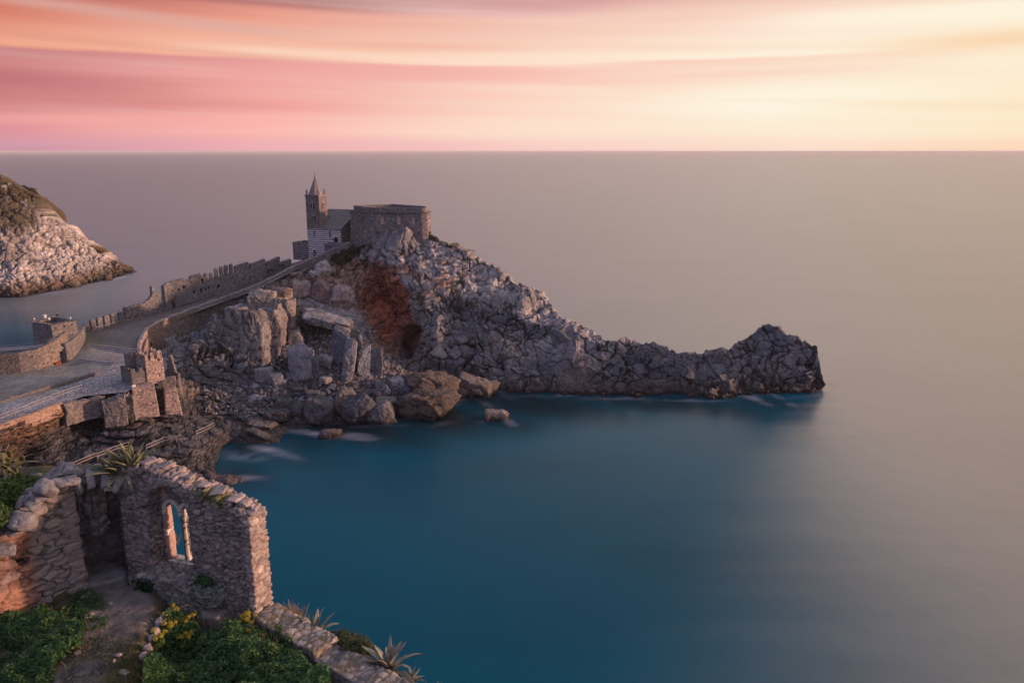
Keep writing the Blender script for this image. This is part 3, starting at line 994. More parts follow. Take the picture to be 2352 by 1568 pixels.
def i_disp(V, N, XY):
    W = flow(V, 3.0, .12, 140)
    # folds running down to the right
    a = np.stack([W[:, 0] * .8 + W[:, 2] * .6, W[:, 1], W[:, 2] * .8 - W[:, 0] * .6], 1)
    f1, f2, r1 = voro(a / np.array([7.5, 5.0, 4.0]), 31); e1 = sstep(0, .22, f2 - f1)
    g1, g2, r2 = voro(a / np.array([2.6, 2.2, 1.8]), 32); e2 = sstep(0, .25, g2 - g1)
    rg = 1 - np.abs(fbm(a * .07, 4, 36)) * 2.2
    d = 1.6 * (e1 - .8) + 1.4 * (r1 - .5) + .6 * (e2 - .8) + .5 * (r2 - .5) + 2.6 * (rg - .5) + 2.0 * fbm(V * .05, 3, 33) + .5 * fbm(V * .6, 3, 34)
    return V + N * d[:, None] * .8, dict(e1=e1, e2=e2, r2=r2)


def i_col(V, N, XY, I):
    X, Y = XY[:, 0], XY[:, 1]
    w = fbm(V * .12, 4, 180); w2 = fbm(V * .6, 4, 181)
    c = mixc((.48, .44, .425), (.68, .62, .59), sstep(-.4, .4, w)) * (.85 + .3 * I['r2'])[:, None]
    c = c * (1 - .55 * (1 - I['e2']) - .3 * (1 - I['e1']))[:, None]
    for a in [(10, 560, 70, 40, .2, .5), (30, 480, 60, 50, 0, .6)]:
        c = mixc(c, (.19, .165, .155), blob(X + 14 * w2, Y + 14 * w, *a[:5], .5) * a[5])
    wet = sstep(7 + 4 * w, 2.0, V[:, 2]); c = mixc(c, np.array((.16, .10, .06)) * (.8 + .5 * w2)[:, None], wet * .85)
    wet = np.clip(sstep(230, 290, X) * sstep(10, 3, V[:, 2]), 0, 1); c = mixc(c, np.array((.12, .085, .06)) * (.8 + .5 * w2)[:, None], wet * .8)
    c = mixc(c, (.03, .026, .024), sstep(1.8, .6, V[:, 2]))
    vg = np.maximum(blob(X + 10 * w2, Y + 10 * w2, 25, 440, 85, 42, .2, .4), blob(X + 10 * w2, Y + 10 * w2, 25, 495, 60, 34, .2, .4) * .9)
    vg = np.maximum(vg, blob(X, Y, 220, 568, 14, 5, .5, .4))
    c = mixc(c, mixc((.055, .058, .028), (.12, .085, .05), sstep(-.3, .3, w2)), vg * sstep(-.6, -.1, w2 + .15 * w))
    return c


island = relief('island', np.linspace(-60, 306, 300), I_TOP, I_BOT, 210, I_D, [(8, -2), (20, -10), (30, -60)], i_disp, i_col, M_CLIFF)
tag(island, 'pale rocky island slope across the strait on the left', kind='structure')

# ---------------------------------------------------------------- shore ledges and beach
L_TOP = pl([(-40, 985), (0, 972), (60, 955), (143, 925), (190, 905), (240, 885), (300, 872), (330, 862), (345, 870), (380, 862), (420, 840), (480, 835), (560, 850), (640, 830), (700, 800), (800, 810), (880, 830), (940, 850), (1000, 865), (1060, 880)])
L_BOT = pl([(-40, 1160), (100, 1160), (330, 1150), (440, 1130), (560, 1118), (566, 1112), (570, 1108), (572, 1030), (600, 1028), (640, 1024), (660, 1000), (700, 980), (760, 980), (850, 975), (900, 970), (1000, 962), (1060, 930)])
# the waterline has a cove; the bottom line is cut at the water instead
L_BOT = pl([(-40, 1160), (330, 1160), (470, 1140), (560, 1125), (600, 1050), (640, 1035), (700, 1000), (780, 990), (900, 985), (1000, 970), (1060, 935)])
L_Z = RBF([(-40, 985, 12.4), (0, 972, 12.4), (60, 955, 12.2), (143, 925, 12), (190, 905, 12), (240, 887, 12), (300, 874, 12.3), (330, 868, 12.3), (380, 862, 9), (420, 845, 7.5), (480, 838, 7.5), (560, 855, 6.0), (640, 835, 8.5), (700, 805, 11), (800, 812, 10), (880, 832, 8), (940, 852, 5.5), (1000, 868, 3.2), (1060, 880, 1.6),
           (-40, 1016, 11.1), (0, 1000, 11.1), (60, 979, 10.9), (143, 946, 10.9), (100, 961, 10.9), (30, 989, 11.0), (-40, 1050, 7.5), (0, 1025, 8.8), (60, 1003, 8.8), (150, 965, 8.6), (200, 925, 10.0), (150, 990, 6.8), (60, 1040, 5.0), (200, 980, 5.8), (250, 960, 7.0), (300, 968, 6.6), (340, 968, 6.4), (380, 972, 5.6), (420, 950, 6.0), (250, 900, 10.6), (250, 930, 8.0), (250, 950, 6.6), (300, 900, 10.6), (300, 930, 8.0), (300, 950, 6.6), (350, 900, 10.6), (350, 930, 8.0), (350, 950, 6.6), (395, 900, 9.2), (395, 930, 7.6),
           (100, 1090, 3.6), (200, 1060, 3.6), (150, 1030, 4.6), (300, 1035, 3.8), (350, 1010, 4.6), (420, 1010, 4.0), (480, 985, 3.8), (430, 1050, 3.0), (350, 1060, 3.0), (470, 1020, 3.2), (500, 1000, 2.9), (508, 1015, 1.0), (490, 1050, .9), (518, 1030, -.9), (430, 1075, 1.6), (470, 1070, .9),
           (-40, 1160, 1), (200, 1150, 1), (400, 1130, .6), (440, 1100, .5), (480, 1090, .75), (520, 1098, .55), (558, 1108, .05), (500, 1118, -.2), (540, 1075, -.6), (560, 1125, -1.2), (500, 1072, -.3), (530, 1050, -1.4), (600, 1050, -1.4),
           (450, 880, 6.2), (440, 920, 4.6), (460, 950, 3.6), (500, 980, 2.6), (520, 950, 2.4), (560, 1000, .9), (600, 1015, .25), (640, 1018, .05), (520, 1010, .7), (540, 1022, -.3), (590, 1030, -.6), (560, 960, 1.8), (620, 985, .5), (660, 985, .1), (700, 975, .3),
           (500, 900, 4.6), (600, 900, 4.6), (560, 920, 3.2), (640, 940, 2.0), (700, 920, 3.0), (700, 870, 6.0), (760, 870, 6.2), (760, 920, 3.0), (780, 960, .8), (860, 880, 4.6), (860, 930, 1.8), (920, 900, 2.6), (920, 950, .2), (1000, 900, 1.5), (990, 950, -.5), (850, 975, -.3), (1060, 935, -1.5), (780, 985, -.5), (700, 1000, -1), (1000, 970, -1.5)], smooth=.3)


def l_disp(V, N, XY):
    X, Y = XY[:, 0], XY[:, 1]
    strat = np.clip(sstep(690, 600, X + (Y - 930) * .3) * 1.0, 0, 1)
    strat = strat * (1 - .8 * blob(X, Y, 620, 905, 120, 40, .15, .4))
    # thin beds: stepped ledges
    q = V + np.stack([0 * X, 0 * X, .8 * fbm(V * np.array([.09, .09, .3]), 3, 201)], 1)
    dipx = np.where(X > 440, .22, .0)
    s = (q[:, 2] + dipx * (q[:, 0] + 50) - .02 * q[:, 1]) / .62
    fl = np.floor(s); fr = s - fl
    st = sstep(.25, .85, fr)
    hr = (h3(fl.astype(np.int64), fl.astype(np.int64) * 0 + 3, fl.astype(np.int64) * 0, 5) / 4294967295.0)
    f1, f2, r1 = voro(V / np.array([2.6, 2.0, .7]), 211); e1 = sstep(0, .3, f2 - f1)
    g1, g2, r2 = voro(V / np.array([.8, .8, .5]), 212); e2 = sstep(0, .35, g2 - g1)
    hor = np.array([.0, -1.0, .25])
    V2 = V.copy()
    amp = strat * (.75 + .5 * hr)
    V2 += hor * (amp * (.6 - st) * 1.1)[:, None] * sstep(.2, 1.4, V[:, 2])[:, None]
    dz = (st - fr) * .5 * strat * sstep(.0, 1.0, V[:, 2])
    V2[:, 2] += dz + (.22 * (e1 - .7) + .5 * (r1 - .5)) * (.4 + .6 * strat) * sstep(-.6, .8, V[:, 2]) + .10 * (e2 - .7) + .16 * (r2 - .5) * (1 - .5 * strat) + .12 * fbm(V * .8, 3, 214)
    V2[:, 2] += .6 * fbm(V * .18, 3, 215) * sstep(.4, 2.5, V[:, 2])
    return V2, dict(e1=e1, e2=e2, r1=r1, r2=r2, fr=fr, hr=hr, strat=strat)


def l_col(V, N, XY, I):
    X, Y = XY[:, 0], XY[:, 1]
    w = fbm(V * .2, 4, 280); w2 = fbm(V * 1.4, 4, 281)
    c = mixc((.062, .063, .072), (.135, .128, .132), I['hr']) * (.75 + .5 * I['r1'])[:, None]
    gv = mixc((.080, .080, .088), (.15, .142, .148), I['r2'])
    c = mixc(gv, c, I['strat'])
    c = mixc(c, np.array((.27, .155, .095)) * (.6 + .8 * I['hr'])[:, None], blob(X + 20 * w2, Y + 12 * w, 95, 965, 95, 26, -.38, .5) * .75)
    c = mixc(c, np.array((.20, .14, .10)), blob(X + 20 * w2, Y + 10 * w, 270, 955, 100, 34, .1, .5) * .45)
    c = mixc(c, np.array((.17, .10, .08)), blob(X + 20 * w2, Y + 10 * w, 30, 1010, 60, 30, -.3, .5) * .5)
    c = mixc(c, np.array((.30, .24, .20)) * (.7 + .5 * I['hr'])[:, None], blob(X, Y, 430, 895, 30, 18, .2, .5) * .5)
    c = c * (1 - .5 * sstep(.35, .0, I['fr']) * I['strat'])[:, None]
    c = c * (1 - .45 * (1 - I['e1']) - .2 * (1 - I['e2']))[:, None]
    wet = sstep(1.0 + .5 * w, .3, V[:, 2]); c = mixc(c, (.035, .03, .03), wet * .8)
    c = mixc(c, (.16, .12, .11), blob(X + 10 * w2, Y + 5 * w, 530, 1100, 45, 14, .15, .5) * .6)
    c = mixc(c, (.075, .05, .05), blob(X, Y, 600, 1000, 60, 14, .5, .5) * .5)
    c = mixc(c, np.array((.115, .09, .085)) * (.8 + .4 * w2)[:, None], blob(X, Y, 745, 815, 80, 55, .6, .4) * .9)
    return c


ledges = relief('shore', np.linspace(-40, 1060, 760), L_TOP, L_BOT, 330, L_Z, [(.8, -1.5), (6, -7)], l_disp, l_col, M_LEDGE, mode='z', under=False)
tag(ledges, 'dark layered rock ledges and stony beach round the cove', kind='structure')


# ---------------------------------------------------------------- walkway and square
P_FAR = pl([(-40, 868), (0, 862), (94, 848), (150, 832), (170, 815), (190, 785), (200, 768), (290, 742), (345, 725), (397, 707), (480, 682), (600, 642), (668, 606), (700, 596), (730, 590)])
P_NEAR = pl([(-40, 992), (0, 978), (60, 958), (143, 928), (190, 910), (240, 905), (292, 900), (304, 892), (316, 872), (326, 850), (331, 800), (341, 767), (372, 747), (415, 731), (457, 714), (515, 693), (578, 670), (625, 648), (677, 621), (716, 603), (730, 598)])
P_Z = RBF([(0, 862, 12.4), (0, 978, 12.4), (94, 848, 12.4), (150, 832, 12.4), (143, 928, 12.2), (240, 888, 12.3), (300, 876, 12.4), (240, 850, 12.5), (170, 828, 12.5), (345, 868, 12.5),
           (180, 812, 13.0), (250, 825, 13.0), (310, 830, 13.0), (200, 768, 13.5), (200, 795, 13.5), (330, 800, 13.5), (290, 742, 13.8), (345, 725, 14.2), (345, 760, 14), (397, 707, 15), (430, 720, 15), (480, 682, 17), (520, 690, 17), (600, 642, 20.3), (576, 672, 19.2), (668, 606, 23.4), (677, 625, 22.9), (730, 590, 24.8), (730, 604, 24.8)], smooth=.1)


def p_disp(V, N, XY):
    f1, f2, r = voro(V / np.array([.6, 1.1, .8]), 301)
    e = sstep(0, .3, f2 - f1)
    V2 = V.copy(); V2[:, 2] += .03 * e
    return V2, dict(e=e, r=r)


def p_col(V, N, XY, I):
    X, Y = XY[:, 0], XY[:, 1]
    w = fbm(V * .15, 4, 380); w2 = fbm(V * 1.2, 4, 381)
    slab = mixc((.25, .255, .275), (.44, .44, .455), I['r']) * (1 - .45 * (1 - I['e']))[:, None]
    slab = mixc(slab, slab * np.array((1.25, 1.02, .98)), blob(X, Y, 260, 820, 100, 40, -.3, .4) * .9)
    gravel = mixc((.13, .115, .11), (.20, .175, .165), sstep(-.5, .5, w2 + .4 * w))
    gravel2 = mixc((.20, .195, .175), (.29, .28, .255), sstep(-.5, .5, w2 + .3 * w))
    line = np.interp(X, [0, 120, 222, 300], [930, 895, 862, 830])       # low kerb wall between gravel and slabs
    c = mixc(slab, gravel2, sstep(2, -2, Y - line) * sstep(345, 200, X + (Y - 830) * .6))
    up = sstep(802, 796, Y - (X - 190) * .1)
    c = mixc(c, gravel, up)
    g = blob(X + 8 * w, Y, 215, 778, 30, 14, 0, .5) * sstep(-.3, .3, w2 + .2)
    c = mixc(c, (.075, .075, .035), g * .5)
    c = mixc(c, (.07, .075, .03), np.clip(sstep(7, 2, Y - P_FAR(X)) * sstep(-.2, .3, w2) * sstep(195, 205, X), 0, 1) * .6)
    return c * (.9 + .25 * w)[:, None]


square = relief('paved_square', np.linspace(-40, 730, 560), P_FAR, P_NEAR, 150, P_Z, [(3, -.2), (4, -6)], p_disp, p_col, M_PAVE, mode='z', under=False)
tag(square, 'paved walkway and gravel square rising towards the church', kind='structure')

# ================================================================== church on the rock
def sub(a, b):
    return (a[0] - b[0], a[1] - b[1])


CO = Wy(710, 592, 224.5)
CZ = 24.4
TH = R(17.2)


def LP(u, v, z=None):
    x = CO[0] + u * math.cos(TH) + v * math.sin(TH); y = CO[1] - u * math.sin(TH) + v * math.cos(TH)
    return (x, y) if z is None else (x, y, z)


church = thing('church', 'striped stone church with pointed bell tower on the headland summit beside the fort', 'church', (CO[0], CO[1], CZ))
STONE_T = [(.19, .17, .18), (.25, .21, .21), (.15, .14, .15), (.30, .24, .22), (.22, .19, .19), (.27, .20, .18)]


def bif(uc, h0, hs):
    return [arch_hole(uc - .33, .25, h0, hs, 1.3), arch_hole(uc + .33, .25, h0, hs, 1.3)]


holes = bif(2.2, 14.5, 16.1) + bif(2.2, 11.1, 12.5) + bif(4.31 + 2.1, 14.5, 16.1) + bif(4.31 * 2 + 2.1, 14.5, 16.1) + bif(4.31 * 3 + 2.1, 14.5, 16.1)
tw = wall('bell_tower', [LP(0, 0, CZ), LP(4.31, 0, CZ), LP(4.31, 4.31, CZ), LP(0, 4.31, CZ)], 18.2, .5, .16, cut(lambda u, h: h - 18.15 + 0 * u, holes), closed=True, stone=(.55, .26, .5), amp=.045, pal=STONE_T, parent=church, seed=3)


def bifora(uc, h0, hs, face, par):
    """white arches and slim column of a twin window"""
    b = MB()
    def P(u, h, out):
        if face == 0: return LP(u, -out, CZ + h)
        return LP(4.31 + out, u, CZ + h)
    for c in (uc - .33, uc + .33):
        prev = None
        for k in range(9):
            a = math.pi * k / 8
            p = P(c - .30 * math.cos(a), hs + .40 * math.sin(a), .05)
            if prev: b.tube(prev, p, .075, 5)
            prev = p
    b.tube(P(uc, h0, .0), P(uc, hs + .05, .0), .08, 6)
    b.box(P(uc, hs + .05, 0), (.3, .3, .14), -TH)
    b.build('belfry_window', M_MARBLE, par)


bifora(2.2, 14.5, 16.1, 0, tw); bifora(2.2, 11.1, 12.5, 0, tw); bifora(2.1, 14.5, 16.1, 1, tw)
b = MB(); b.box(LP(2.155, 2.155, CZ + 18.28), (4.75, 4.75, .26), -TH); b.box(LP(2.155, 2.155, CZ + 17.96), (4.5, 4.5, .16), -TH); b.build('cornice', M_STEP, church)
sp_ = MB()
ap = LP(2.155, 2.155, CZ + 23.4)
ring = []
for k in range(8):
    a = math.pi / 8 + k * math.pi / 4
    ring.append(LP(2.155 + 2.0 * math.cos(a), 2.155 + 2.0 * math.sin(a), CZ + 18.42))
base_i = len(sp_.v)
top_r = [tuple(np.array(ap) * .985 + np.array(r) * .015) for r in ring]
sp_.add(ring + top_r, [(k, (k + 1) % 8, 8 + (k + 1) % 8, 8 + k) for k in range(8)] + [tuple(range(8))[::-1], tuple(range(8, 16))])
spo = sp_.build('spire', M_SPIRE, church)
b = MB()
for k in range(8): b.tube(ring[k], top_r[k], .055, 4)
b.build('spire_ribs', M_SLATE, spo)
b = MB(); b.lathe((ap[0], ap[1], ap[2]), [(.12, -.1), (.16, .1), (.05, .25)], 8); b.tube(ap, (ap[0], ap[1], ap[2] + 1.3), .04); b.box((ap[0], ap[1], ap[2] + .95), (.62, .07, .07), -TH)
b.build('cross', M_DARKM, spo)
for (pu, pv) in ((.35, .35), (3.96, .35), (3.96, 3.96), (.35, 3.96)):
    b = MB(); c = LP(pu, pv, CZ + 18.4)
    b.lathe(c, [(.34, 0), (.34, .15), (.25, .2), (.25, .95), (.34, 1.0), (.28, 1.15), (.14, 1.45), (.03, 1.6)], 8)
    b.build('pinnacle', M_SPIRE, church)


def stripe_col(L, V, c, rid, ed):
    h = L[:, 1]; u = L[:, 0]
    fr = (h / .56) % 1.0
    wht = np.array((.68, .65, .65)); drk = np.array((.115, .11, .125))
    vary = (.8 + .35 * rid)[:, None]
    s = mixc(drk, wht, sstep(.44, .50, fr) * (1 - sstep(.95, 1.0, fr))) * vary
    for uc, hs, r0, r1 in ((9.27, 5.9, .72, 1.15),):
        rr = np.hypot(u - uc, h - hs); a = np.arctan2(h - hs, u - uc)
        m = (rr < r1) & (rr > r0) & (h > hs - .1)
        s = np.where(m[:, None], np.where(((a / .28) % 1 < .6)[:, None], wht, drk), s)
    for uc, hs, r0, r1 in ((1.93, 2.2, .6, .85), (7.15, 3.0, .6, .85)):
        rr = np.hypot(u - uc, h - hs)
        m = (rr < r1) & (rr > r0) & (h > hs - .1)
        s = np.where(m[:, None], wht, s)
    side = (u > 10.95) & (u < 10.95 + 6.3)
    return np.where(side[:, None], c * .8, s)


holes = [arch_hole(2.25, .22, 6.5, 8.0), arch_hole(7.4, .22, 6.5, 8.0), arch_hole(9.27, .66, 4.0, 5.9), arch_hole(1.93, .58, .6, 2.2), arch_hole(7.15, .5, 1.6, 3.0), rect_hole(12.9, 13.7, 4, 5.6)]
cw = wall('striped_wall', [LP(-.03, -.04, CZ), LP(10.9, -.04, CZ), LP(10.9, 6.2, CZ), LP(-.03, 6.2, CZ)], 11.9, .45, .14,
          cut(lambda u, h: h - np.where((u > 10.93) & (u < 17.2), 8.85 + (u - 10.93) * .44, np.where(u > 17.1, 11.6, 8.8)), holes), closed=True, stone=(.7, .28, .5), amp=.012, parent=church, seed=4, colf=stripe_col)
for uc, h0, h1, w in ((2.25, 6.4, 8.3, .5), (7.4, 6.4, 8.3, .5), (9.27, 3.9, 6.7, 1.4), (1.93, .5, 2.9, 1.3), (7.15, 1.5, 3.6, 1.1)):
    c = LP(uc, .75, CZ + (h0 + h1) / 2); b = MB(); b.box(c, (w + .4, .1, h1 - h0 + .3), -TH); b.build('dark_opening', M_DARK, cw)


def slab(name, pts, th, mat, par):
    b = MB(); n = len(pts)
    P = [tuple(p) for p in pts] + [(p[0], p[1], p[2] - th) for p in pts]
    b.add(P, [tuple(range(n)), tuple(range(n, 2 * n))[::-1]] + [(k, n + k, n + (k + 1) % n, (k + 1) % n) for k in range(n)])
    return b.build(name, mat, par)


slab('chapel_roof', [LP(4.36, -.3, CZ + 8.95), LP(11.2, -.3, CZ + 8.95), LP(11.2, 6.2, CZ + 11.8), LP(4.36, 6.2, CZ + 11.8)], .14, M_SLATE, church)
slab('eaves_trim', [LP(-.1, -.14, CZ + 8.98), LP(4.34, -.14, CZ + 8.98), LP(4.34, -.02, CZ + 8.98), LP(-.1, -.02, CZ + 8.98)], .22, M_STEP, church)
wall('nave_wall', [LP(2, 6.35, CZ + 8), LP(16, 6.35, CZ + 8), LP(16, 12.5, CZ + 8), LP(2, 12.5, CZ + 8)], 5.4, .4, .25, top_is(lambda u: np.where((u > 14) & (u < 20.2), 3.9 + 1.8 - np.abs(u - 17.1) * .58, np.where(u > 34.2, 3.9 + 1.8 - np.abs(u - 37.3) * .58, 3.95))), closed=True, stone=(.6, .3, .5), amp=.03, parent=church, seed=5)
rf = slab('nave_roof', [LP(1.7, 6.0, CZ + 11.95), LP(16.3, 6.0, CZ + 11.95), LP(16.3, 9.4, CZ + 13.8), LP(1.7, 9.4, CZ + 13.8)], .14, M_SLATE, church)
slab('nave_roof', [LP(1.7, 9.45, CZ + 13.8), LP(16.3, 9.45, CZ + 13.8), LP(16.3, 12.9, CZ + 11.95), LP(1.7, 12.9, CZ + 11.95)], .14, M_SLATE, church)
b = MB(); b.tube(LP(4.4, 5.95, CZ + 11.72), LP(16.2, 5.95, CZ + 11.72), .09, 6); b.build('gutter', M_MARBLE, church)
wall('porch', [LP(7.3, -3.2, CZ), LP(13.5, -3.2, CZ), LP(13.5, -.1, CZ), LP(7.3, -.1, CZ)], 4.7, .4, .22, closed=True, stone=(.5, .26, .5), amp=.05, parent=church, seed=6)
slab('porch_roof', [LP(7.1, -3.4, CZ + 4.75), LP(13.7, -3.4, CZ + 4.75), LP(13.7, -.08, CZ + 5.2), LP(7.1, -.08, CZ + 5.2)], .15, M_SLATE, church)
wall('annex', [LP(-5.7, .6, CZ - .6), LP(-.06, .6, CZ - .6), LP(-.06, 6, CZ - .6), LP(-5.7, 6, CZ - .6)], 5.2, .5, .2, closed=True, stone=(.5, .24, .5), amp=.06, parent=church, seed=7)
slab('annex_floor', [LP(-5.3, 1, CZ + 3.2), LP(-.4, 1, CZ + 3.2), LP(-.4, 5.6, CZ + 3.2), LP(-5.3, 5.6, CZ + 3.2)], .2, M_SLATE, church)

# ================================================================== fort
FP = [(-46.3, 222.0), (-40.6, 214.2), (-38.9, 212.7), (-36.6, 212.0), (-24.6, 211.3), (-23.2, 212.0), (-22.5, 214.0), (-23.6, 219.6), (-34.6, 229.0)]
FZ = 26.5
fort = thing('fort', 'squat grey stone fort with walled roof terrace beside the church', 'fort', (-35, 218, FZ))
wins = [(5.2, .3, 'n'), (7.3, .3, 'n'), (9.0, .28, 'n'), (15.4, .55, 'w'), (20.0, .55, 'w'), (24.0, .5, 'w')]
fh = [rect_hole(u - w, u + w, 9.05, 11.1) for u, w, k in wins] + [rect_hole(13.2, 14.8, 6.2, 7.0), rect_hole(2.2, 2.8, 6.4, 7.0), rect_hole(27.6, 27.9, 9.8, 10.2)]
FPAL = [(.20, .18, .18), (.27, .23, .23), (.16, .15, .155), (.32, .27, .25), (.23, .20, .20), (.36, .31, .30)]
fw = wall('fort_wall', [(x, y, FZ) for x, y in FP], 12.0, .7, .19, cut(lambda u, h: h - 11.95 + 0 * u, fh), closed=True, stone=(.75, .30, .6), amp=.07, pal=FPAL, parent=fort, seed=11, batter=.02)


def fpos(u, d, h):
    acc = 0
    for k in range(len(FP)):
        a = FP[k]; c = FP[(k + 1) % len(FP)]; l = math.dist(a, c)
        if u < acc + l:
            t = (c[0] - a[0]) / l, (c[1] - a[1]) / l
            return (a[0] + t[0] * (u - acc) - t[1] * d, a[1] + t[1] * (u - acc) + t[0] * d, FZ + h), math.atan2(t[1], t[0])
        acc += l


for u, w, k in wins:
    p, rz = fpos(u, .20, 10.07)
    b = MB(); b.box(p, (2 * w + .12, .1, 2.15), rz)
    wo = b.build('window', M_SHUT if k == 'w' else M_DARK, fw)
    b = MB()
    for s in (-1, 1):
        q, _ = fpos(u + s * (w - .03), .02, 10.07); b.box(q, (.12, .3, 2.15), rz)
    q, _ = fpos(u, .02, 11.15); b.box(q, (2 * w + .3, .34, .14), rz)
    q, _ = fpos(u, -.02, 8.97); b.box(q, (2 * w + .4, .4, .14), rz)
    b.build('window_frame', M_SPIRE, wo)
p, rz = fpos(14.0, .5, 6.6); b = MB(); b.box(p, (1.7, .1, .8), rz); go = b.build('barred_opening', M_DARK, fw)
b = MB()
for k in range(6):
    p, rz = fpos(13.35 + k * .27, .05, 6.6); b.box(p, (.09, .09, .8), rz)
p, rz = fpos(14.0, .0, 7.1); b.box(p, (1.9, .3, .14), rz); p, rz = fpos(14.0, .0, 6.1); b.box(p, (1.9, .3, .14), rz)
b.build('bars', M_STEP, go)


def offs(poly, d):
    """inset (d>0) a counter-clockwise polygon"""
    n = len(poly); out = []
    for k in range(n):
        a, p, c = poly[k - 1], poly[k], poly[(k + 1) % n]
        t1 = np.array([p[0] - a[0], p[1] - a[1]]); t1 = t1 / np.linalg.norm(t1)
        t2 = np.array([c[0] - p[0], c[1] - p[1]]); t2 = t2 / np.linalg.norm(t2)
        n1 = np.array([-t1[1], t1[0]]); n2 = np.array([-t2[1], t2[0]])
        m = n1 + n2; m = m / np.linalg.norm(m); m = m / max(m @ n1, .4)
        out.append((p[0] + m[0] * d, p[1] + m[1] * d))
    return out


wall('cornice', [(x, y, FZ + 11.96) for x, y in offs(FP, -.28)], .26, 1.3, .25, closed=True, stone=(1.2, .4, .6), amp=.02, parent=fort, seed=12, pal=[(.30, .28, .28), (.24, .22, .22)])
FP2 = offs(FP, .75)


def par_holes(u, h):
    return np.maximum(np.abs((u % 1.5) - .75) - .14, np.abs(h - .35) - .13)


wall('parapet', [(x, y, FZ + 12.22) for x, y in FP2], 1.3, .55, .17, cut(lambda u, h: h - 1.25 + 0 * u, [par_holes]), closed=True, stone=(.6, .28, .5), amp=.04, parent=fort, seed=13, pal=FPAL)
b = MB(); b.prism(offs(FP2, .3), FZ + 12.1, FZ + 12.5); b.build('terrace', M_STEP, fort)

# ================================================================== walls of the walkway
def wpts(tab):
    return [tuple(Wz(X, Y, z)) for X, Y, z in tab]


def from_top(tab):
    """(X, Y, z) of the wall top"""
    return [tuple(Wz(X, Y, z)) for X, Y, z in tab]


# front parapet wall beside the ramp: path along its top line, the base lies Hd below
tl = from_top([(323, 800, 13.8), (327, 780, 14.4), (341, 753, 15.2), (372, 734, 15.7), (415, 718, 16.0), (457, 702, 16.6), (515, 681, 18.0), (578, 659, 19.9), (625, 637, 21.7), (677, 610, 24.2), (716, 592, 26.0), (755, 575, 28.0), (804, 554, 30.6)])
RW = 7.0
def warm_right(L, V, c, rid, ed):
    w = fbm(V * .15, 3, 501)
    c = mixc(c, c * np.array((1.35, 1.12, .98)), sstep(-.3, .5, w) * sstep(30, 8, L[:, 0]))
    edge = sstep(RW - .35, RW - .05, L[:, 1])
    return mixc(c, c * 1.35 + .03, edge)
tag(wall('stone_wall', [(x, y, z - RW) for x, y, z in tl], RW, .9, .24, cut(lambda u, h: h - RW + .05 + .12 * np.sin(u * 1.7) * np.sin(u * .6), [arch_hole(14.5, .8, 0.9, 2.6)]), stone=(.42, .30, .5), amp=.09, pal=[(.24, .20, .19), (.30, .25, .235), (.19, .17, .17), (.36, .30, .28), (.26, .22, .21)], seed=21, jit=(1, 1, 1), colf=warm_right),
    'long rubble parapet wall climbing beside the ramp to the church', 'wall')

MERL = []


def merlon_wall(name, label, base, top, merl, t, seed, H, holes=(), mer_r=.3):
    """base: [(X,Y,z)], top(u) wall height, merl: list of (u0,u1,h) raised blocks"""
    pts = wpts(base)
    def s(u, h):
        r = h - top(u) - .08 * np.sin(u * 3.1) * np.sin(u * 1.3)
        for u0, u1, hm in merl:
            c, w = (u0 + u1) / 2, (u1 - u0) / 2
            du = np.abs(u - c) - w + mer_r; dh = h - hm + mer_r
            rr = np.hypot(np.maximum(du, 0), np.maximum(dh, 0)) + np.minimum(np.maximum(du, dh), 0) - mer_r
            r = np.minimum(r, rr)
        return r
    o = tag(wall(name, pts, H, t, .2, cut(s, list(holes)), stone=(.45, .26, .5), amp=.07, pal=[(.19, .185, .195), (.25, .24, .245), (.15, .145, .155), (.30, .285, .29), (.21, .20, .21)], seed=seed), label, 'wall')
    bk = [(x - .0, y + t * .72, z) for x, y, z in pts]  # dark sheet added behind the holes so they read as shaded
    if len(holes) > 6: wall('dark_backing', bk, H, t * .25, .3, lambda u, h: s(u, h) + .25, stone=(.45, .26, .5), amp=.03, pal=[(.10, .095, .095)], seed=seed + 1, parent=o)
    return o


def plen(base):
    p = np.array(wpts(base)); return np.linalg.norm(p[1:, :2] - p[:-1, :2], axis=1).cumsum()


bA = [(196, 769, 13.3), (243, 756, 13.5), (292, 742, 13.7)]
LA = float(plen(bA)[-1])
f = lambda X: (X - 196) / 96 * LA
merlon_wall('battlement_wall', 'low wall with six free standing merlons behind the gravel square', bA, lambda u: 1.1 + 0 * u, [(f(a), f(b), h) for a, b, h in ((197, 206, 2.5), (211, 221, 3.0), (226, 236, 3.1), (241, 253, 3.2), (257, 269, 3.3), (275, 287, 3.1))], .7, 31, 3.4,
            [rect_hole(f(x) - .2, f(x) + .2, .4, .8) for x in (208, 223, 238, 255, 272)])
bB = [(291, 742, 13.7), (320, 733, 13.9), (350, 724, 14.2), (372, 717, 14.5), (386, 713, 14.8)]
LB = float(plen(bB)[-1]); f2_ = lambda X: (X - 291) / 95 * LB
merlon_wall('ruined_wall', 'tall plain wall between the merlons and the broken turret, patched with pale stone', bB, lambda u: 3.9 - .25 * u / LB + 1.9 * np.exp(-((u - f2_(363)) / 1.5) ** 2) + 0 * u, [(f2_(357), f2_(363), 7.3)], .9, 32, 7.8, [rect_hole(f2_(x) - .18, f2_(x) + .18, .7, 1.1) for x in (300, 315, 330, 366)], .1)
bC = [(383, 714, 14.8), (397, 708, 15.0), (440, 695, 15.9), (480, 683, 17.0), (540, 663, 18.7), (600, 642, 20.3), (640, 622, 21.8), (668, 607, 23.4)]
LC = plen(bC); fc = lambda X: np.interp(X, [383, 397, 440, 480, 540, 600, 640, 668], [0, *LC])
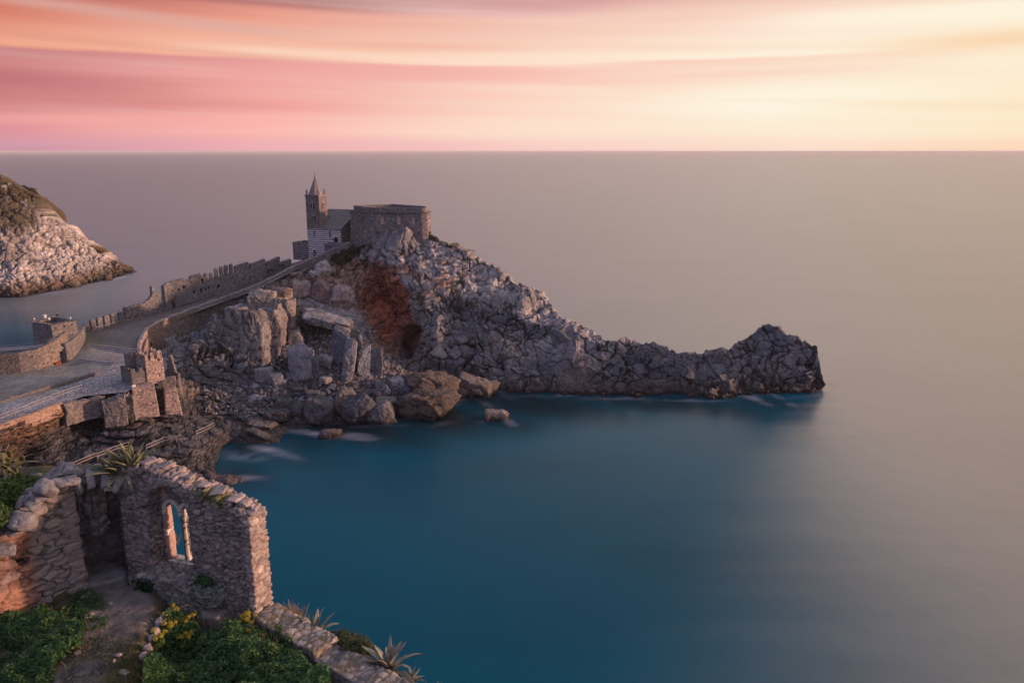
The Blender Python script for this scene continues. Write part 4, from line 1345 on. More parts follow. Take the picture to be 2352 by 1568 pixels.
zt = pl([(0, 6.6), (float(fc(470)), 6.0), (float(fc(480)), 4.8), (float(fc(520)), 4.4), (float(fc(540)), 4.2), (float(fc(600)), 3.2), (float(fc(668)), 1.6)])
mer = [(fc(a), fc(b), h) for a, b, h in ((388, 430, 6.9), (440, 468, 7.0), (472, 481, 6.6), (485, 493, 6.2), (497, 505, 7.0), (509, 517, 7.0), (520, 528, 7.0), (532, 539, 6.9), (543, 575, 6.0), (578, 612, 5.2), (617, 645, 3.9))]
merlon_wall('battlement_wall', 'long high battlement wall with four tall rounded merlons along the ramp', bC, zt, mer, 1.0, 33, 7.4,
            [rect_hole(fc(X) - w, fc(X) + w, a, a + hh_) for X, w, a, hh_ in ((414, .22, 4.0, .7), (426, .3, 4.2, .9), (406, .2, 2.2, .3), (448, .25, 2.2, .9), (464, .3, 2.0, 1.0), (474, .25, 2.0, .7), (482, .2, 2.2, .8), (468, .25, 4.6, .9), (503, .4, 1.6, .9), (540, .2, 1.6, .4), (560, .2, 1.4, .4), (585, .2, 1.2, .4))] +
            [arch_hole(float(fc(399)), .45, -.2, 1.7)], .35)
# white bench back and red brick lintel by the passage
p = Wz(397, 708, 15.0)
o = thing('wall_niche', 'white door post under a red brick lintel in the battlement wall', 'doorway', tuple(p))
b = MB(); b.box((p[0] - .55, p[1] - .3, p[2] + .95), (.28, .3, 1.9)); b.build('door_post', M_MARBLE, o)
b = MB(); b.box((p[0] + .05, p[1] - .25, p[2] + 2.0), (1.5, .4, .22)); b.build('lintel', M_TERRA, o)
# two benches on the upper ramp
for X, Y, z, lb in ((622, 626, 22.0, 'black iron bench on the ramp, the lower one'), (648, 615, 22.9, 'black iron bench on the ramp, nearer the church')):
    p = Wz(X, Y, z)
    o = thing('bench', lb, 'bench', tuple(p), 'benches on the ramp')
    b = MB(); b.box((p[0], p[1], p[2] + .45), (1.9, .5, .07), .3); b.build('seat', M_DARKM, o)
    b = MB(); b.box((p[0] - .06, p[1] + .24, p[2] + .75), (1.9, .06, .4), .3); b.build('backrest', M_DARKM, o)
    for s in (-.8, .8):
        b = MB(); b.box((p[0] + s * math.cos(.3), p[1] + s * math.sin(.3), p[2] + .22), (.08, .45, .46), .3); b.build('leg', M_DARKM, o)

# ---------------------------------------------------------------- gate tower
GT = [(-98.3, 159.6), (-95.3, 164.6), (-101.9, 168.9), (-105.0, 163.4)]
g_l = [tuple(Wz(72.5, 739.5, 19.0)[:2]), tuple(Wz(117, 747, 19.0)[:2]), tuple(Wz(174.6, 736, 19.0)[:2]), tuple(Wz(126, 727, 19.0)[:2])]
gt = thing('gate_tower', 'square stone tower with flat walled roof and red arched door', 'tower', (float(g_l[1][0]), float(g_l[1][1]), 8))
ga = math.dist(g_l[0], g_l[1]); gb = math.dist(g_l[1], g_l[2])
GH = 11.0
gh = [rect_hole(u - .2, u + .2, GH - 1.0, GH - .55) for u in (ga * .16, ga * .45, ga * .8, ga + gb * .12, ga + gb * .5, ga + gb * .82, ga + gb + 1.5, ga + gb + 4)] + [arch_hole(ga + gb * .42, .75, 5.9, 7.4), rect_hole(ga + gb * .8, ga + gb * .84, 8.2, 8.6)]
gw = wall('tower_wall', [(x, y, 8.0) for x, y in g_l], GH, .55, .19, cut(lambda u, h: h - GH + .02 + 0 * u, gh), closed=True, stone=(.75, .24, .5), amp=.04, pal=[(.20, .18, .175), (.25, .22, .215), (.17, .155, .155), (.28, .25, .24)], parent=gt, seed=41, batter=.015)
b = MB()
pm = np.array(g_l[1]) + (np.array(g_l[2]) - np.array(g_l[1])) * .42
rz = math.atan2(g_l[2][1] - g_l[1][1], g_l[2][0] - g_l[1][0])
nv = np.array([-math.sin(rz), math.cos(rz)])
b.box((*(pm + nv * .25), 8 + 7.0), (1.7, .12, 2.4), rz); b.build('door', M_WOODR, gw)
b = MB(); b.prism(offs(g_l, .5), 8 + GH - 1.4, 8 + GH - 1.1); b.build('roof_terrace', M_STEP, gt)
wall('coping', [(x, y, 8 + GH) for x, y in offs(g_l, -.1)], .14, .75, .25, closed=True, stone=(.9, .3, .6), amp=.02, pal=[(.30, .28, .27), (.25, .23, .23)], parent=gt, seed=42)
b = MB(); c0 = (np.array(g_l[0]) + np.array(g_l[3])) / 2
pp = Wz(103, 730, 19.15)
planter = MB(); planter.lathe(tuple(pp), [(.32, 0), (.42, .55), (.45, .7), (.3, .72)], 10)
tag(planter.build('planter', M_WHITE), 'large white planter on the rim of the gate tower', 'planter')
for X, Y, lb, s in ((113, 737, 'white lamp globe inside the gate tower roof rim', .28), (79, 736, 'small white lamp on the left corner of the gate tower', .18), (162, 734, 'small white lamp on the right rim of the gate tower', .2)):
    pp = Wz(X, Y, 19.2); q = MB(); q.lathe(tuple(pp), [(.05, 0), (.05, .2), (s * .8, .25), (s, .25 + s * .8), (s * .7, .25 + s * 1.5), (.04, .25 + s * 1.9)], 8)
    tag(q.build('globe_lamp', M_WHITE, smooth=True), lb, 'lamp', 'white lamps on the gate tower')
pp = Wz(132, 729, 19.15); q = MB(); q.tube(tuple(pp), (pp[0], pp[1], pp[2] + .5), .06); q.box((pp[0], pp[1], pp[2] + .55), (.5, .3, .25)); q.box((pp[0] + .25, pp[1], pp[2] + .6), (.12, .36, .3))
tag(q.build('floodlight', M_DARKM), 'dark floodlight on the rear rim of the gate tower', 'floodlight')

# ---------------------------------------------------------------- curved wall on the left of the square
bl = [(-60, 872, 12.3), (0, 862, 12.3), (50, 857, 12.3), (94, 848, 12.3), (125, 840, 12.3), (150, 832, 12.3), (163, 824, 12.5)]
LL = plen(bl); fl_ = lambda X: np.interp(X, [-60, 0, 50, 94, 125, 150, 163], [0, *LL])
topl = pl([(0, 4.0), (float(fl_(90)), 4.2), (float(fl_(130)), 5.0), (float(fl_(150)), 5.7), (float(fl_(163)), 5.9)])


def holes_grid(u, h):
    return np.maximum(np.abs((u % 4.1) - 2) - .16, np.abs(h - 2.9) - .16)


lw = wall('stone_wall', wpts(bl), 6.2, .8, .17, cut(top_is(topl), [holes_grid, rect_hole(fl_(145.5) - .55, fl_(145.5) + .55, -.2, 2.5)]), stone=(.36, .24, .5), amp=.07, seed=45, pal=[(.17, .155, .155), (.22, .20, .195), (.14, .13, .135), (.26, .235, .225), (.31, .28, .26)], jit=(1, .8, 1),
          colf=lambda L, V, c, rid, ed: mixc(c, c * np.array((1.2, 1.1, .98)), sstep(fl_(80), fl_(100), L[:, 0])) * (.7 + .3 * sstep(fl_(20), fl_(90), L[:, 0]))[:, None])
tag(lw, 'curved dark rubble wall with a doorway bounding the square on the left', 'wall')
p = wpts([(146, 833, 12.3)])[0]
b = MB(); b.box((p[0] + .1, p[1] + .75, p[2] + 1.1), (1.1, .12, 2.4), .5); b.build('door', M_DARK, lw)
b = MB(); b.box((p[0] + .1, p[1] - .15, p[2] + 3.2), (1.5, .06, .55), .55); tag(b.build('sign', mat_plain('sign_blue', (.35, .40, .48), (.28, .32, .4), 2)), 'pale blue sign plate above the doorway in the curved wall', 'sign')
b2 = [(156, 833, 12.3), (168, 827, 12.4), (181, 815, 12.6), (191, 795, 13.2), (199, 775, 13.3)]
tag(wall('bastion', wpts(b2), 4.2, 4.5, .17, top_is(pl([(0, 4.1), (6, 3.9), (12, 2.9)])), stone=(.6, .26, .5), amp=.05, seed=46, pal=[(.17, .16, .165), (.21, .195, .195), (.145, .135, .14), (.25, .23, .225)]), 'block of coursed masonry beside the two flights of steps', 'wall')
tc_ = Wz(89, 838, 12.3)
# roof walk behind the curved wall
wk = [Wz(-20, 800, 15.6), Wz(30, 803, 15.8), Wz(90, 800, 16.2), Wz(125, 789, 16.9), Wz(160, 772, 17.4), Wz(190, 764, 17.2)]
for X, Y in (): pass
bb = MB()
q0 = np.array([Wz(-30, 808, 15.2), Wz(60, 802, 15.5), Wz(110, 793, 16.2), Wz(146, 782, 16.6)])
for i in range(len(q0) - 1):
    a, c = q0[i], q0[i + 1]
    bb.add([a, c, c + [0, 3.5, 0], a + [0, 3.5, 0], a - [0, 0, 1], c - [0, 0, 1], c + [0, 3.5, -1], a + [0, 3.5, -1]], [(0, 1, 2, 3), (0, 4, 5, 1), (2, 6, 7, 3), (1, 5, 6, 2), (3, 7, 4, 0)])
tag(bb.build('roof_walk', M_STEP), 'raised roof walk between the curved wall and the gate tower', 'walkway')


def railing(name, label, pts, h=1.0, every=2.4, rails=(1.0, .55), r=.035, mat=M_STEEL, group=None, posts=True):
    pts = [np.array(p, float) for p in pts]
    o = thing(name, label, 'railing', tuple(pts[0]), group)
    for k in rails:
        b = MB(); b.path([tuple(p + [0, 0, h * k]) for p in pts], r, 5); b.build('rail', mat, o)
    if posts:
        acc = 0; nxt = 0
        for a, c in zip(pts[:-1], pts[1:]):
            l = float(np.linalg.norm(c - a))
            while nxt <= acc + l + 1e-6:
                p = a + (c - a) * ((nxt - acc) / l)
                b = MB(); b.tube(tuple(p), tuple(p + [0, 0, h]), r, 5); b.build('post', mat, o)
                nxt += every
            acc += l
    return o


railing('railing', 'thin wire railing on the roof walk behind the curved wall', [Wz(-5, 806, 15.6), Wz(60, 801, 15.9), Wz(110, 792, 16.7), Wz(128, 785, 17.0)], every=4, r=.03)
railing('railing', 'railing in front of the red door of the gate tower', [Wz(132, 790, 16.9), Wz(150, 781, 16.9), Wz(194, 769, 16.2)], every=3.5, r=.03)
# flower pots by the doorway
for X, Y, lb in ((130, 838, 'terracotta pot by the curved wall, left of its neighbour'), (136, 836, 'terracotta pot by the curved wall, nearer the doorway')):
    pp = Wz(X, Y, 12.4); q = MB(); q.lathe(tuple(pp), [(.3, 0), (.42, .5), (.46, .6), (.3, .6)], 9); tag(q.build('flower_pot', M_TERRA), lb, 'flower pot', 'pots by the doorway')


# steps
def flight(label, a, b_, n, z0, dz, depth):
    """a,b: photo points of the lowest step ends"""
    p, q = np.array(Wz(*a, z0)), np.array(Wz(*b_, z0))
    o = thing('steps', label, 'steps', tuple(p))
    d = q - p; L = np.linalg.norm(d[:2]); rz = math.atan2(d[1], d[0]); nv = np.array([-d[1], d[0], 0]) / L
    for k in range(n):
        c = (p + q) / 2 + nv * depth * (k + .5 + .5 * (n - k - 1) * 0) ; 
        m = MB(); m.box((c[0], c[1], z0 + dz * (k + .5) - .3), (L - .02 * k, depth * .97, dz + .6), rz); m.build('step', M_STEP, o)
    return o


flight('lower flight of grey stone steps below the gravel strip', (160, 838), (243, 848), 4, 12.35, .17, .75)
flight('upper flight of wide stone steps at the foot of the gravel square', (184, 808), (302, 822), 5, 12.85, .16, .8)
# kerb wall between gravel and slabs
kb = [(-40, 948, 12.25), (0, 928, 12.25), (60, 908, 12.3), (120, 891, 12.35), (180, 873, 12.4), (222, 861, 12.5)]
tag(wall('kerb_wall', wpts(kb), .55, .8, .15, top_is(lambda u: .5 + .05 * np.sin(u * 2)), stone=(.5, .3, .5), amp=.07, seed=48, pal=[(.17, .16, .16), (.22, .20, .20), (.28, .25, .24)]), 'low rough stone kerb dividing gravel from paving slabs', 'kerb')
kb2 = [(240, 848, 12.5), (310, 855, 12.5), (360, 820, 12.6)]
ks = MB()
a = [np.array(Wz(*q)) for q in ((272, 846, 12.6), (300, 838, 12.6), (322, 822, 12.7), (330, 806, 12.9))]
for i in range(3):
    c = (a[i] + a[i + 1]) / 2; d = a[i + 1] - a[i]
    ks.box((c[0], c[1], c[2] - .1), (float(np.linalg.norm(d[:2])) + .2, .5, .55), math.atan2(d[1], d[0]))
tag(ks.build('kerb', M_STEP), 'dark stone edge where the slabs meet the small tower', 'kerb')

# ---------------------------------------------------------------- retaining wall on the left, catching the sun
rb = wpts([(-60, 1040, 8.0), (0, 1005, 8.4), (60, 982, 8.9), (100, 962, 9.3), (140, 945, 9.6)])
rt = wpts([(-60, 998, 12.5), (0, 975, 12.5), (60, 955, 12.5), (100, 940, 12.5), (144, 923, 12.5)])
tag(wall('retaining_wall', [(x, y, 10.3) for x, y, z in rt], 2.3, 1.0, .12, top_is(lambda u: 2.2 + .05 * np.sin(u)), stone=(.5, .3, .5), amp=.03, seed=51, pal=[(.33, .225, .175), (.38, .27, .215), (.30, .205, .165), (.42, .31, .25)], mortar=(.30, .19, .14),
         colf=lambda L, V, c, rid, ed: mixc(c, (.52, .40, .34), sstep(.1, .35, fbm(L * np.array([.9, 1.6, 1]), 4, 55)) * sstep(.4, 1.2, L[:, 1]) * .8)), 'weathered orange plaster retaining wall below the paved walkway', 'wall')
rough_geo = lambda V, L: V + np.stack([.35 * fbm(V * .55, 3, 501), .35 * fbm(V * .55, 3, 502), .12 * fbm(V * .8, 2, 503)], 1)
tag(wall('retaining_wall', [(x, y, 8.2) for x, y, z in wpts([(147, 926, 12.4), (175, 918, 12.4), (206, 911, 12.4), (238, 907, 12.4)])], 4.3, 1.2, .15, lambda u, h: h - 3.9 - .35 * fbm(np.stack([u * .9, 0 * u, 0 * u], -1), 3, 77), stone=(.6, .28, .5), amp=.10, seed=52, pal=[(.24, .21, .20), (.19, .17, .17), (.28, .24, .22)], geo=rough_geo), 'grey broken retaining wall right of the orange one', 'wall')
railing('railing', 'long pale railing along the edge of the paved walkway', [Wz(-30, 980, 12.5), Wz(20, 962, 12.5), Wz(80, 938, 12.5), Wz(140, 914, 12.5), Wz(190, 897, 12.5)], h=1.15, every=5.2, r=.045)
# thin dark posts round the ruined walls
p3 = []
for k, (X, Y) in enumerate(((188, 905), (194, 898), (202, 903), (206, 898), (213, 893), (218, 892), (228, 890), (233, 890), (240, 889), (247, 890), (258, 889), (262, 889))):
    pp = Wz(X, Y, 12.3); p3.append(pp)
o = thing('fence', 'thin fence of dark posts and wires above the small ruined walls', 'fence', tuple(p3[0]))
for pp in p3:
    b = MB(); b.tube(tuple(pp), (pp[0], pp[1], pp[2] + 1.5), .035, 5); b.build('post', M_DARKM, o)
b = MB(); b.path([tuple(np.array(p) + [0, 0, 1.45]) for p in p3[4:]], .02, 4); b.build('wire', M_STEEL, o)

# ---------------------------------------------------------------- small crenellated tower in the sun
PZ = 12.4
near = np.array(Wz(339, 881, PZ)[:2]); rgt = np.array(Wz(379, 872, PZ)[:2])
d_ = rgt - near; d_ = d_ / np.linalg.norm(d_); nb = np.array([-d_[1], d_[0]])
w1 = 3.4; w2 = 4.0
TP = [tuple(near), tuple(near + d_ * w1), tuple(near + d_ * w1 + nb * w2), tuple(near + nb * w2)]
st = thing('watch_tower', 'small sunlit tower with broken merlons on the rocks above the cove', 'tower', (float(near[0]), float(near[1]), PZ))
PTOT = 2 * (w1 + w2)


def pm_sdf(u, h):
    base = h - 4.7
    m = h - 5.9 + .25 * np.sin(u * 4.0)
    gap = np.abs(((u + .45) % 1.25) - .62) - .36
    return np.minimum(base, np.maximum(m, gap))


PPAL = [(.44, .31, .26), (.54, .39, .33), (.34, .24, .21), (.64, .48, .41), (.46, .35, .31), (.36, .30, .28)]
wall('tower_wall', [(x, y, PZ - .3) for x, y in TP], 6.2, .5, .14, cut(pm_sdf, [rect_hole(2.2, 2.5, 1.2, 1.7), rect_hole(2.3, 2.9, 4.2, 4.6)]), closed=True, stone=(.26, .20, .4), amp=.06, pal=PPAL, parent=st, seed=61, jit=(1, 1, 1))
b = MB(); b.prism([tuple(q) for q in offs(TP, .4)], PZ + 3.6, PZ + 3.8); b.build('roof_terrace', M_STEP, st)
rear = [tuple(np.array(TP[3]) + nb * .1 - d_ * 1.0), tuple(np.array(TP[3]) + nb * .1 + d_ * 2.2), tuple(np.array(TP[3]) + nb * 2.6 + d_ * 2.2), tuple(np.array(TP[3]) + nb * 2.6 - d_ * 1.0)]
wall('rear_tower', [(x, y, PZ) for x, y in rear], 5.4, .5, .17, lambda u, h: np.minimum(h - 4.0, np.maximum(h - 5.0, np.abs(((u + .4) % 1.3) - .65) - .4)), closed=True, stone=(.35, .24, .4), amp=.06, pal=[(.28, .23, .22), (.22, .19, .19), (.34, .28, .26)], parent=st, seed=62)
low = [tuple(near - d_ * 2.6 + nb * .6), tuple(near - d_ * .05 + nb * .2), tuple(near - d_ * .05 + nb * 4.5), tuple(near - d_ * 2.6 + nb * 4.9)]
wall('side_wall', [(x, y, PZ) for x, y in low], 3.2, .5, .17, lambda u, h: np.minimum(h - 2.5, np.maximum(h - 3.2, np.abs(((u + .4) % 1.5) - .75) - .4)), closed=True, stone=(.5, .24, .4), amp=.05, pal=[(.20, .18, .185), (.25, .22, .22), (.17, .155, .16)], parent=st, seed=63)
# lit platform block and buttress
pn = np.array(Wz(304, 892, PZ)[:2])
pf = [Wz(303, 893, 12.5), Wz(341, 888, 12.5)]
PF = [(pf[0][0], pf[0][1]), (pf[0][0] + 3.3, pf[0][1] + 1.9), (pf[0][0] + 3.3 - 2.2, pf[0][1] + 1.9 + 3.6), (pf[0][0] - 2.2, pf[0][1] + 3.6)]
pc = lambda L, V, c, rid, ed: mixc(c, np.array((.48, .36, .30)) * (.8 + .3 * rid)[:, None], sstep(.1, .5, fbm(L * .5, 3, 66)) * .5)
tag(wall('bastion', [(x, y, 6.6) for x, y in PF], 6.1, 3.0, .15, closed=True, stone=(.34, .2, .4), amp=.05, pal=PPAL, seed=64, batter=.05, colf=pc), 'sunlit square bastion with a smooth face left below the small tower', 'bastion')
bq = Wz(380, 897, 11.0)
BQ = [(bq[0] - .1, bq[1]), (bq[0] + 1.7, bq[1] + 1.0), (bq[0] + .4, bq[1] + 3.2), (bq[0] - 1.4, bq[1] + 2.2)]
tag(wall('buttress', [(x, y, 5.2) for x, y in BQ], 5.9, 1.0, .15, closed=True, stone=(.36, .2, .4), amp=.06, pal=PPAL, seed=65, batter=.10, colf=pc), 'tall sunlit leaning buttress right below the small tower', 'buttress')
bq = Wz(370, 876, 12.4)
BR = [(bq[0], bq[1]), (bq[0] + 2.3, bq[1] + 1.2), (bq[0] + 1.2, bq[1] + 3.6), (bq[0] - 1.1, bq[1] + 2.4)]
tag(wall('rock_shelf', [(x, y, 9.6) for x, y in BR], 2.9, 1.1, .15, closed=True, stone=(.8, .25, .6), amp=.12, pal=[(.26, .21, .19), (.32, .25, .22), (.22, .18, .17)], seed=67, batter=-.1), 'ledge of layered stone carrying the buttress top', 'rock ledge')
# grey lower walls on the left of it
for k, (tab, H, zb, lb) in enumerate([([(232, 912, 12.6), (286, 908, 12.4)], 5.6, 6.8, 'grey ruined wall standing under the thin dark fence'),
                                       ([(276, 925, 10.2), (291, 921, 10.2)], 4.4, 5.6, 'narrow grey wall stub with a sunlit right edge below the fence'),
                                       ([(286, 900, 12.6), (304, 899, 12.6)], 5.6, 7.0, 'shaded wall strip joining the grey ruin to the sunlit bastion')]):
    pts = wpts(tab)
    tag(wall('ruined_wall', [(x, y, zb) for x, y, z in pts], H, 4.2, .16, (lambda H: (lambda u, h: h - H + .7 + 1.5 * fbm(np.stack([u * .7, 0 * u, 0 * u], -1), 3, 71)))(H), stone=(.6, .24, .4), amp=.12, pal=[(.19, .175, .175), (.24, .215, .21), (.15, .14, .14), (.28, .25, .24)], seed=70 + k, geo=rough_geo), lb, 'wall')
b = MB(); pp = Wz(317, 878, 12.6)
railing('railing', 'short railing on the platform beside the small sunlit tower', [Wz(308, 886, 12.6), Wz(338, 877, 12.6)], h=1.0, every=3.3, r=.04)
for X, Y, lb in ((305, 890, 'white lamp globe on the bastion corner, left one'), (309, 889, 'white lamp globe on the bastion corner, right one')):
    pp = Wz(X, Y, 12.6); q = MB(); q.lathe(tuple(pp), [(.05, 0), (.2, .1), (.24, .3), (.1, .5)], 8); tag(q.build('globe_lamp', M_WHITE), lb, 'lamp', 'lamps on the bastion corner')
# curved stair wall and the stairs down
sw = wpts([(378, 852, 10.8), (392, 856, 10.6), (404, 862, 10.4), (410, 872, 9.6)])
tag(wall('stair_wall', [(x, y, 7.5) for x, y, z in sw], 7.4, .5, .16, lambda u, h: h - 3.4 - 3.6 * np.exp(-((u - 1.9) / .9) ** 2) + 0 * u, stone=(.3, .2, .4), amp=.06, pal=[(.27, .235, .225), (.33, .285, .27), (.22, .19, .19)], seed=72), 'pointed remnant of curved wall beside the small sunlit tower', 'wall')
o = thing('staircase', 'narrow stone staircase descending from the small tower to the ledges', 'stairs', tuple(Wz(408, 910, 5)))
sa = np.array(Wz(397, 872, 9.8)); sb_ = np.array(Wz(411, 918, 5.2))
for k in range(14):
    c = sa + (sb_ - sa) * k / 13
    m = MB(); m.box((c[0], c[1], c[2] - .6), (2.0, .62, 1.2), .12); m.build('step', M_STEP, o)
pr = [tuple(sa + [1.15, 0, -1.5]), tuple(sb_ + [1.15, 0, -1.5])]
wall('side_wall', pr, 2.6, .35, .15, stone=(.4, .22, .4), amp=.05, pal=[(.30, .27, .26), (.25, .22, .22)], parent=o, seed=73)
b = MB(); pp = Wz(376, 815, 17.2); q = MB(); q.box(tuple(pp), (.6, .35, .4), .5); q.tube((pp[0], pp[1], pp[2] - .6), tuple(pp), .05)
tag(q.build('floodlight', M_DARKM), 'black floodlight on the sunlit tower battlement', 'floodlight')
# railings on the ledge path
for tab, lb in (([(92, 1113), (170, 1079), (225, 1055)], 'pale railing on the ledge path, leftmost stretch behind the ruined chapel'), ([(225, 1058), (262, 1042), (300, 1030)], 'pale railing on the ledge path just behind the agave'), ([(338, 1038), (378, 1020), (424, 1015)], 'pale railing on the ledge path right of the agave'), ([(452, 1005), (485, 990), (492, 985)], 'pale railing at the far tip of the ledge path')):
    railing('railing', lb, [Wz(X, Y, 3.9) for X, Y in tab], h=1.3, every=6.0, r=.05, rails=(1.0, .6), group='railings along the ledge path')

# scrub on the headland and island: leafy clumps
def leaf_cloud(name, label, cat, centers, rad, n, size, pal, parent=None, seed=0, flat=.8, mat=None, asp=.45, group=None, kind=None, up=.3, cup=True):
    """many small bent leaves filling overlapping lumps"""
    rs = np.random.RandomState(seed)
    centers = np.array(centers, float)
    k = rs.randint(0, len(centers), n)
    d = rs.normal(size=(n, 3)); d /= np.linalg.norm(d, axis=1, keepdims=True)
    r = rs.uniform(.45, 1.0, n) ** .5
    rad = np.asarray(rad, float); rr = rad[k] if rad.ndim else rad
    lump = .8 + .4 * vnoise(d * 2.5 + k[:, None] * 3.1, seed)
    P = centers[k] + d * (r * lump)[:, None] * (rr[:, None] if np.ndim(rr) else rr) * np.array([1, 1, flat])
    nrm = d + rs.normal(size=(n, 3)) * .55 + [0, 0, up]
    nrm /= np.linalg.norm(nrm, axis=1, keepdims=True)
    t = np.cross(nrm, rs.normal(size=(n, 3))); t /= np.linalg.norm(t, axis=1, keepdims=True)
    bt = np.cross(nrm, t)
    s = size * rs.uniform(.6, 1.4, n)[:, None]
    V = np.stack([P - t * s, P - bt * s * asp + nrm * s * .12, P + t * s - nrm * s * .2, P + bt * s * asp + nrm * s * .12], 1)
    pal = np.array(pal)
    c = pal[rs.randint(0, len(pal), n)] * rs.uniform(.75, 1.25, n)[:, None]
    me = np_mesh(name, V.reshape(-1, 3), np.arange(n * 4).reshape(-1, 4), col=np.repeat(c, 4, 0), smooth=False)
    o = link(name, me, mat or M_LEAF, parent)
    if label: tag(o, label, cat, group, kind)
    return o


SCRUB = [(.045, .055, .022), (.06, .065, .03), (.08, .07, .035), (.035, .045, .02)]
BROWNS = [(.09, .055, .04), (.12, .075, .05), (.065, .045, .035), (.05, .05, .03)]
leaf_cloud('shrub', 'dark brown shrub on the slope in front of the church', 'shrub', [Wy(x, y, d) for x, y, d in ((772, 590, 213), (790, 580, 211.5), (800, 590, 210), (780, 600, 209.5), (812, 572, 212))], 1.6, 2600, .22, BROWNS, seed=1)
leaf_cloud('shrub', 'green shrub clinging to the right end of the fort', 'shrub', [Wy(x, y, d) for x, y, d in ((984, 535, 213.5), (990, 545, 213), (1000, 550, 212.5))], 1.2, 900, .2, SCRUB + BROWNS, seed=2)
leaf_cloud('bush', 'round dark green bush overhanging the island cliff edge', 'bush', [Wy(x, y, d) for x, y, d in ((52, 435, 352), (62, 439, 350), (72, 441, 348))], 2.6, 1800, .4, SCRUB, seed=3)
leaf_cloud('bush', 'dark bush on top of the island at the photo edge', 'bush', [Wy(x, y, d) for x, y, d in ((2, 415, 360), (12, 440, 352), (25, 428, 352))], 3.0, 1600, .45, SCRUB, seed=4)

# ================================================================== foreground: hillside with the ruined chapel
LW = [(-18.9, 16.8), (-15.7, 20.8), (-14.1, 22.8)]            # line of the left wall
EDGE = [(9, 9.5), (3, 14.2), (0.2, 17.2), (-1.9, 18.9), (-4.2, 20.4), (-6.2, 21.8), (-7.2, 22.8), (-8.4, 23.8), (-12, 25.8), (-15, 27.4), (-19, 29.0), (-26, 31.5), (-60, 36)]
PARA = [(-8.35, 21.75), (-5.75, 19.75), (-3.9, 18.45), (-1.4, 16.7), (2.5, 14.0), (8, 9.5)]


def seg_side(P, poly):
    """signed distance to a polyline (positive on its left)"""
    best = np.full(P.shape[:-1], 1e9); sgn = np.ones(P.shape[:-1])
    for a, b in zip(poly[:-1], poly[1:]):
        a = np.array(a, float); b = np.array(b, float); d = b - a; L = np.hypot(*d)
        t = np.clip(((P[..., 0] - a[0]) * d[0] + (P[..., 1] - a[1]) * d[1]) / L ** 2, 0, 1)
        q = np.hypot(P[..., 0] - a[0] - t * d[0], P[..., 1] - a[1] - t * d[1])
        s = np.sign(d[0] * (P[..., 1] - a[1]) - d[1] * (P[..., 0] - a[0]))
        m = q < best - 1e-9
        best = np.where(m, q, best); sgn = np.where(m, s, sgn)
    return best * sgn


def g_height(x, y):
    P = np.stack([x, y], -1)
    d_lw = seg_side(P, [(-60, -36)] + LW + [(-15.2, 25.0), (-19, 31)])
    d_pa = seg_side(P, [(-30, 30), (-12.9, 23.6)] + PARA)
    z = 41.0 + 0 * x
    # bed on the right lies a little lower, path rises into the corner
    z = z - 1.0 * sstep(-11.2, -9.8, x + (y - 20) * .25) - .35 * sstep(19.5, 15, y)
    z = z + .10 * fbm(np.stack([x * .9, y * .9, 0 * x], -1), 4, 401)
    terr = sstep(-.1, .5, d_lw)
    z = lerp(z, 42.6 + .25 * fbm(np.stack([x * .6, y * .6, 0 * x], -1), 3, 402), terr)
    out = sstep(.2, 1.1, d_pa) * (1 - terr)
    z = lerp(z, 39.9 + .25 * fbm(np.stack([x * .8, y * .8, 0 * x], -1), 3, 403), out)
    d_e = -seg_side(P, EDGE)
    far = np.maximum(d_e + .6 * fbm(np.stack([x * .35, y * .35, 0 * x], -1), 3, 404), 0)
    z = z - np.minimum(far * 2.6, 4 + far * 1.9)
    return z


def ground_fg():
    xs = np.concatenate([np.arange(-70, -22, 1.2), np.arange(-22, 2.0, .085), np.arange(2.0, 30, .8)])
    ys = np.concatenate([np.arange(2, 14, .6), np.arange(14, 29, .085), np.arange(29, 66, .8)])
    GX, GY = np.meshgrid(xs, ys, indexing='xy')
    Z = np.maximum(g_height(GX, GY), -4)
    V = np.stack([GX, GY, Z], -1).reshape(-1, 3)
    x, y, z = V.T
    P = np.stack([x, y], -1)
    f1, f2, r = voro(V / .10, 411)
    peb = sstep(.42, .2, f1) * (r > .86)
    V[:, 2] += np.where(np.abs(z - 41) < 2, .035 * peb, 0) + .02 * fbm(V * 4, 3, 412)
    rock = sstep(39.2, 37.5, z)
    V[:, 2] += rock * .5 * fbm(V * .6, 4, 413)
    w = fbm(V * 1.1, 4, 414); w2 = fbm(V * 5, 3, 415)
    c = mixc((.125, .112, .108), (.20, .182, .175), sstep(-.6, .6, w2 + .3 * w))
    # trodden path
    pth = [(-13.6, 24.5), (-13.0, 22.6), (-12.3, 21.2), (-12.0, 19.6), (-12.2, 17.5), (-12.4, 14)]
    dp = np.abs(seg_side(P, pth))
    wd = 1.15 - .5 * sstep(21, 18, y)
    grass = np.clip(sstep(wd - .35, wd + .35, dp + .55 * w) * sstep(-.5, .15, w + .5 * w2 + .35), 0, 1)
    gc = mixc((.030, .040, .014), (.085, .075, .030), sstep(-.4, .5, w2 + .3 * w))
    c = mixc(c, gc, grass * .9)
    c = mixc(c, np.array((.26, .235, .23)) * (.7 + .4 * r)[:, None], peb * (.9 - .6 * grass))
    c = mixc(c, mixc((.14, .105, .06), (.07, .075, .03), sstep(-.3, .3, w)), sstep(.3, .8, -seg_side(P, [(-30, 30), (-12.9, 23.6)] + PARA)) * 0)
    c = mixc(c, (.20, .18, .17), rock)
    me = np_mesh('hillside', V, gridq(len(ys), len(xs)), col=c)
    tag(link('hillside', me, M_GRND), 'hillside ground with earth path and sparse grass inside the ruin', kind='structure')


ground_fg()


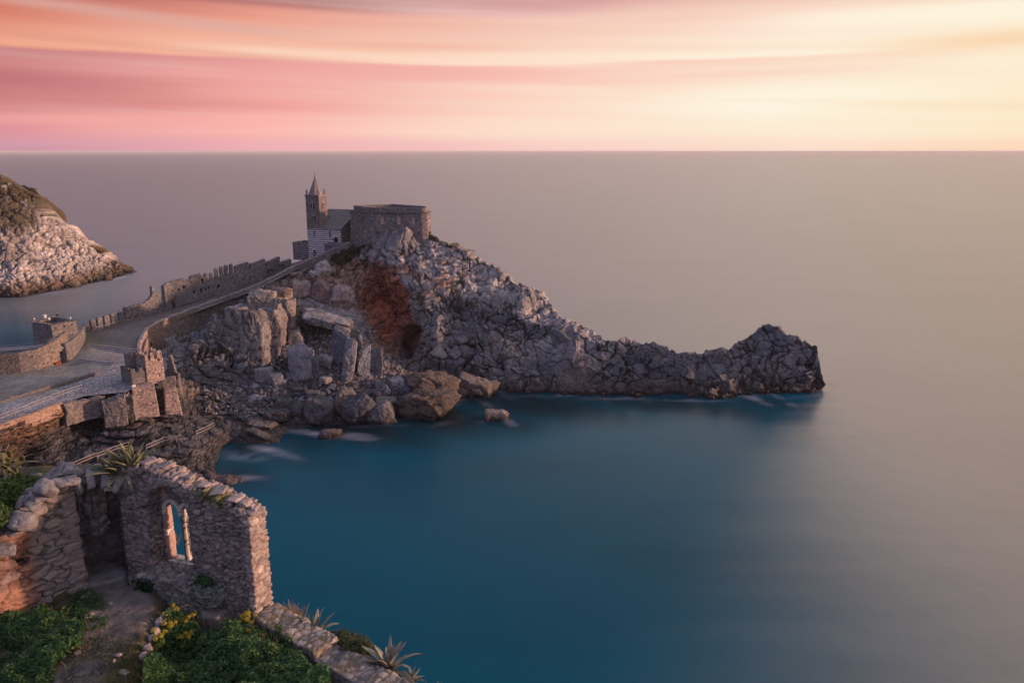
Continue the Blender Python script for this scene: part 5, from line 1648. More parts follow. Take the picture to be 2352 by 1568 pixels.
def gz(x, y):
    return float(g_height(np.array([float(x)]), np.array([float(y)]))[0])


def on_ground(X, Y, dz=0.0):
    """where the line of sight through a photo point meets the hillside"""
    z = 41.0
    for _ in range(12):
        p = Wz(X, Y, z); z = .5 * z + .5 * (gz(p[0], p[1]) + dz)
    p = Wz(X, Y, z)
    return np.array([p[0], p[1], z])


ruin = thing('ruined_chapel', 'roofless rubble stone ruin in the foreground with arch and slender marble window', 'ruin', (-11, 22, 40.5))

# left wall with reddish stones and big quoins at its end
def lw_col(L, V, c, rid, ed):
    u, h = L[:, 0], L[:, 1]
    w = fbm(L * .9, 3, 421)
    grey = rock_palette((rid * 7.3) % 1, [(.24, .22, .215), (.30, .27, .255), (.20, .185, .185), (.27, .235, .22)])
    grey = mixc((.10, .09, .085), grey, sstep(0, .16, ed))
    k = np.clip(sstep(6.1, 6.5, u + .15 * w) + sstep(2.5, 3.1, h + .35 * w - .25 * (u - 4.6)), 0, 1)
    c = mixc(c, grey, k)
    pat = blob(u + .2 * w, h, 5.55, 1.05, .55, .42, .1, .4)
    return mixc(c, (.42, .23, .15), pat * .8)


def lw_top(u):
    return np.interp(u, [0, 3, 4.62, 5.0, 5.35, 5.6, 5.9, 6.3, 7.3], [2.2, 2.6, 2.85, 3.05, 3.35, 3.55, 3.8, 4.1, 4.4]) + .10 * fbm(np.stack([u * 2.5, 0 * u, 0 * u], -1), 3, 422)


wall('left_wall', [(x, y, 40.45) for x, y in LW], 4.7, .62, .042, cut(top_is(lw_top), [lambda u, h: np.hypot((u - 6.0) / 1.6, h - 2.2) - .11, lambda u, h: np.hypot((u - 4.9), h - 2.0) - .10]), stone=(.52, .23, .5), amp=.10, joint=.16, pal=REDS,
     mortar=(.085, .06, .05), parent=ruin, mat=M_WALLN, seed=81, colf=lw_col, jit=(1, .75, 1), rough=.5)
# quoins
rs = np.random.RandomState(5)
tL = np.array([.625, .78]); tL /= np.linalg.norm(tL); nL = np.array([-tL[1], tL[0]])


def stone_mesh(size, seed, sub=3, planes=10, rnd=.06, box=True):
    """angular stone: unit sphere directions pushed out to random cutting planes"""
    import bmesh
    bm = bmesh.new(); bmesh.ops.create_icosphere(bm, subdivisions=sub, radius=1.0)
    D = np.array([v.co[:] for v in bm.verts]); F = [[v.index for v in f.verts] for f in bm.faces]
    bm.free()
    r_ = np.random.RandomState(seed)
    n = r_.normal(size=(planes, 3)); n /= np.linalg.norm(n, axis=1, keepdims=True)
    h = r_.uniform(.72, 1.05, planes)
    if box:
        ax = np.concatenate([np.eye(3), -np.eye(3)]) + r_.normal(size=(6, 3)) * .13
        ax /= np.linalg.norm(ax, axis=1, keepdims=True)
        n = np.concatenate([ax, n]); h = np.concatenate([r_.uniform(.62, .78, 6), h])
    dots = D @ n.T
    q = np.where(dots > .05, h[None] / np.maximum(dots, .05), 9)
    q = np.concatenate([q, np.full((len(D), 1), 1.12)], 1)
    # soft minimum keeps the edges slightly worn
    k = 70.0
    rad = -np.log(np.exp(-k * q).sum(1)) / k
    P = D * rad[:, None]
    P = P * (1 + rnd * fbm(P * 2.2, 4, seed + 1))[:, None]
    return P * np.array(size) , np.array(F)


def rot3(a, b, c):
    from mathutils import Euler
    return np.array(Euler((a, b, c)).to_matrix())


def stone(name, loc, size, rot, col, mat, seed, parent=None, sub=3, planes=9, label=None, cat=None, group=None, strat=0.0, box=True, rnd=.06, colvar=.25, rough=0.0):
    P, F = stone_mesh(size, seed, sub, planes, rnd, box)
    sc = float(np.mean(size))
    f1, f2, rid = voro(P / sc * 1.6, seed)
    g = fbm(P / sc * 2.0, 4, seed + 3)
    c = np.array(col)[None] * (1 + colvar * g + .15 * (rid - .5))[:, None]
    c = c * (1 - .4 * sstep(.10, 0, f2 - f1))[:, None]
    if rough > 0:
        P = P * (1 + rough * 1.6 * fbm(P / sc * 3.2, 5, seed + 8, .6) - rough * 1.2 * sstep(.09, 0, f2 - f1))[:, None]
    if strat > 0:
        s = P[:, 2] / (.75 if mat is M_BLOCK else sc * .16) + .6 * g + .25 * P[:, 0] / sc
        c = c * (1 - strat * sstep(.3, 0, np.abs((s % 1) - .5) * 2))[:, None]
        P = P * np.array([1, 1, 0]) * (1 - .13 * strat * sstep(.35, 0, np.abs((s % 1) - .5) * 2) + .10 * strat * ((np.floor(s - .5) * .618) % 1 - .5))[:, None] + P * np.array([0, 0, 1])
    P = P @ rot3(*rot).T + np.array(loc)
    if mat is M_BLOCK:                      # dark wet stone just above the water
        c = mixc(c, c * .35, sstep(1.3, .5, P[:, 2] + .3 * g))
    me = np_mesh(name, P, None, F, col=c)
    o = link(name, me, mat, parent)
    if label: tag(o, label, cat or 'stone', group)
    return o


zq = 40.5
k = 0
while zq < 44.6:
    hq = rs.uniform(.24, .40)
    wq = rs.uniform(.45, .75)
    c = np.array(LW[-1]) - tL * (wq / 2 - .06) + nL * .28
    stone('quoin', (c[0], c[1], zq + hq / 2), (wq * .72, .46, hq * .70), (0, 0, math.atan2(tL[1], tL[0])), rs.uniform(.8, 1.15) * np.array((.27, .235, .215)), M_WALLN, 700 + k, ruin, planes=4, rnd=.03)
    zq += hq * .97; k += 1
# large rounded blocks on the slanting wall top
for X, Y, y, s, sd in ((50, 1196, 21.15, (.42, .4, .30), 1), (105, 1120, 21.95, (.36, .4, .27), 2), (76, 1160, 21.5, (.24, .35, .12), 3), (15, 1262, 20.9, (.34, .3, .22), 4), (140, 1108, 22.3, (.30, .4, .10), 5), (90, 1142, 21.8, (.22, .3, .10), 6), (30, 1222, 21.1, (.22, .3, .1), 7), (165, 1102, 22.6, (.3, .35, .1), 8)):
    p = Wy(X, Y, y)
    stone('coping_stone', p, s, (.1, .15, .8), (.22, .215, .22), M_WALLN, 730 + sd, ruin, rough=.07, sub=4, planes=16, box=sd > 2)

# doorway arch between the left wall and the corner
DW = [(-14.9, 22.65, 40.6), (-12.4, 24.0, 40.6)]
wall('doorway_wall', DW, 4.4, .95, .045, cut(lambda u, h: h - 4.15 - .18 * np.sin(u * 2.2) - .06 * fbm(np.stack([u * 3, 0 * u, 0 * u], -1), 2, 3), [seg_hole(1.30, .98, -.3, 3.10, .66)]), stone=(.34, .18, .4), amp=.07, joint=.25, parent=ruin, mat=M_WALLN, seed=82, pal=GREYS, jit=(1, .8, 1), rough=.5)
dd = np.array(DW[1][:2]) - np.array(DW[0][:2]); LD = np.linalg.norm(dd); dd /= LD; nD = np.array([-dd[1], dd[0]])
for i in range(9):
    a = math.pi * (i + .5) / 9
    c = np.array(DW[0][:2]) + dd * (1.30 - 1.20 * math.cos(a)) + nD * .12
    stone('voussoir', (c[0], c[1], 40.6 + 3.10 + .90 * math.sin(a)), (.17, .60, .40), (0, -(math.pi / 2 - a) * .7, math.atan2(dd[1], dd[0])), rs.uniform(.8, 1.2) * np.array((.29, .28, .285)), M_WALLN, 760 + i, ruin, planes=5, rnd=.04)
wall('back_wall', [(-15.3, 23.9, 40.3), (-13.7, 24.9, 40.3), (-12.2, 24.5, 40.3)], 3.8, .5, .06, top_is(lambda u: 3.3 + .1 * np.sin(3 * u)), stone=(.34, .2, .4), amp=.07, joint=.25, parent=ruin, mat=M_WALLN, seed=83, pal=[(.15, .145, .155), (.19, .18, .185), (.12, .115, .125)], rough=.5)
wall('corner_pier', [(-13.35, 23.95, 40.6), (-12.85, 23.75, 40.6), (-12.4, 24.1, 40.6), (-12.5, 24.6, 40.6), (-13.3, 24.6, 40.6)], 3.3, .3, .045, closed=True, stone=(.5, .19, .4), amp=.10, joint=.22, parent=ruin, mat=M_WALLN, seed=84, pal=[(.20, .19, .20), (.25, .235, .24), (.16, .15, .16), (.29, .26, .25)], rough=.5)
stone('doorstep', (-13.75, 23.35, 41.0), (.95, .6, .14), (0, 0, .45), (.20, .19, .20), M_WALLN, 790, ruin)

# window wall
WW0 = np.array([-13.0, 23.5]); WW1 = np.array([-8.2, 21.9])
tW = (WW1 - WW0) / np.linalg.norm(WW1 - WW0); nW = np.array([-tW[1], tW[0]])
WZ0 = 39.6


def ww_top(u):
    r = np.interp(u, [0, .4, 1.0, 1.6, 2.3, 2.9, 3.3, 4.1, 4.6, 4.95, 5.1], [5.3, 5.45, 5.45, 5.4, 5.15, 4.95, 4.88, 4.62, 4.5, 4.38, 4.15])
    return r + .07 * fbm(np.stack([u * 3.1, 0 * u, 0 * u], -1), 3, 431) + .05 * (((u * 2.3) % 1) > .5)


def ww_col(L, V, c, rid, ed):
    w = fbm(V * .8, 3, 432)
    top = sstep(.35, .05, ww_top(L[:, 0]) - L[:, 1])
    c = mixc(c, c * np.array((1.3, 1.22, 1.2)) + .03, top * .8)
    end = sstep(4.7, 4.95, L[:, 0])
    c = mixc(c, rock_palette((rid * 5.7) % 1, [(.34, .27, .24), (.40, .33, .29), (.28, .22, .20), (.44, .37, .33), (.33, .30, .29)]) * (.55 + .45 * sstep(0, .2, ed))[:, None], end * .85)
    m = top * sstep(.05, .3, fbm(V * 1.6, 3, 433)) * sstep(2.6, 3.4, L[:, 0]) * sstep(4.6, 4.2, L[:, 0])
    c = mixc(c, (.10, .11, .035), m * .8)
    wh = blob(L[:, 2], L[:, 1], .35, 2.35, .10, .12, .4, .3) * end
    return mixc(c, (.62, .55, .48), np.clip(wh, 0, 1))


niche = arch_hole(1.9, .80, 1.95, 4.1)
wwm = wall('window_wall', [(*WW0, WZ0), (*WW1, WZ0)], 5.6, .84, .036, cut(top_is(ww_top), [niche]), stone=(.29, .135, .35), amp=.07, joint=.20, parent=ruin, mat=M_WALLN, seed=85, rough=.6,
           pal=[(.23, .20, .195), (.28, .25, .24), (.18, .165, .165), (.33, .29, .275), (.25, .215, .205), (.30, .25, .23)], mortar=(.055, .05, .05), colf=ww_col, jit=(1, .7, 1), batter=.008)


def WP(u, d, h):
    p = WW0 + tW * u + nW * d
    return (float(p[0]), float(p[1]), WZ0 + h)


def jamb_col(L, V, c, rid, ed):
    k = sstep(1.45, 1.36, L[:, 0]) * sstep(1.15, 1.2, L[:, 0])
    c = mixc(c, np.array((.44, .31, .26)) * (.8 + .3 * fbm(V * 6, 3, 9))[:, None], k)
    return mixc(c, (.66, .60, .53), blob(L[:, 0], L[:, 1], 1.3, 2.95, .14, .12, 0, .3))


pn = wall('window_infill', [WP(.85, .50, 1.3), WP(2.95, .50, 1.3)], 3.7, .30, .036, cut(lambda u, h: h - 3.65 + 0 * u, [arch_hole(1.3 + .30 - .85, .30, .62, 2.35, 1.35), arch_hole(1.3 + .98 - .85, .30, .62, 2.35, 1.35)]), stone=(.30, .15, .35), amp=.045, parent=ruin, mat=M_WALLN, seed=86, rough=.5, pal=GREYS, colf=lambda L, V, c, rid, ed: jamb_col(L + [.85, 1.3, 0], V, c, rid, ed))
# marble arches, column, sill
b = MB()
for cu_ in (1.60, 2.28):
    prev = None
    for i in range(13):
        a = math.pi * i / 12
        rr = .40; x_ = math.cos(a)
        px_ = cu_ - .30 * 1.12 * x_; pz = 1.3 + 2.35 + .50 * math.sin(a) ** .85
        p = WP(px_, .50, pz)
        if prev: b.tube(prev, p, .075, 6)
        prev = p
fr = b.build('window_frame', M_MARBLE, wwm, smooth=True)
b = MB(); b.box(WP(1.94, .64, 1.3 + .60), (1.35, .42, .10), math.atan2(tW[1], tW[0])); b.build('window_sill', M_MARBLE, wwm)
b = MB(); cc = WP(1.94, .64, 1.3 + .65); b.lathe(cc, [(.12, 0), (.12, .06), (.095, .09), (.105, .13), (.062, .18), (.055, .9), (.052, 1.48), (.075, 1.52), (.07, 1.56), (.12, 1.68), (.13, 1.75)], 14); b.build('column', M_MARBLE, wwm, smooth=True)
stone('impost', WP(1.94, .64, 1.3 + .65 + 1.93), (.14, .17, .26), (0, 0, math.atan2(tW[1], tW[0])), (.50, .45, .42), M_WALLN, 795, wwm, planes=2, rnd=.03)
stone('jamb_stone', WP(1.24, .65, 2.45), (.14, .19, .75), (0, 0, math.atan2(tW[1], tW[0])), (.46, .32, .27), M_WALLN, 796, wwm, planes=3, rnd=.05)
stone('jamb_stone', WP(1.24, .65, 3.45), (.15, .19, .62), (0, .0, math.atan2(tW[1], tW[0])), (.44, .30, .25), M_WALLN, 797, wwm, planes=3, rnd=.05)
# relieving arch stones on the wall face
for i in range(17):
    a = math.pi * (.06 + .88 * (i + .5) / 17)
    r_ = 1.02
    stone('arch_stone', WP(1.9 - r_ * math.cos(a), .30, 4.1 + r_ * math.sin(a)), (.085, .46, .27), (0, -(math.pi / 2 - a), math.atan2(tW[1], tW[0])), rs.uniform(.8, 1.2) * np.array((.27, .245, .24)), M_WALLN, 800 + i, ruin, sub=3, planes=5, rnd=.05)
wall('window_ledge', [WP(.55, -.62, .2), WP(2.95, -.62, .2)], 1.8, .64, .045, lambda u, h: h - 1.70 + .04 * np.sin(u * 9), stone=(.30, .16, .35), amp=.07, joint=.25, parent=ruin, mat=M_WALLN, seed=87, rough=.5, pal=GREYS)
# capping stones along the wall top and the pillar
for u, s_, sd in ((5.0, (.30, .40, .11), 1), (4.7, (.20, .30, .10), 2), (4.3, (.30, .34, .08), 3), (3.7, (.34, .40, .07), 4), (3.15, (.26, .30, .06), 5), (2.6, (.18, .25, .06), 6), (2.3, (.14, .2, .06), 12), (1.7, (.2, .32, .05), 7), (1.0, (.2, .32, .05), 8), (.4, (.24, .32, .06), 9), (4.5, (.15, .16, .10), 10), (4.85, (.16, .15, .09), 11), (5.02, (.14, .2, .16), 13)):
    p = WP(u, .38, float(ww_top(np.array([u]))[0]) + .06)
    stone('coping_stone', p, s_, (rs.uniform(-.1, .1), rs.uniform(-.1, .1), math.atan2(tW[1], tW[0]) + rs.uniform(-.3, .3)), rs.uniform(.85, 1.2) * np.array((.34, .295, .28)), M_WALLN, 830 + sd, ruin, sub=4, planes=9, rnd=.10)
stone('quoin', WP(5.02, .12, 4.12), (.22, .24, .13), (0, 0, math.atan2(tW[1], tW[0])), (.58, .50, .44), M_WALLN, 850, ruin, planes=3)

# wall behind with red sedum on top
sw_ = [Wz(30, 1118, 44.2), Wz(110, 1120, 44.2), Wz(200, 1118, 44.3)]
tag(wall('stone_wall', [(p[0], p[1] + .3, 42.4) for p in sw_], 2.0, .6, .05, top_is(lambda u: 1.85 + .08 * np.sin(u * 5)), stone=(.34, .22, .4), amp=.08, joint=.25, mat=M_WALLN, seed=88, rough=.5, pal=GREYS,
         colf=lambda L, V, c, rid, ed: mixc(c, (.22, .07, .05), sstep(1.65, 1.8, L[:, 1]) * sstep(0, .3, fbm(V * 1.5, 3, 7)))), 'low grey wall topped with red sedum behind the green bush', 'wall')

# low cobbled parapet
def pa_col(L, V, c, rid, ed):
    top = sstep(.82, .9, L[:, 1])
    cob = rock_palette((rid * 3.3) % 1, [(.34, .31, .30), (.28, .26, .26), (.42, .37, .34), (.24, .22, .22)])
    cob = mixc((.17, .14, .085), cob, sstep(.05, .30, ed))
    return mixc(c, cob, top)


for seg_, H_, z_, sd in (([PARA[0], PARA[1]], .98, 39.62, 1), ([PARA[1], PARA[2], PARA[3], PARA[4], (5, 12.0)], .80, 39.55, 2)):
    pass
tag(wall('parapet', [(x, y, 39.5) for x, y in PARA[:5]], 1.15, .95, .042, top_is(lambda u: np.where(u < 3.1, 1.08, .86) + .03 * np.sin(u * 5)), stone=(.27, .24, .27), amp=.03, joint=.2, mat=M_WALLN, seed=89, rough=.4, pal=GREYS, colf=pa_col, jit=(1, 1, 1)),
    'low cobble topped parapet wall running down to the bottom edge of the photo', 'wall')

# ---------------------------------------------------------------- stones lying about
def rock_at(name, X, Y, wpx, hpx, dpx, rot, col, label, seed, up=.35, cat='rock', group=None, mat=None, **kw):
    g = on_ground(X, Y)
    s = math.hypot(g[0], g[1]) and (g[1] / float(ray(X, Y)[1]))
    k = s / FPX
    return stone(name, (g[0], g[1], g[2] + hpx * k * up), (wpx * k * .72, dpx * k * .72, hpx * k * .72), rot, col, mat or M_WALLN, seed, label=label, cat=cat, group=group, **kw)


rock_at('rock', 488, 1436, 72, 46, 40, (.2, .1, -.2), (.22, .20, .19), 'big grey boulder half sunk in the ivy below the pillar', 901, sub=4)
rock_at('rock', 432, 1412, 48, 22, 30, (0, .05, -.1), (.24, .225, .22), 'flat grey slab under the silvery shrub', 902)
rock_at('rock', 552, 1392, 44, 26, 30, (0, 0, -.3), (.21, .20, .20), 'rough block leaning on the pillar foot', 903)
bo = thing('stone_border', 'curved border of upright pale stones beside the earth path', 'stone border', tuple(on_ground(355, 1460)))
for i, (X, Y, w_, h_, r_) in enumerate(((394, 1414, 20, 18, 0), (378, 1424, 18, 22, .2), (365, 1438, 18, 26, .1), (358, 1456, 20, 24, 0), (352, 1474, 20, 22, -.1), (338, 1496, 20, 34, .5), (330, 1515, 14, 24, .3))):
    g = on_ground(X, Y); k_ = g[1] / float(ray(X, Y)[1]) / FPX
    stone('stone', (g[0], g[1], g[2] + .05), (w_ * k_ * .8, .16, h_ * k_ * .8), (0, r_, -.9), rs.uniform(.9, 1.2) * np.array((.30, .26, .24)), M_WALLN, 910 + i, bo, planes=8)
for i, (X, Y, w_, lb) in enumerate(((153, 1486, 16, 'pale upright stone in the grass at lower left'), (177, 1501, 15, 'flat pale stone right of the upright one in the grass'), (163, 1467, 10, 'small stone above the upright pale one'), (254, 1387, 10, 'small white stone by the path edge'), (200, 1370, 24, 'flat stone half buried under the end of the left wall'), (190, 1358, 10, 'pebble sized stone beside the flat half buried one'),
                                    (272, 1506, 15, 'pinkish stone in the grass left of the stone border'), (205, 1415, 22, 'worn patch stone amid the grass near the ivy'), (262, 1520, 10, 'small dull stone just below the pinkish one'), (285, 1545, 22, 'flat stone at the bottom edge of the path'))):
    rock_at('stone', X, Y, w_, 8 if i else 16, w_ * .7, (0, 0, i), (.36, .31, .29), lb, 930 + i, up=.2, cat='stone')


# ---------------------------------------------------------------- plants
def leaf_field(name, poly, n, size, pal, seed, base=.0, lump=.35, depth=.35, asp=.6):
    """ground cover: leaves over a bumpy mound above the hillside; poly in photo coordinates"""
    rs = np.random.RandomState(seed)
    poly = np.array(poly, float)
    pts = []
    while sum(len(p) for p in pts) < n:
        q = rs.uniform(poly.min(0), poly.max(0), (n, 2))
        ins = np.zeros(n, bool); j = len(poly) - 1
        for i in range(len(poly)):
            xi, yi = poly[i]; xj, yj = poly[j]
            c = ((yi > q[:, 1]) != (yj > q[:, 1])) & (q[:, 0] < (xj - xi) * (q[:, 1] - yi) / (yj - yi + 1e-9) + xi)
            ins ^= c; j = i
        pts.append(q[ins])
    q = np.concatenate(pts)[:n]
    z = np.full(n, 40.8)
    for _ in range(8):
        P = Wz(q[:, 0], q[:, 1], z); hgt = g_height(P[:, 0], P[:, 1]); z = .5 * z + .5 * (hgt + .2)
    P = Wz(q[:, 0], q[:, 1], z)
    lm = fbm(np.stack([P[:, 0] * .9, P[:, 1] * .9, 0 * z], -1), 3, seed)
    lm = lm * 1.3
    lm2 = fbm(np.stack([P[:, 0] * 3.2, P[:, 1] * 3.2, 0 * z], -1), 2, seed + 1)
    hgt = g_height(P[:, 0], P[:, 1]) + base + lump * (.6 + lm) + .22 * lm2
    P[:, 2] = hgt - rs.uniform(0, 1, n) ** 2 * depth
    nrm = rs.normal(size=(n, 3)) * .5 + [0.1, -.25, 1.0]
    nrm /= np.linalg.norm(nrm, axis=1, keepdims=True)
    t = np.cross(nrm, rs.normal(size=(n, 3))); t /= np.linalg.norm(t, axis=1, keepdims=True)
    bt = np.cross(nrm, t); s = size * rs.uniform(.6, 1.4, n)[:, None]
    V = np.stack([P - t * s, P - bt * s * asp + t * s * .2, P + t * s - nrm * s * .35, P + bt * s * asp + t * s * .2], 1)
    pal = np.array(pal)
    c = pal[rs.randint(0, len(pal), n)] * rs.uniform(.7, 1.3, n)[:, None] * (1 + .5 * lm)[:, None]
    me = np_mesh(name, V.reshape(-1, 3), np.arange(n * 4).reshape(-1, 4), col=np.repeat(c, 4, 0), smooth=False)
    return link(name, me, M_LEAF)


def tuft(label, X, Y, n, h, w, pal, seed, dz=0.0, name='dry_grass', cat='grass tuft', sp=.35):
    r_ = np.random.RandomState(seed)
    g = on_ground(X, Y) + [0, 0, dz]
    V = []; Q = []; C = []
    for i in range(n):
        a = g + np.array([r_.normal() * w, r_.normal() * w * .7, 0]); a[2] = gz(a[0], a[1]) + dz - .03
        d = np.array([r_.normal() * sp, r_.normal() * sp, 1.0]) * h * r_.uniform(.4, 1.0)
        s = np.array([r_.uniform(-1, 1), r_.uniform(-1, 1), 0]); s = s / np.linalg.norm(s) * .009
        m = a + d * .55 + [0, 0, .03]; t = a + d
        k = len(V); V += [a - s, a + s, m + s * .8, m - s * .8, t + s * .3, t - s * .3]
        Q += [(k, k + 1, k + 2, k + 3), (k + 3, k + 2, k + 4, k + 5)]
        c = np.array(pal[r_.randint(len(pal))]) * r_.uniform(.7, 1.3); C += [c] * 6
    o = link(name, np_mesh(name, np.array(V), np.array(Q), col=np.array(C), smooth=False), M_LEAF)
    return tag(o, label, cat)


IVY = [(.030, .098, .028), (.042, .125, .034), (.024, .070, .024), (.065, .145, .040), (.038, .085, .040), (.09, .15, .04)]
tag(leaf_field('ivy', [(350, 1490), (372, 1455), (395, 1432), (420, 1436), (455, 1462), (510, 1462), (560, 1452), (590, 1458), (640, 1460), (680, 1500), (700, 1540), (760, 1575), (760, 1640), (330, 1640), (335, 1530)], 34000, .050, IVY, 11, base=.12, lump=.70, depth=.45), 'thick dark green ivy in the bed between stone border and parapet', kind='stuff')
tag(leaf_field('ivy', [(-30, 1440), (60, 1425), (110, 1405), (165, 1425), (195, 1450), (185, 1490), (135, 1520), (95, 1600), (-40, 1640)], 20000, .050, IVY, 12, base=.05, lump=.50), 'low dark green ground cover under the reddish wall', kind='stuff')
tag(leaf_field('weeds', [(160, 1440), (330, 1470), (330, 1580), (120, 1600), (150, 1500)], 3500, .03, [(.05, .07, .02), (.08, .08, .03), (.04, .06, .02)], 13, base=.0, lump=.05, depth=.05, asp=.3), 'sparse low weeds and grass around the bottom of the path', kind='stuff')
tag(leaf_field('weeds', [(180, 1345), (235, 1360), (250, 1420), (190, 1440), (160, 1400), (130, 1410)], 2500, .035, IVY, 14, base=.0, lump=.12, depth=.1), 'dark weeds at the foot of the left wall end', kind='stuff')

def bush(name, label, cat, XYs, rad, n, size, pal, dz, seed, **kw):
    return leaf_cloud(name, label, cat, [on_ground(x, y) + [0, 0, dz] for x, y in XYs], rad, n, size, pal, seed=seed, **kw)


GREEN = [(.055, .115, .022), (.075, .14, .028), (.04, .085, .02), (.10, .15, .035)]
GREYG = [(.34, .38, .36), (.44, .47, .45), (.15, .19, .16), (.10, .13, .09), (.40, .42, .40)]
gc_ = [Wy(x, y, d) for x, y, d in ((-10, 1150, 21.9), (20, 1128, 22.6), (38, 1140, 22.3), (25, 1165, 22.0), (5, 1195, 21.5), (58, 1132, 22.8), (-20, 1190, 20.9), (70, 1122, 23.2), (45, 1118, 23.4))]
leaf_cloud('bush', 'bright green leafy bush behind the slanting left wall top', 'bush', gc_, .58, 13000, .058, GREEN, seed=21)
bush('bush', 'dark green bush on the shaded ground beneath the marble window', 'bush', ((330, 1345), (318, 1338), (345, 1352)), .36, 1700, .055, [(.015, .04, .014), (.022, .055, .018)], .15, 22)
bush('bush', 'small dark plant inside the doorway of the ruin', 'bush', ((222, 1262), (235, 1268)), .30, 700, .05, [(.015, .04, .014), (.02, .05, .018)], .1, 23)
sh = [on_ground(x, y) + [0, 0, z] for x, y, z in ((420, 1425, .6), (440, 1424, .9), (462, 1426, .8), (484, 1430, 1.1), (500, 1430, .9), (515, 1430, 1.15), (435, 1428, .55), (468, 1428, 1.2), (450, 1428, .7))]
shr = leaf_cloud('shrub', 'silvery grey shrub with bare twigs in front of the window wall', 'shrub', sh, .42, 15000, .036, GREYG, seed=24, asp=.25)
b = MB()
for i in range(46):
    a = sh[rs.randint(len(sh))] - [0, 0, .5]; d = rs.normal(size=3) * [.45, .3, .2] + [-.15, -.15, .25]
    b.tube(tuple(a), tuple(a + d), .010, 4, .004)
b.build('twigs', mat_plain('twig', (.22, .15, .11), (.14, .10, .08), 3), shr)
bush('bush', 'dark ivy clump on the sill side of the silvery shrub', 'bush', ((470, 1425), (482, 1426)), .25, 700, .05, IVY, 1.45, 25)

# yellow flowering plants
YEL = [(.50, .38, .04), (.62, .48, .06), (.42, .36, .05), (.30, .34, .06)]


def yellow(X, Y, lb, n=5, seed=0, h=.5, dz=.35):
    g = on_ground(X, Y) + [0, 0, dz]
    r_ = np.random.RandomState(seed)
    o = thing('flowering_plant', lb, 'plant', tuple(g), 'yellow flowering plants in the ivy')
    b = MB(); heads = []
    for i in range(n):
        q = g + np.array([r_.uniform(-.22, .22), r_.uniform(-.22, .22), r_.uniform(.15, h)])
        b.tube(tuple(g + (q - g) * [.3, .3, -.3]), tuple(q), .008, 4); heads.append(q)
    b.build('stems', mat_plain('stem_' + str(seed), (.12, .16, .04), (.08, .12, .03), 3), o)
    leaf_cloud('flowers', None, None, heads, .10, 60 * n, .020, YEL, parent=o, seed=seed, flat=.7, asp=.7)
    leaf_cloud('foliage', None, None, [g + [0, 0, -.02]], .24, 420, .045, GREEN, parent=o, seed=seed + 1, flat=.6)
    return o


yellow(386, 1462, 'yellow flowering plant nearest the top of the stone border', 5, 31, .4)
yellow(365, 1493, 'yellow flowering plant at the foot of the stone border', 5, 32, .25)
yellow(412, 1475, 'tallest clump of yellow flowers left of the sunken boulder', 9, 33, .5)
yellow(440, 1450, 'green yellow flowering plant under the silvery shrub', 6, 34, .35)
yellow(402, 1445, 'yellow flowering plant at the upper left corner of the ivy bed', 6, 38, .45)
yellow(425, 1500, 'low yellow flowering plant in the open ivy left of centre', 5, 39, .3)
yellow(562, 1452, 'yellow flowers right in front of the pillar base, left clump', 6, 35, .45)
yellow(582, 1458, 'yellow flowers right in front of the pillar base, right clump', 5, 36, .4)
yellow(570, 1485, 'single low yellow flower in the ivy below the pillar', 2, 37, .2)


tuft('thin dry stalks rising from the ivy in the middle of the bed', 520, 1470, 90, .55, .5, [(.25, .20, .10), (.16, .18, .07)], 90, dz=.3)
tuft('bare stalks standing in the ivy near the parapet', 610, 1500, 80, .6, .5, [(.25, .20, .10), (.16, .18, .07)], 91, dz=.3)
tuft('dead grass blades in the ground cover at lower left', 90, 1470, 160, .4, .8, [(.22, .17, .09), (.12, .14, .06)], 92, dz=.15)
tuft('short dry grass patch at the edge of the earth path', 215, 1480, 900, .12, .6, [(.22, .17, .09), (.10, .11, .04), (.07, .08, .03)], 93)
tuft('short grass on the earth beside the stone border', 300, 1500, 900, .12, .5, [(.16, .13, .07), (.10, .11, .04), (.06, .08, .03)], 94)
# agaves
def agave_leaf(base, az, el, L, w, curl, twist, colr, edge, seed):
    """one thick tapering leaf with a channelled face"""
    n = 12
    p = np.array(base, float); e = el; pts = []; dirs = []
    for i in range(n + 1):
        pts.append(p.copy())
        d = np.array([math.cos(e) * math.sin(az), math.cos(e) * math.cos(az), math.sin(e)])
        dirs.append(d)
        p = p + d * L / n
        e += curl / n * (.3 + 1.4 * i / n)
    V = []; C = []
    for i in range(n + 1):
        t = i / n
        ww = w * (.62 + 1.2 * t - 1.0 * t * t) * (1 - t ** 3.5) if t < 1 else 0.0
        d = dirs[i]; side = np.cross(d, [0, 0, 1.0]); side /= max(np.linalg.norm(side), 1e-6)
        upv = np.cross(side, d)
        a = twist * t
        s2 = side * math.cos(a) + upv * math.sin(a); u2 = -side * math.sin(a) + upv * math.cos(a)
        th = .035 * (1 - t) + .004
        V += [pts[i] - s2 * ww / 2 + u2 * ww * .22, pts[i] - s2 * ww * .36 + u2 * ww * .08, pts[i] + u2 * 0.0, pts[i] + s2 * ww * .36 + u2 * ww * .08, pts[i] + s2 * ww / 2 + u2 * ww * .22, pts[i] - u2 * (th + ww * .08)]
        g = colr * (1 + .15 * math.sin(i * 1.7 + seed))
        C += [edge, g, g * 1.1, g, edge, g * .9]
    Q = []
    for i in range(n):
        for k in range(6):
            a = i * 6 + k; b_ = i * 6 + (k + 1) % 6
            Q.append((a, b_, b_ + 6, a + 6))
    return np.array(V), np.array(Q), np.array(C)


M_AGAVE = mat_leaf('agave_skin', .5)


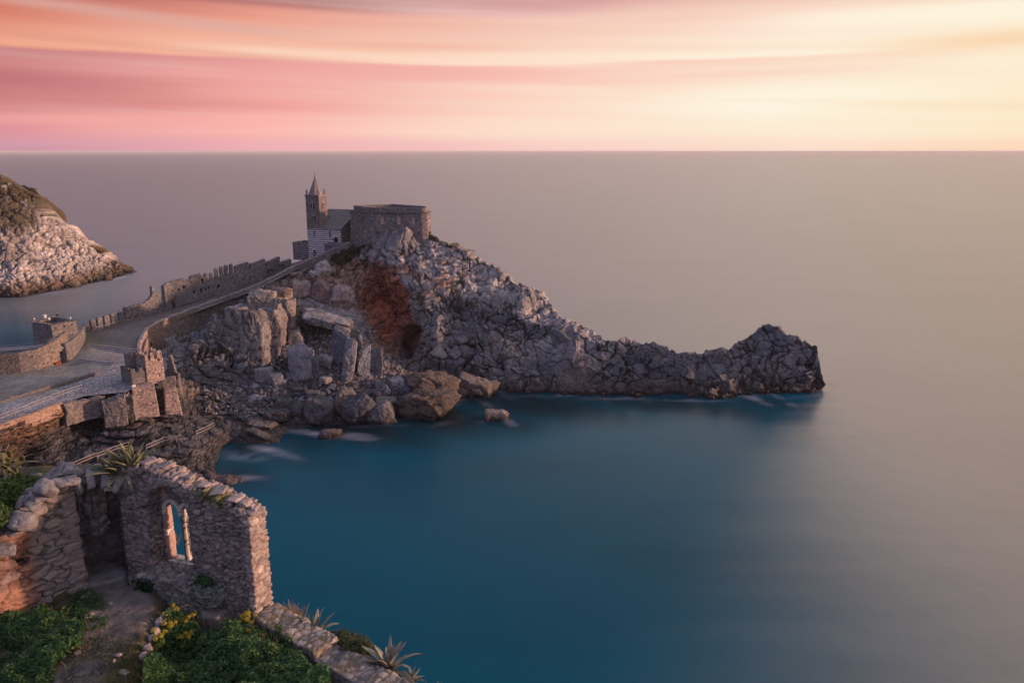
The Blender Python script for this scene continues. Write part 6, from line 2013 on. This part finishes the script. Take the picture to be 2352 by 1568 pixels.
def agave(label, loc, n, L, w, seed, el0=.2, el1=1.35, colr=(.11, .16, .13), edge=(.42, .38, .16), curl=-.4, group='agaves on the walls and cliff edge', azr=(0, 6.283), tw=.3):
    r_ = np.random.RandomState(seed)
    o = thing('agave', label, 'agave', tuple(loc), group)
    for i in range(n):
        t = i / max(n - 1, 1)
        az = (i * 2.399 + r_.uniform(-.25, .25)) % 6.283
        az = azr[0] + az / 6.283 * (azr[1] - azr[0])
        el = lerp(el0, el1, t) + r_.uniform(-.1, .1)
        LL_ = L * r_.uniform(.75, 1.1) * (1 - .25 * t)
        V, Q, C = agave_leaf(np.array(loc) + np.array([math.sin(az), math.cos(az), 0]) * w * .5 * (1 - t), az, el, LL_, w * r_.uniform(.85, 1.1), curl * (1.1 - t) * r_.uniform(.3, 1.5), r_.uniform(-tw, tw), np.array(colr) * r_.uniform(.8, 1.15), np.array(edge), i)
        link('leaf', np_mesh('leaf', V, Q, col=C), M_AGAVE, o)
    return o


agave('large blue green agave with yellow leaf edges on top of the arch, left rosette', Wy(272, 1084, 23.4), 16, 1.15, .25, 51, azr=(2.9, 7.6), el0=.15, el1=1.25)
agave('upright agave with sunlit yellow edges on top of the arch, right rosette', Wy(303, 1076, 23.6), 17, 1.1, .22, 52, el0=.55, el1=1.5, colr=(.15, .19, .13))
agave('small drooping agave offset below the two rosettes on the arch', Wy(292, 1092, 22.9), 4, .6, .12, 53, el0=-.7, el1=-.1, azr=(2.4, 3.6), curl=-.8)
PALE = (.24, .26, .22)
agave('dried twisted agave beside the parapet at the pillar foot', on_ground(722, 1462) + [0, 0, .0], 18, 1.25, .17, 54, el0=.25, el1=1.3, colr=PALE, edge=(.38, .34, .26), curl=-1.6, tw=1.2)
agave('pale agave with one leaf curled over right of the round green bush', on_ground(892, 1536) + [0, 0, .05], 18, 1.2, .17, 55, el0=.2, el1=1.35, colr=PALE, edge=(.42, .38, .28), curl=-1.2, tw=.9)
agave('pale agave at the bottom edge between the two others', on_ground(945, 1562) + [0, 0, .0], 15, 1.0, .16, 56, el0=.1, el1=1.2, colr=PALE, edge=(.42, .38, .28), curl=-1.3, tw=.9)
agave('small upright agave tips at the lowest right of the cliff edge', on_ground(1008, 1580) + [0, 0, .0], 12, .9, .11, 57, el0=.6, el1=1.45, colr=PALE, edge=(.42, .38, .28), curl=-.5)
# round bushes and dry grass outside the parapet
bush('bush', 'round olive green bush beyond the parapet between two agaves', 'bush', ((790, 1490), (815, 1500), (835, 1512), (800, 1510)), .45, 7000, .035, [(.06, .085, .03), (.085, .11, .04), (.10, .10, .05), (.05, .07, .03)], .35, 61)
bush('bush', 'smaller round green bush beyond the parapet at the bottom edge', 'bush', ((880, 1568), (900, 1572)), .35, 3000, .032, [(.07, .10, .035), (.09, .11, .045)], .15, 62)


DRY = [(.40, .24, .12), (.32, .20, .11), (.45, .32, .16), (.22, .16, .08)]
tuft('rusty dry flower stems growing behind the pillar foot', 662, 1432, 700, .55, .22, DRY, 71)
tuft('golden dry grass strip between dried agave and parapet', 730, 1478, 600, .3, .3, DRY, 72)
tuft('yellowish grass below the round olive bush', 800, 1528, 900, .3, .45, DRY + [(.12, .13, .04)], 73)
tuft('thin dry grass by the second pale agave', 870, 1545, 500, .25, .3, DRY, 74)
tuft('green and straw grass under the prickly pear', 30, 1100, 900, .4, .7, DRY + [(.10, .11, .04), (.08, .1, .03)], 75, dz=.4)
tuft('tiny dead twig standing in the marble window', 410, 1290, 14, .5, .05, DRY, 76, dz=1.2)
leaf_cloud('bush', 'low green creeper beside the red sedum wall', 'bush', [Wy(x, y, d) for x, y, d in ((110, 1098, 26.2), (135, 1100, 26.0), (152, 1106, 25.8), (90, 1096, 26.4))], .42, 2200, .05, GREEN, seed=77, flat=.5)
tuft('straw coloured grass on the bank behind the left wall', 70, 1105, 1200, .35, .8, DRY + [(.09, .10, .04), (.07, .09, .03), (.06, .09, .03)], 79, dz=.1)
tuft('patchy green grass on the bank under the railing', 130, 1098, 1000, .3, .8, [(.09, .10, .04), (.07, .09, .03), (.06, .09, .03), (.2, .15, .08)], 80, dz=.1)
# moss plants on the window wall top
for i, (u, lb) in enumerate(((3.45, 'small green wall plant on the coping, nearer the arch'), (4.0, 'small green wall plant on the coping, nearer the pillar'))):
    p = WP(u, .05, float(ww_top(np.array([u]))[0]) - .05)
    leaf_cloud('wall_plant', lb, 'plant', [p, (p[0] + .12, p[1] - .05, p[2] - .06)], .14, 350, .03, [(.09, .10, .03), (.13, .13, .04), (.05, .07, .02)], seed=78 + i)

# prickly pear at the left edge
pp0 = Wy(4, 1098, 26.5)
pc_ = thing('prickly_pear', 'prickly pear cactus with backlit round pads at the left edge', 'cactus', tuple(pp0))


def pad(base, az, el, L, w, col, par):
    import bmesh
    bm = bmesh.new(); bmesh.ops.create_icosphere(bm, subdivisions=3, radius=1.0)
    D = np.array([v.co[:] for v in bm.verts]); F = [[v.index for v in f.verts] for f in bm.faces]; bm.free()
    d = np.array([math.cos(el) * math.sin(az), math.cos(el) * math.cos(az), math.sin(el)])
    s = np.array([math.cos(az + .6), -math.sin(az + .6), 0.0]); s -= d * (s @ d); s /= np.linalg.norm(s); nn_ = np.cross(d, s)
    k = .75 + .25 * D[:, 2]
    P = np.array(base) + d * L / 2 + (D[:, 0] * k)[:, None] * s * w / 2 + D[:, 2:3] * d * L / 2 + D[:, 1:2] * nn_ * .03
    ed = np.hypot(D[:, 0], D[:, 2])
    c = mixc(np.array(col), (.50, .36, .12), sstep(.9, 1.0, ed) * .6)
    link('pad', np_mesh('pad', P, None, F, col=c), M_AGAVE, par)
    return np.array(base) + d * L * .96


r_ = np.random.RandomState(9)
tips = [pp0 + np.array([dx, dy, dz]) for dx, dy, dz in ((0, 0, 0), (.35, .1, -.1), (-.2, 0, .1), (.55, 0, .05))]
lvl = tips
for it in range(4):
    nxt = []
    for p in lvl:
        for q in range(1 if it % 2 else 2):
            t = pad(p, r_.uniform(0, 6.28), r_.uniform(.5, 1.4) if it else r_.uniform(.7, 1.4), r_.uniform(.32, .42), r_.uniform(.2, .27), np.array((.10, .12, .06)) * r_.uniform(.7, 1.4) + [.05 * r_.rand(), 0, 0], pc_)
            nxt.append(t)
    lvl = nxt[:9]
agave('grey green agave leaves arching out beneath the prickly pear', Wy(14, 1068, 26.3), 7, 1.1, .12, 58, el0=.0, el1=.6, azr=(.6, 2.6), curl=-.7, colr=(.16, .18, .14))

# ================================================================== rockfall on the beach
def surf(X, Y):
    """point of the shore or cliff seen at a photo position"""
    a = Wz(X, Y, float(L_Z(X, Y)))
    b = Wy(X, Y, float(H_D(X, Y)))
    in_h = (380 < X < 1895) and (float(H_TOP(X)) < Y < float(H_BOT(X)))
    in_l = (X < 1060) and (float(L_TOP(X)) < Y)
    if in_h and in_l: return a if a[1] < b[1] else b
    return b if in_h else a


BLUE = (.235, .24, .27); SLATE = (.135, .142, .17); DKG = (.095, .097, .11); BRN = (.125, .098, .082); PALE_ = (.34, .30, .285); OCH = (.30, .21, .155)
HERO = [  # X, Y, width, height, depth/width, rot, colour, strata, label
    (690, 836, 56, 78, .45, (-.25, -.05, .15), BLUE, .1, 'large pale blue leaning slab with a cracked flat face, left of the gully'),
    (724, 846, 20, 52, .9, (-.1, -.1, .1), SLATE, .2, 'narrow slab standing right against the large leaning slab'),
    (783, 806, 42, 84, .6, (-.15, 0, -.1), SLATE, .15, 'tall dark blue slab with a pale tip at the back of the standing group'),
    (801, 838, 25, 106, .9, (-.1, .16, .1), BLUE, .35, 'longest narrow slab leaning to the right in the standing group'),
    (824, 802, 20, 62, 1.0, (-.1, -.05, .1), SLATE, .3, 'thin upright slab behind the longest one'),
    (836, 832, 30, 66, .9, (-.1, .14, .25), BLUE, .3, 'pale wedge shaped slab right of the longest one'),
    (862, 832, 34, 56, .8, (-.1, .06, 0), SLATE, .25, 'broad grooved slab at the right end of the standing group'),
    (858, 800, 24, 20, 1.0, (0, 0, .4), OCH, 0, 'small ochre boulder above the grooved slab'),
    (910, 890, 34, 38, .9, (.1, .15, .5), BLUE, .25, 'tilted square block with a pale face near the water'),
    (880, 899, 38, 28, .9, (.1, -.2, .3), SLATE, .4, 'thin bedded block left of the tilted square one'),
    (932, 896, 42, 26, .9, (.1, .25, -.2), SLATE, .4, 'thin bedded block right of the tilted square one'),
    (998, 893, 98, 50, .8, (0, .12, .1), BRN, .2, 'big brownish rounded boulder behind the largest one by the water'),
    (981, 930, 108, 64, .8, (0, .05, -.15), BRN, .25, 'largest brown boulder standing in the water at the right of the beach'),
    (793, 922, 50, 52, .9, (.1, .2, .3), (.16, .145, .13), .1, 'brownish grey block balanced above the dark shoreline boulders'),
    (825, 944, 54, 56, .8, (.1, -.1, 0), DKG, .1, 'dark rounded boulder at the water line, centre of the beach'),
    (878, 951, 50, 42, .9, (.1, .15, .2), (.15, .145, .15), .1, 'wedge boulder dipping into the water right of the dark rounded one'),
    (734, 941, 68, 48, .8, (.1, .15, 0), DKG, .15, 'wide dark boulder at the water line left of the balanced block'),
    (719, 909, 34, 26, .9, (0, 0, .4), (.13, .13, .145), .1, 'blue black boulder just above the wide dark one'),
    (652, 933, 42, 28, .9, (.1, .3, .2), DKG, .3, 'dark striped slab tipped to the right on the left beach'),
    (638, 954, 52, 26, .8, (0, .1, 0), (.09, .088, .09), .1, 'low black boulder at the water line on the left beach'),
    (687, 943, 28, 34, .9, (.1, .2, 0), (.10, .10, .11), .1, 'egg shaped dark boulder between the two groups at the water line'),
    (605, 861, 40, 34, .9, (0, 0, .3), BLUE, .1, 'blue grey block at the foot of the rock columns'),
    (634, 874, 28, 28, .9, (.2, .1, .6), BLUE, .1, 'angular blue block right of the one below the columns'),
    (658, 813, 28, 26, .9, (0, 0, 0), (.2, .19, .19), .1, 'rough block tucked beneath the pale upright rock'),
    (679, 782, 32, 42, .8, (0, .05, 0), PALE_, .0, 'pale orange upright rock on the talus slope'),
    (683, 757, 13, 12, 1, (0, 0, 0), (.42, .39, .37), .0, 'small white rock perched above the pale upright one'),
    (753, 829, 22, 22, 1, (.3, .2, 0), PALE_, .0, 'pale boulder in the gully left of the standing slabs'),
    (741, 822, 16, 16, 1, (.3, .2, 1), PALE_, .0, 'smaller pale boulder beside it in the gully'),
    (748, 872, 24, 15, 1, (0, 0, 1), PALE_, .0, 'flat pale stone below the gully'),
    (752, 733, 112, 22, .7, (.1, .22, .05), (.25, .25, .265), .2, 'long tilted ledge block with a smooth blue top high on the slope'),
    (783, 684, 42, 40, .9, (0, .2, 0), (.36, .29, .27), .0, 'rounded pinkish boulder stuck in the hollow, right one'),
    (741, 674, 36, 40, .9, (0, -.1, 0), (.27, .2, .18), .0, 'rounded brown boulder stuck in the hollow, left one'),
    (742, 620, 26, 28, 1, (0, 0, 0), (.42, .37, .35), .0, 'rounded pale boulder at the rim above the hollow'),
    (719, 629, 18, 16, 1, (0, 0, 0), (.42, .37, .35), .0, 'smaller pale boulder left of the rim boulder'),
    (1091, 892, 90, 46, .7, (0, .28, 0), (.17, .15, .14), .1, 'low dark boulder in the water right of the beach'),
    (887, 927, 42, 26, .9, (0, .1, .4), (.16, .15, .15), .2, 'flat block resting behind the wedge boulder'),
    (565, 714, 36, 26, 1, (.1, 0, .2), (.24, .245, .265), .1, 'two toned block on top of the left rock column'),
    (551, 709, 20, 20, 1, (.1, 0, .9), (.25, .25, .27), .1, 'small rounded block at the left of the column top'),
    (612, 712, 34, 22, 1, (.2, .1, .2), (.25, .26, .28), .1, 'smooth pale block capping the middle rock column'),
    (484, 750, 14, 22, 1, (0, 0, 0), (.22, .21, .22), .2, 'small pinnacle block against the ramp wall'),
    (545, 772, 60, 128, .9, (-.12, .04, .2), (.20, .195, .205), .9, 'tall banded rock column, second from the ramp wall'),
    (586, 790, 60, 152, .9, (-.12, -.03, -.1), (.22, .21, .21), .9, 'tallest banded rock column, in the middle of the row'),
    (624, 782, 54, 146, .9, (-.12, .05, .15), (.23, .205, .20), .9, 'tall banded rock column right of the tallest one'),
    (656, 748, 46, 110, .9, (-.12, 0, 0), (.25, .215, .195), .8, 'shorter warm banded column at the right end of the row'),
    (508, 778, 50, 100, .9, (-.12, .06, .1), (.17, .17, .18), .9, 'short dark banded column nearest the ramp wall'),
    (604, 695, 60, 52, .8, (-.1, .05, .2), (.30, .265, .245), .25, 'broad pale block standing above the row of columns'),
    (648, 690, 44, 62, .8, (-.1, .1, -.1), (.33, .26, .22), .25, 'warm cracked block above the right end of the columns'),
    (690, 665, 40, 40, .8, (-.1, 0, .3), (.33, .27, .24), .1, 'squarish warm block at the left rim of the hollow'),
]
for i, (X, Y, w_, h_, dr, rot, colr, st_, lb) in enumerate(HERO):
    f_ = .25 if h_ < 85 or X > 700 else .05
    p = surf(X, Y + h_ * f_)
    s = p[1] / float(ray(X, Y + h_ * f_)[1]) / FPX
    q = Wy(X, Y, p[1] - .15 * w_ * s)
    stone('boulder', q, (w_ * s * .70, w_ * dr * s * .70, h_ * s * .72), rot, np.array(colr) * 1.0, M_BLOCK, 1000 + i, sub=5, planes=12, label=lb, cat='boulder', box='round' not in lb and 'egg' not in lb and 'rough' not in lb, strat=st_, rnd=.09, colvar=.6, rough=.10 if w_ > 80 else .07)
for i, (X, Y, w_, h_, z0, rot, colr, lb) in enumerate(((1139, 957, 58, 30, .35, (0, .12, 0), (.24, .20, .185), 'single brown rock standing clear of the shore in the cove'), (757, 1000, 50, 22, .2, (0, .05, .2), (.16, .12, .115), 'flat reddish rock awash in front of the beach'),
                                                      (599, 979, 66, 22, .7, (0, .08, 0), (.16, .145, .14), 'layered oval rock on the ledges at the left of the beach'), (608, 1004, 84, 15, .4, (0, .24, -.35), (.12, .11, .11), 'long dark slab sliding into the water at the left of the beach'),
                                                      (1212, 902, 14, 8, .2, (0, 0, 0), (.16, .13, .12), 'tiny rock at the water line below the headland'), (748, 972, 50, 8, .1, (0, 0, 0), (.10, .08, .08), 'nearly drowned rock just off the beach'))):
    p = Wz(X, Y, z0); s = p[1] / float(ray(X, Y)[1]) / FPX
    stone('rock', p, (w_ * s * .7, w_ * s * (.22 if w_ > 70 else .45), h_ * s * .72), rot, colr, M_BLOCK, 1100 + i, sub=5, planes=11, label=lb, cat='rock', strat=.25, rnd=.1, rough=.06)

# smaller boulders: shared shapes, one object each
VAR = []
PALS = [(BLUE, 'blue grey'), (SLATE, 'slate grey'), (DKG, 'dark grey'), ((.19, .175, .165), 'brownish grey')]
for v in range(6):
    for pi_, (pc2, nm) in enumerate(PALS):
        P, F = stone_mesh((1, .8, .72), 1300 + v, 3, 9, .07)
        g = fbm(P * 2.5, 4, v); f1, f2, rid = voro(P * 1.7, v)
        c = np.array(pc2)[None] * (1.1 + .35 * g + .2 * (rid - .5))[:, None] * (1 - .4 * sstep(.1, 0, f2 - f1))[:, None]
        me = np_mesh('boulder', P, None, F, col=c); me.materials.append(M_BLOCK)
        VAR.append((me, nm, pi_))
rs2 = np.random.RandomState(77)
SMALL = []
ZONES = [  # x0,x1,y0,y1,count,wmin,wmax,palettes,where
    (560, 690, 905, 965, 62, 7, 20, (0, 1, 2), 'on the left part of the beach'),
    (690, 800, 888, 965, 62, 8, 24, (0, 1, 2), 'in the middle of the beach'),
    (800, 960, 880, 962, 60, 8, 24, (1, 2, 3), 'on the right part of the beach'),
    (585, 700, 848, 900, 38, 8, 20, (0, 1), 'below the rock columns'),
    (845, 935, 800, 880, 34, 6, 16, (3, 3, 0), 'under the rust red scar'),
    (470, 590, 888, 940, 34, 4, 11, (1, 2, 0), 'on the gravel beside the ledges'),
]
for (x0, x1, y0, y1, n, a, b_, pp_, where) in ZONES:
    for i in range(n):
        X = rs2.uniform(x0, x1); Y = rs2.uniform(y0, y1)
        if X < 640 and Y > 955: continue
        p = surf(X, Y)
        if p[2] < -.3: continue
        s = p[1] / float(ray(X, Y)[1]) / FPX
        w_ = lerp(a, b_, rs2.rand() ** 1.8) * s * .7
        me, nm, k = VAR[rs2.randint(6) * 4 + pp_[rs2.randint(len(pp_))]]
        o = bpy.data.objects.new('boulder', me); COL.objects.link(o)
        o.location = (p[0], p[1] - w_ * .3, p[2] + w_ * .25)
        o.scale = (w_ * rs2.uniform(.8, 1.3), w_ * rs2.uniform(.7, 1.2), w_ * rs2.uniform(.5, 1.1))
        o.rotation_euler = tuple(rs2.uniform(-.6, .6, 2)) + (rs2.uniform(0, 6.28),)
        SMALL.append((X, Y, w_, nm, o))

SHORT = ['leaning blue slab', 'narrow slab by the gully', 'tall dark blue slab', 'longest narrow slab', 'thin upright slab', 'pale wedge slab', 'broad grooved slab', 'ochre boulder', 'tilted square block', 'left thin bedded block', 'right thin bedded block', 'big brownish boulder', 'largest brown boulder', 'balanced brownish block', 'dark rounded boulder', 'dipping wedge boulder', 'wide dark boulder', 'blue black boulder', 'dark striped slab', 'low black boulder', 'egg shaped boulder', 'blue grey column foot block', 'angular blue block', 'rough tucked block', 'pale upright rock', 'small perched white rock', 'pale gully boulder', 'smaller pale gully boulder', 'flat pale stone', 'long tilted ledge block']
seen = {}
for X, Y, w_, nm, o in SMALL:
    k = min(range(len(SHORT)), key=lambda i: (HERO[i][0] - X) ** 2 + (HERO[i][1] - Y) ** 2)
    hx_, hy_, hw_, hh_ = HERO[k][:4]
    dx, dy = (X - hx_) / hw_, (Y - hy_) / hh_
    rel = ('right of' if dx > 0 else 'left of') if abs(dx) > abs(dy) else ('below' if dy > 0 else 'above')
    far_ = '' if max(abs(dx), abs(dy)) < 1.1 else 'well '
    sz = 'tiny' if w_ < .55 else ('small' if w_ < .85 else 'middling')
    lb = sz + ' ' + nm + ' boulder ' + far_ + rel + ' the ' + SHORT[k]
    seen.setdefault(lb, []).append((X, o, 'boulders round the ' + SHORT[k]))
ORD = ['leftmost', 'second', 'third', 'fourth', 'fifth', 'sixth', 'seventh', 'eighth', 'ninth', 'tenth', 'eleventh', 'twelfth']
for lb, L_ in seen.items():
    L_.sort(key=lambda q: q[0])
    for i, (X, o, g_) in enumerate(L_):
        tail = '' if len(L_) == 1 else (', ' + ORD[min(i, 11)] + (' of them' if i == 0 else ' from left'))
        tag(o, lb + tail, 'boulder', g_)


def gravel(name, label, poly_boxes, n, smin, smax, pal, seed, mat):
    import bmesh
    bm = bmesh.new(); bmesh.ops.create_icosphere(bm, subdivisions=1, radius=1.0)
    D = np.array([v.co[:] for v in bm.verts]); F = np.array([[v.index for v in f.verts] for f in bm.faces]); bm.free()
    r = np.random.RandomState(seed); Vs = []; Cs = []
    pal = np.array(pal)
    for i in range(n):
        x0, x1, y0, y1 = poly_boxes[r.randint(len(poly_boxes))]
        X = r.uniform(x0, x1); Y = r.uniform(y0, y1); p = surf(X, Y)
        if p[2] < -.1: continue
        s = lerp(smin, smax, r.rand() ** 2.5)
        A = r.normal(size=(3, 3)); A, _ = np.linalg.qr(A)
        V = (D * (1 + .25 * r.normal(size=(len(D), 1)))) @ np.diag([1, .8, .6]) @ A * s + p + [0, -s * .2, s * .2]
        Vs.append(V); Cs.append(np.tile(pal[r.randint(len(pal))] * r.uniform(.7, 1.3), (len(D), 1)))
    k = len(Vs); T = (F[None] + (np.arange(k) * len(D))[:, None, None]).reshape(-1, 3)
    me = np_mesh(name, np.concatenate(Vs), None, T, col=np.concatenate(Cs), smooth=False)
    tag(link(name, me, mat), label, kind='stuff')


gravel('scree', 'small stones and gravel filling the beach and the talus slope', [(470, 640, 880, 950), (540, 960, 880, 965), (690, 880, 740, 880), (845, 925, 815, 885), (845, 925, 825, 885), (690, 830, 770, 870)], 5200, .14, .55, [BLUE, SLATE, DKG, (.21, .18, .165), (.15, .12, .115), PALE_], 5, M_BLOCK)

# gulls
M_GULL = mat_plain('gull_feathers', (.72, .70, .70), (.5, .5, .52), 8, .7, 0)


def gull(p, az, lb):
    o = thing('seagull', lb, 'seagull', tuple(p))
    P, F = None, None
    import bmesh
    bm = bmesh.new(); bmesh.ops.create_icosphere(bm, subdivisions=3, radius=1.0)
    D = np.array([v.co[:] for v in bm.verts]); F = [[v.index for v in f.verts] for f in bm.faces]; bm.free()
    x = D[:, 0]
    rad = np.interp(x, [-1, -.6, 0, .45, .6, .8, 1], [.25, .6, 1, .8, .5, .62, .5])
    V = np.stack([x * .30, D[:, 1] * .10 * rad, D[:, 2] * .11 * rad + .16 + np.interp(x, [-1, 0, .5, .75, 1], [.06, 0, .06, .17, .15])], 1)
    c, s = math.cos(az), math.sin(az)
    V = np.stack([V[:, 0] * c - V[:, 1] * s, V[:, 0] * s + V[:, 1] * c, V[:, 2]], 1) + p
    link('body', np_mesh('body', V, None, F, col=np.full((len(V), 3), .7)), M_GULL, o)
    for sd in (-1, 1):
        b = MB(); q = np.array(p) + [-s * .04 * sd, c * .04 * sd, 0]; b.tube(tuple(q), tuple(q + [0, 0, .1]), .012, 4); b.build('leg', M_TERRA, o)
    q = np.array(p) + [c * .27, s * .27, .32]
    b = MB(); b.tube(tuple(q), tuple(q + [c * .1, s * .1, -.02]), .02, 5, .004); b.build('beak', M_TERRA, o)


for X, Y, lb in ((1208, 897, 'white gull on the tiny rock below the headland'), (1078, 866, 'white gull on the low dark boulder right of the beach'), (971, 876, 'white gull on the big boulder behind the largest one')):
    p = surf(X, Y + 6)
    gull(Wy(X, Y + 2, p[1] - 1.2), .4, lb)


# ================================================================== sea air
def haze():
    b = MB(); b.box((0, 20000, 28.2), (90000, 120000, 58.4))
    m = bpy.data.materials.new('haze_air'); m.use_nodes = True
    n = m.node_tree.nodes; n.remove(n['Principled BSDF'])
    v = n.new('ShaderNodeVolumePrincipled')
    v.inputs['Color'].default_value = (.96, .93, .93, 1)
    v.inputs['Density'].default_value = 4.4e-5
    m.node_tree.links.new(v.outputs[0], n['Material Output'].inputs['Volume'])
    tag(b.build('haze', m), 'thin sea haze over the water', kind='stuff')


haze()
